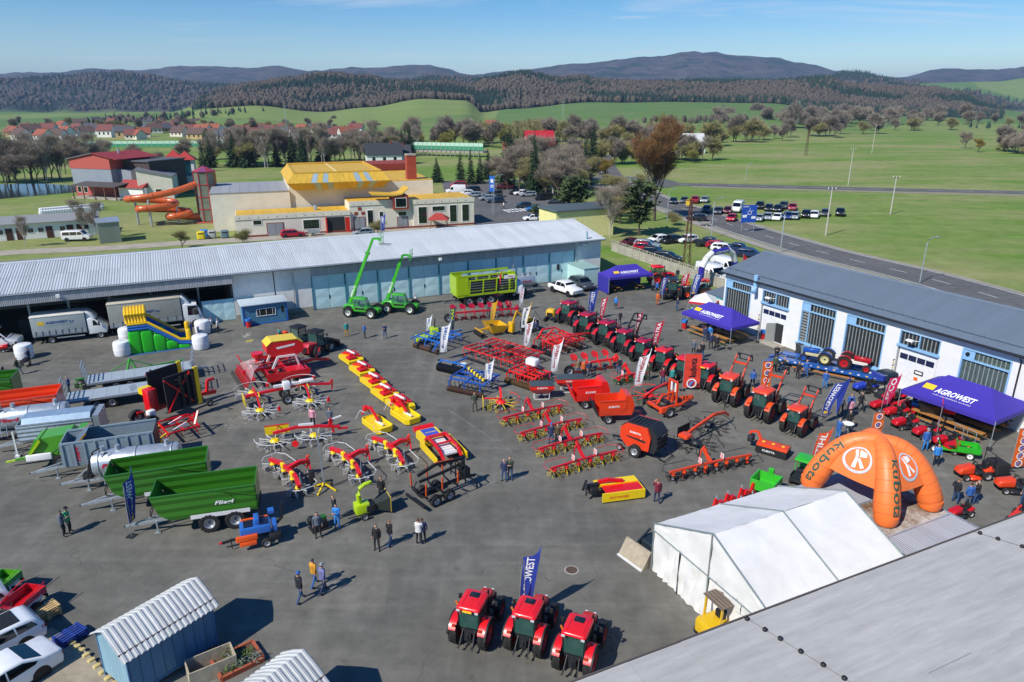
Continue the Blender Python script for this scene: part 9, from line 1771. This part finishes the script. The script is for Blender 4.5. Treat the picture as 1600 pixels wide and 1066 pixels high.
for a in((470,940,60,'w','k','j','person in black jacket and blue cap walking behind two others','b'),(492,916,60,'w','y','b','person in mustard jacket walking with two companions'),(506,926,55,'w','v','n','person in violet jacket and grey cap walking','q'),(101,838,20,'f','e','k','person in grey blue jacket beside one in green'),(110,833,20,'s','i','k','person in bright green top with black cap','k'),(590,860,250,'s','x','k','person in black nearest left of the fork trailer'),(610,852,60,'w','x','j','person in black jacket with printed back and jeans'),(655,851,80,'f','w','k','person in white and black top beside one in blue'),(661,849,100,'s','n','k','person in dark blue jacket turned away by forestry trailer'),(788,752,250,'s','n','j','person in navy jacket standing with one in green'),(797,750,260,'f','g','j','person in green brown jacket facing the camera'),(1026,786,100,'t','r','n','person in maroon jacket holding a hand to the head'),(597,782,250,'s','x','x','person all in black by the white tined tedder'),(524,812,200,'s','k','j','person in dark jacket beside one in blue overalls'),(528,826,250,'f','z','z','person in bright blue overalls near the chipper'),(498,840,290,'s','e','k','person in dark grey coat near the compact engine',None),(542,526,300,'s','t','y','person in teal top and tan shorts before the telehandler'),(570,529,20,'f','b','k','person in blue jacket pointing, middle of three'),(602,529,270,'f','n','j','person in navy vest and jeans facing camera'),(650,481,0,'s','w','e','person in white beside the right telehandler'),(342,521,180,'s','w','k','person in white shirt right of the bales'),(332,519,190,'s','w','e','person in pale top by the rear bale'),(321,517,200,'f','e','k','person in grey beside the rear bale'),(300,527,0,'f','v','e','person in lilac at the slide exit'),(30,586,20,'w','g','q','person in green vest and grey trousers walking left'),(48,570,190,'f','n','k','person in dark coat pushing a pushchair'),(110,617,200,'p','j','e','person in blue jacket at the flatbed trailer end'),(490,668,260,'s','h','k','person in pink among the rake rotors'),(517,668,260,'s','e','k','person in grey between the rake rotors'),(742,643,280,'p','g','g','person in olive clothes beside the yellow tined rake'),(763,493,280,'s','e','k','person in grey behind the yellow flag'),(783,494,280,'s','k','j','person in black and jeans before the forage wagon'),(795,494,260,'s','k','e','person in dark jacket right of another before the wagon'),(861,693,260,'s','n','j','person in navy with blue cap between the tedders','b'),(871,694,250,'s','d','k','person in brown jacket between the tedders'),(837,524,250,'s','n','k','person in dark blue by the arm machine'),(903,588,280,'p','m','j','person in tan jacket looking at the short plough'),(920,591,290,'p','n','e','person in navy looking at the short plough'),(912,590,280,'s','o','k','person in orange and black at the short plough'),(967,584,240,'s','k','j','fair haired person in black and jeans right of the plough'),(1012,594,250,'s','g','k','person in camouflage jacket behind the tall white flag'),(1035,602,280,'s','r','j','person with red vest crouched near the red tractor'),(1050,603,280,'s','t','k','person with red hat and teal jacket near banner','o'),(925,494,250,'s','n','n','person in navy beside the blue feather flag'),(968,508,240,'s','k','k','person in black behind the dark red tractors'),(962,484,60,'s','z','k','person in bright blue jacket alone on the asphalt'),(1027,477,60,'s','o','o','person in orange working clothes by the black tractor','o'),(1058,486,200,'s','n','j','person in dark jacket behind the black tractor'),(1020,455,40,'s','e','k','person in grey at the far tent edge'),(1026,459,40,'s','b','k','person in blue by the narrow blue flag'),(1074,455,250,'s','o','o','person in orange vest between red and blue flags'),(1058,438,240,'s','k','j','person in black by the concrete fence'),(1080,500,40,'f','i','k','person in yellow green vest beside the small canopy'),(1101,534,60,'s','n','j','person in navy and jeans before the middle tent'),(1108,533,60,'s','z','j','person in blue jacket before the middle tent'),(1110,546,80,'s','n','k','person with blue rucksack facing the middle tent'),(1119,549,80,'s','k','k','person in black facing the middle tent'),(1141,533,70,'s','g','j','person in dark green at the tent corner leg'),(1096,560,260,'s','k','j','person in dark top walking left of the group'),(1091,567,250,'w','k','k','person in dark coat walking behind the banner'),(1083,556,250,'s','e','k','person in grey jacket partly behind the banner'),(1211,531,250,'s','t','e','person standing in the open wicket door'),(1212,565,250,'f','k','k','person in black looking at a phone near transporter'),(1210,582,60,'s','g','d','person in khaki beside the repeated logo banner'),(1246,592,200,'s','k','k','white haired person in black by the transporter',None),(1258,590,250,'s','b','b','white haired person in blue overalls by the transporter'),(1288,607,250,'s','b','z','person in blue overalls near the leaning blue flag'),(1175,606,240,'s','b','k','person with blue cap behind orange tractors','b'),(1312,649,260,'s','e','d','person in grey green with brown trousers in the right group'),(1327,645,250,'s','b','k','person in blue jacket in the right group'),(1326,654,90,'s','h','e','person in pale pink coat in the right group'),(1343,643,300,'w','k','k','person in dark jacket walking from the right group'),(1308,686,20,'f','b','z','person in blue overalls at the round table'),(1325,672,260,'s','k','k','person behind the round white table'),(1444,704,270,'s','b','z','person in blue overalls above the orange inflatable','q'),(1461,728,260,'s','z','k','person in light blue top right of the inflatable'),(1491,786,20,'p','k','j','bald person in black and jeans at the right group'),(1511,792,90,'s','b','e','person in royal blue top in the right group of three'),(1523,788,160,'t','k','j','person in black with white shoes in the group of three'),(1597,792,180,'s','e','j','person at the right edge by the mowers'),(832,338,200,'s','k','k','person walking on the swimming hall car park'),(787,327,200,'w','w','k','person in white crossing the swimming hall car park')):who(*a)
for i,(px,py,c)in enumerate(((1098,522,'h'),(1116,520,'k'),(1128,525,'n'),(1134,516,'k'),(1107,513,'g'),(1122,511,'d'))):who(px,py,200 if i%2 else 20,'b',c,'j',f'seated visitor under the middle purple tent, {ORD[i]} of six',None,0)
who(1224,579,200,'b','k','j','person in dark clothes sitting near the transporter ramp');who(437,529,30,'b','t','k','person riding the small orange mower',None,.25)
def pushchair():
 t=T('pushchair','dark pushchair pushed past the white bale','pushchair');put(t,(40,573),hd=190);B().prism([(-.2,.45),(.3,.4),(.35,.6),(-.1,.95),(-.35,.9)],'y',-.22,.22).obj('seat_pod',matte('#2b2430'),t,0);B().bars([(-.5,-.22,1.0),(.3,-.22,.2)],.03).bars([(-.5,.22,1.0),(.3,.22,.2)],.03).bar((-.5,-.22,1.0),(-.5,.22,1.0),.03).obj('frame',KBLK,t,0);wheels(t,(-.3,.35),.5,.13,.05,KBLK,n=12)
pushchair()
# ================================================================== trees, village, roadside things
def grow(seed,h,spread,tw,levels=4,twn=3,lift=.6,trunk=.16,twl=.9):
 """leafless tree: branching limbs plus a crown of fine twigs; returns (limbs, twigs) builders"""
 r=random.Random(seed);b=B();t=B()
 def br(p,d,L_,rad,lv):
  q=p;n=3 if lv else 4;prev=[p]
  for k in range(n):g_=.12 if lv else.035;d=(d+Vector((r.gauss(0,g_),r.gauss(0,g_),.06*lift))).normalized();q=q+d*L_/n;prev.append(q)
  b.tube(prev,[rad*(1-.45*i/n)for i in range(n+1)],5 if lv<2 else 3,cap=False)
  if lv>=levels:
   for _ in range(twn):
    c=prev[r.randrange(1,n+1)];
    for k in range(5):
     e=(d*.5+Vector((r.gauss(0,.6),r.gauss(0,.6),r.gauss(.25,.45)))).normalized()*twl*r.uniform(.5,1.3);s=Vector((r.gauss(0,1),r.gauss(0,1),r.gauss(0,1))).cross(e).normalized()*tw;m=c+e*.55+s*r.uniform(-6,6);t.add([c-s,c+s,m],[(0,1,2)]);t.add([m-s,m+s,c+e+s*r.uniform(-10,10)],[(0,1,2)])
   return
  m=r.randint(3,4)if lv else r.randint(7,9)
  for k in range(m):
   f=r.uniform(.45,1)if lv else.16+.84*(k+1)/m;i=min(int(f*n),n-1);s=prev[i].lerp(prev[i+1],f*n-i)if f<1 else prev[-1];a=2*pi*(k/m)+r.uniform(-.5,.5);sd=Vector((cos(a),sin(a),0));dn=(d*(1-spread*.35)+sd*spread+Vector((0,0,lift*.5))).normalized();br(s,dn,L_*r.uniform(.5,.72),rad*.55,lv+1)
 br(Vector((0,0,0)),Vector((0,0,1)),h*.45,trunk,0);return b,t
BARK=mat('bark','#5b4f45',.9,var=.3,scale=2);BIRCH=mat('birch_bark','#b9b4aa',.8,var=.3,scale=1.5);TWM={k:mat('twig_'+k,c,.9,var=.35,scale=.4,spec=.1)for k,c in(('grey','#94897a'),('mauve','#857b70'),('olive','#918a5e'),('ochre','#8a7636'),('rust','#80603f'),('lime','#8f8a48'))}
TREES={};RAW={}
for k,(nm,a,m)in enumerate((('grey',(1,9,.75,.02),'grey'),('grey2',(2,8,.9,.02),'grey'),('olive',(3,7.5,.95,.022),'olive'),('ochre',(4,6.5,.95,.024),'ochre'),('rust',(9,19,.66,.03,5,3,.75,.34,1.3),'rust'),('birch',(6,10,.5,.014,4,3,.9,.1),'grey'),('bush',(7,3.2,1.2,.02,3,6,.3,.05),'olive'),('far_grey',(11,8,.9,.07,3,6,.7,.16,1.7),'grey'),('far_grey2',(12,9,.75,.07,3,6,.8,.16,1.7),'mauve'),('far_olive',(13,7.5,1.0,.08,3,6,.6,.16,1.6),'olive'),('far_ochre',(14,6.5,1.0,.08,3,6,.5,.16,1.5),'lime'))):
 bb,tt=grow(*a);RAW[nm]=(bb,tt,m);TREES[nm]=(bb.mesh('trunk',BIRCH if nm=='birch' else BARK,60),tt.mesh('crown',TWM[m],0))
def conifer(seed,h,w,pine=False):
 r=random.Random(seed);b=B();z=h*(.25 if pine else.06)
 while z<h*.985:
  f=(z/h);rad=w*(1-f)**.8 if not pine else w*(.5+.5*sin(pi*min(1,(f-.2)*1.2)))*r.uniform(.7,1.1)
  for k in range(int(7+rad*5)):
   a=r.random()*2*pi;L_=max(.15,rad*r.uniform(.6,1.15));d=Vector((cos(a),sin(a),(-.28 if not pine else.15)+r.gauss(0,.12)));o=Vector((0,0,z+r.uniform(-.2,.2)))
   for q in range(5):
    c=o+d*L_*(.25+.75*q/5);s=Vector((-sin(a),cos(a),r.gauss(0,.5)))*L_*.17*(1.3-q/5);e=d*L_*.26+Vector((0,0,r.gauss(-.05,.08)));b.add([c-s,c+e*.2+Vector((0,0,.06)),c+s,c+e],[(0,1,3),(1,2,3)])
  z+=h*(.035 if not pine else.05)
 return B().cyl((0,0,0),(0,0,h*.95),.03*h*.6,.02,7).mesh('trunk',BARK),b.mesh('crown',mat('needles_pine' if pine else 'needles','#4d5c38' if pine else '#2c4028',.85,var=.4,scale=.8,spec=.2),0)
TREES['spruce']=conifer(3,11,2.3);TREES['spruce2']=conifer(5,9,2.6);TREES['pine']=conifer(8,8,3.2,True)
TN=dict(grey='bare grey tree',grey2='spreading bare tree',olive='budding olive tree',ochre='ochre willow',rust='tall rust coloured oak',birch='slim white stemmed birch',bush='low bare bush',far_grey='bare grey tree',far_grey2='bare mauve grey tree',far_olive='budding olive tree',far_ochre='pale yellow green tree',spruce='dark green spruce',spruce2='broad dark green spruce',pine='bushy green pine')
def tree(kind,px,py,s,label,group=None,z=0.):
 t=T('tree',label,'tree',(*G(px,py),z),R.random()*6,group);t.scale=(s*R.uniform(.9,1.1),s*R.uniform(.9,1.1),s)
 for k,m in zip(('trunk','crown'),TREES[kind]):ob(k,m,t)
for k,px,py,s,w in(('rust',1022,345,1.15,'standing alone beside the main road'),('pine',895,352,1.25,'between the car park and the hall corner'),('pine',998,368,1.3,'beside the fence corner on the grass'),('birch',938,366,1.0,'left of the pine behind the hall corner'),('birch',953,372,1.05,'nearest the fence corner'),('spruce',926,262,1.6,'tall and pointed behind the red roof'),('spruce2',330,262,1.35,'left of the yellow roofed hall'),('spruce',318,268,1.0,'beside the broader one left of the pool'),('grey',248,275,1.0,'alone before the green noise barrier'),('spruce',720,288,.95,'in the row by the car park, left end'),('spruce',736,288,1.0,'in the row by the car park, second'),('spruce',750,287,.9,'in the row by the car park, third'),('spruce2',763,280,1.1,'in the row by the car park, right end'),('spruce2',683,285,.9,'beside the brick chimney'),('pine',838,345,.45,'small one beside the hidden white car'),('pine',865,240,.8,'in front of the red roofed house'),('birch',40,386,.6,'young one on the lawn before the white block'),('birch',150,374,.75,'young one right of the white block'),('birch',133,368,.75,'young one near the small white van'),('olive',285,388,.5,'just behind the long hall roof'),('bush',380,382,1.0,'at the corner of the yellow roofed annexe'),('bush',590,366,1.0,'before the swimming hall facade'),('ochre',944,285,1.3,'by the roundabout'),('olive',1000,300,.8,'right of the roundabout'),('ochre',1528,238,1.2,'golden one on the right meadow edge'),('grey2',1508,232,1.3,'grey one beside the golden willow'),('bush',1053,352,1.0,'on the verge of the main road')):tree(k,px,py,s,f'{TN[k]} {w}')
def belt(n,pts,kinds,s,label,jit=6,seed=1,mass=False):
 r=random.Random(seed);L_=[Vector(p)for p in pts]
 S_=[]
 for i in range(n):f=(i+r.random()*.8)/n*(len(L_)-1);k=min(int(f),len(L_)-2);p=L_[k].lerp(L_[k+1],f-k);S_.append((p.x+r.gauss(0,jit),p.y+r.gauss(0,jit*.22),r.choice(kinds),s*r.uniform(.7,1.25)))
 if mass:
  acc={}
  for x,y,k,q in S_:
   gx,gy=G(x,y);a=r.random()*6;ca,sa=cos(a)*q,sin(a)*q
   for bd,m in zip(RAW[k],(BARK,TWM[RAW[k][2]])):
    o=acc.setdefault(m.name,(B(),m))[0];n0=len(o.v);o.v+=[(gx+px*ca-py*sa,gy+px*sa+py*ca,pz*q)for px,py,pz in bd.v];o.f+=[[i+n0 for i in f]for f in bd.f]
  for o,m in acc.values():tag(o.obj('tree_belt',m,None,0),'distant leafless trees '+label,'trees',kind='stuff')
  return
 for i,(x,y,k,q)in enumerate(sorted(S_)):tree(k,x,y,q,f'{TN[k]}, {ORD[i]} from the left {label}','trees '+label)
FK=['far_grey','far_grey2','far_olive']
belt(32,[(-25,287),(40,285),(150,270)],['grey','birch','birch','grey2'],1.45,'in the belt by the pond',9,2)
belt(66,[(345,262),(450,257),(560,252),(650,240)],['grey','grey2','birch','olive','birch','grey','spruce2'],1.55,'in the belt behind the yellow roof',10,3)
belt(60,[(770,285),(840,304),(885,310),(905,290),(870,272),(790,268)],['grey','olive','grey2','birch','grey','spruce'],1.25,'between car park and road',8,4)
belt(80,[(640,226),(760,228),(860,222),(960,226),(1060,230)],FK+['far_ochre'],1.6,'along the river behind town',12,5,True)
belt(42,[(1090,226),(1160,220),(1240,216),(1330,212),(1450,200),(1620,196)],FK,1.7,'in the far meadow belt',12,6,True)
belt(70,[(1110,196),(1180,192),(1240,200),(1340,198),(1500,190)],FK[:2],2.2,'in the thicket below the wood',14,7,True)
belt(48,[(10,200),(160,202),(300,204),(420,205),(570,205)],FK,1.05,'among the village houses',16,8,True)
belt(16,[(1560,236),(1620,242)],['far_grey','far_grey2','bush'],1.2,'at the right meadow edge',8,9)
belt(10,[(330,225),(395,228),(490,222)],['spruce','spruce2'],.9,'among the village gardens',12,10)
belt(14,[(960,298),(975,328),(962,352)],['bush','olive','grey'],.8,'left of the main road',6,11)
belt(30,[(900,262),(960,255),(1060,250),(1100,252)],['far_olive','far_ochre','grey','far_grey2'],1.15,'beyond the roundabout',10,12)
belt(9,[(160,262),(230,250),(330,252),(420,245)],['far_grey','grey2','far_olive'],1.2,'before the noise barrier',12,13)
HM={}
def house(px,py,w,d,h,rz,wall,roof,label,group='village houses',gable=True):
 t=T('village_house',label,'house',G(px,py),rz,group);a=h*.55+w*.0;zr=h+d*.42
 rect_block(t,'wall',-w/2,w/2,-d/2,d/2,0,h,wall);B().prism([(-d/2,h),(d/2,h),(0,zr)],'x',-w/2+.02,w/2-.02).obj('gable',wall,t,0)
 for s in(-1,1):B().add([(-w/2-.5,s*(d/2+.5),h-.4),(w/2+.5,s*(d/2+.5),h-.4),(w/2+.5,0,zr+.1),(-w/2-.5,0,zr+.1),(-w/2-.5,s*(d/2+.5),h-.15),(w/2+.5,s*(d/2+.5),h-.15),(w/2+.5,0,zr+.35),(-w/2-.5,0,zr+.35)],[(0,1,2,3),(4,5,6,7),(0,1,5,4),(1,2,6,5),(2,3,7,6),(3,0,4,7)]).obj('roof_slope',roof,t,0)
 B().box((w*.2,-.3,zr-.6),(w*.2+.7,.4,zr+1.0)).obj('chimney',BRICK,t,0)
 for x in(-w*.3,0,w*.3):B().box((x-.6,-d/2-.04,h*.4),(x+.6,-d/2,h*.75)).obj('window',DGLASS,t,0)
 B().box((-w/2-.04,-.6,h*.9),(-w/2,.6,h*.9+1.3)).obj('window',DGLASS,t,0)
WL=[('white',PLASTER),('cream',CREAM),('ochre',matte('#b9a071')),('grey',ROUGHCAST)];RF=[('red',matte('#75423a')),('brown',matte('#5b463f')),('dark grey',matte('#4c4c52')),('orange',matte('#8f5038'))]
VH=[]
rv=random.Random(21);i=0
for(x0,x1,y0,y1,n)in((20,330,203,219,34),(330,560,205,222,20),(560,900,197,203,9),(110,420,194,200,12)):
 for k in range(n):
  px=x0+(x1-x0)*(k+rv.uniform(.2,.8))/n;VH.append((px,rv.uniform(y0,y1),rv.choice(WL),rv.choice(RF),rv))
VH.sort(key=lambda v:v[0]);cnt={}
for px,py,(wn,wm),(rn,rm),r in VH:
 key=(wn,rn);cnt[key]=cnt.get(key,0)+1;house(px,py,r.uniform(8,13),r.uniform(7,9),r.uniform(3,5),r.uniform(-.6,.9),wm,rm,f'{wn} village house with {rn} roof, {ORD[cnt[key]-1]} such one from the left')
house(842,243,13,16,4.5,.1,PLASTER,matte('#b01828'),'house with huge bright red roof behind the conifers',None);house(600,258,14,9,4.6,.25,PLASTER,matte('#33373c'),'white gabled house with dark roof behind the swimming hall',None);house(622,256,10,8,4.0,.25,PLASTER,matte('#3a3d42'),'smaller dark roofed wing right of the white gabled house',None);house(1066,239,20,10,5,.1,PLASTER,matte('#c9c9c4'),'long white building right of the tall oak',None);house(798,243,7,6,3,0,PLASTER,RF[3][1],'tiny orange roofed house left of the big red roof',None);house(980,240,10,7,3.2,0,matte('#6a4c44'),RF[1][1],'brown hut beside the town parking area',None)
for px,py in((1156,156),(1205,160)):house(px,186,12,8,3,.2,CREAM,RF[1][1],f'lone cream cottage below the wood, {"left" if px < 1180 else "right"} one',None)
for a,b,n,l in(((-30,231),(405,229),46,'green and white noise barrier before the village'),((640,243),(755,246),16,'green railing of the road bridge')):
 p=Vector(G(*a));q=Vector(G(*b));t=T('noise_barrier',l,'barrier',(p.x,p.y,0),atan2(q.y-p.y,q.x-p.x));L_=(q-p).length;w=L_/n;br='bridge' in l;z=3. if br else 0
 mg=B().box((.05,-.1,z),(w-.05,.1,z+1.8)).mesh('lower_panel',matte('#3f8f6a'));mw=B().box((.05,-.08,z+1.8),(w-.05,.08,z+3.3)).mesh('upper_panel',matte('#b9dcc4'));mp=B().box((-.1,-.15,0),(.1,.15,z+3.4)).mesh('post',STEEL)
 for i in range(n):
  for m in(mg,mw,mp):ob(m.name,m,t).location=(i*w,0,0)
 if br:B().box((0,.2,1.8),(L_,7,2.9)).obj('bridge_deck',CONC,t,0)
def pole(px,py,h,label,kind='lamp',hd=0.):
 t=T('street_lamp' if kind=='lamp' else 'power_pole',label,'street lamp' if kind=='lamp' else 'power pole');put(t,(px,py),hd=hd)
 if kind=='lamp':B().tube([(0,0,0),(0,0,h*.85),(.3,0,h*.95),(1.0,0,h),(1.6,0,h)],[.09,.07,.06,.05,.05],7).obj('mast',STEEL,t);B().rbox((1.4,-.13,h-.08),(2.1,.13,h+.05),.06).obj('lamp_head',STEEL,t)
 elif kind=='wood':B().cyl((0,0,0),(0,0,h),.16,.11,8).obj('mast',matte('#b5b0a6'),t);B().bar((-.8,0,h-.3),(.8,0,h-.3),.1).obj('cross_arm',DARKMETAL,t,0);[B().cyl((x,0,h-.25),(x,0,h+.1),.06).obj('insulator',WHITE,t)for x in(-.7,0,.7)]
 else:
  w=h*.05;m=mat('rusty_lattice' if kind=='rust' else 'green_lattice','#5a3a2c' if kind=='rust' else '#9fb0a4',.8);f=B();n=8
  for k in range(n):
   za,zb=h*k/n,h*(k+1)/n;wa,wb=w*(1-.75*k/n),w*(1-.75*(k+1)/n)
   for i in range(4):ca,cb=[(Vector((x*q,y*q,z)))for q,z in((wa,za),(wb,zb))for x,y in[((1,1),(-1,1),(-1,-1),(1,-1))[i]]];dd=Vector((*[((1,1),(-1,1),(-1,-1),(1,-1))[(i+1)%4][j]*wb for j in(0,1)],zb));f.bar(ca,cb,.09).bar(ca,dd,.05)
  f.obj('lattice',m,t,0,kind='stuff');[B().bar((-h*a,0,h*b),(h*a,0,h*b),.12).obj('cross_arm',m,t,0)for a,b in((.1,.98),(.08,.88))]
for px,py,h,l in((1111,372,7.5,'street lamp beside the black pickup on the verge'),(1219,395,7.5,'street lamp rising beyond the workshop roof edge'),(1437,442,6.5,'street lamp right behind the workshop roof'),(1042,347,7,'street lamp beside the oak shadow'),(983,318,7.5,'street lamp at the roundabout mouth'),(772,337,9,'street lamp on the swimming hall car park'),(1165,285,6,'far street lamp by the field crossing')):pole(px,py,h,l,'lamp',20)
for px,py,h,l,k in((1290,368,9,'pale pole with cross arm on the meadow','wood'),(1391,335,8.5,'pale pole farther up the meadow','wood'),(1325,290,11,'thin pole beyond the cross road','wood'),(1362,240,14,'brown pole on the far meadow','wood'),(1072,418,10.5,'rusty lattice mast beside the white vans','rust'),(1259,243,12,'short rusty lattice mast on the far meadow','rust'),(879,208,25,'pale green lattice pylon behind the spruce','green'),(1244,202,26,'pale lattice pylon before the right wood','green'),(449,212,22,'pale green lattice pylon in the village','green')):pole(px,py,h,l,k)
def road_sign():
 a=Vector(G(1158,363));t=T('direction_sign','blue direction sign with roundabout symbol beside the road','road sign',(a.x,a.y,0),radians(12));bl=matte('#1d4fb0',.5);[B().bar((x,0,0),(x,0,4.2),.1).obj('post',STEEL,t,0)for x in(0,2.6)];B().box((-.3,-.1,1.9),(2.9,-.04,5.3)).obj('panel',bl,t,0);B().lathe([(.32,0),(.42,0)],(1.35,-.115,3.8),(0,-1,0),18).obj('ring_symbol',WHITE,t,0);[B().bar((1.35+.42*cos(k),-.115,3.8+.42*sin(k)),(1.35+.95*cos(k),-.115,3.8+.95*sin(k)),.12,.01).obj('arm_symbol',WHITE,t,0)for k in(.5,1.6,2.7,3.8,5.6)];[B().box((x,-.11,z),(x+.9,-.101,z+.5)).obj('name_plate',WHITE,t,0)for x,z in((-.1,2.9),(1.8,2.6))];flat_text('sign_lettering','MARIÁNSKÉ',(-.1,-.1,4.9),(1,0,0),(0,0,1),1.2,.25,WHITE,t)
road_sign()
for px,py,l in((1074,325,'yellow post sign on the verge of the main road'),):t=T('verge_sign',l,'sign');put(t,(px,py),hd=0);B().bar((0,0,0),(0,0,1.2),.1).obj('post',STEEL,t,0);B().box((-.45,-.1,.6),(.45,0,2.0)).obj('panel',AGY,t,0)
t=T('parking_sign','blue upright sign beside the car park street lamp','sign');put(t,(769,334),hd=0);B().bar((0,.1,0),(0,.1,5),.12).obj('post',STEEL,t,0);B().box((-.6,0,5),(.6,.1,8.5)).obj('panel',matte('#2a6fc8',.5),t,0);B().lathe([(.2,0),(.35,0)],(0,-.02,6.2),(0,-1,0),14).obj('symbol',WHITE,t,0);B().box((-.3,-.02,7),(.3,-.005,7.8)).obj('symbol',WHITE,t,0)
r_=random.Random(4)
for k in range(46):
 px=66+(k%23)*4.2;py=336-(k%23)*.35-(k//23)*4;t=T('lawn_bale',f'white wrapped bale on the sauna lawn, {ORD[k % 23]} from the left in the {["nearer", "farther"][k//23]} row','bale',G(px,py),0,'white bales on the lawn');B().lathe([(.05,0),(.55,.02),(.62,.3),(.6,.95),(.4,1.05),(.05,1.06)],axis=(0,0,1),n=8).obj('wrapping',MATS['bale_film'],t)
for px,py,c,l in((315,374,'#d9c21c','yellow recycling container behind the hall'),(320,371,'#3a7fc4','blue recycling container behind the yellow one'),(332,372,'#a8aaa4','pale bell shaped recycling container'),(352,372,'#5d737a','grey green waste container by the annexe')):t=T('recycling_container',l,'container');put(t,(px,py),hd=20);B().rbox((-.7,-.6,.05),(.7,.6,1.5),.25,.2).obj('shell',matte(c),t);B().rbox((-.5,-.62,1.0),(.5,-.55,1.25),.05).obj('slot',BLACK,t)
def haze():
 b=B().box((-8000,-900,-8),(8000,14300,470));m=bpy.data.materials.new('haze_air');m.use_nodes=True;nt=m.node_tree;nt.nodes.remove(nt.nodes['Principled BSDF']);v=nt.nodes.new('ShaderNodeVolumePrincipled');v.inputs['Color'].default_value=(.42,.64,1,1);v.inputs['Density'].default_value=8e-5;v.inputs['Anisotropy'].default_value=.0
 nt.links.new(v.outputs[0],nt.nodes['Material Output'].inputs['Volume']);o=b.obj('haze',m,None,0);o['kind']='stuff';o['label']='thin bluish spring haze filling the valley';o['category']='haze'
haze()
SCL=dict(tractor=.86,hay_tedder=.8,rotary_rake=.84,disc_mower=.86,snow_plough=.6,wrapped_bale=1.28,front_mower=.85,forestry_trailer=.88,rotary_tedder=.92,straw_blower=.9,round_baler=.9,wood_chipper=.82,firewood_processor=.85,compact_engine=.7,seed_drill=.92,orange_rake=.9,stone_rake=.85,ride_on_mower=.92,transport_box=.9,utility_vehicle=.85)
for o in COL.objects:
 if o.parent is None and o.name.split('.')[0]in SCL:o.scale=o.scale*SCL[o.name.split('.')[0]]
 if o.get('label','').startswith(('small green tipping','small red tipping')):o.scale=(.68,)*3
bpy.data.scenes.remove(TMP)
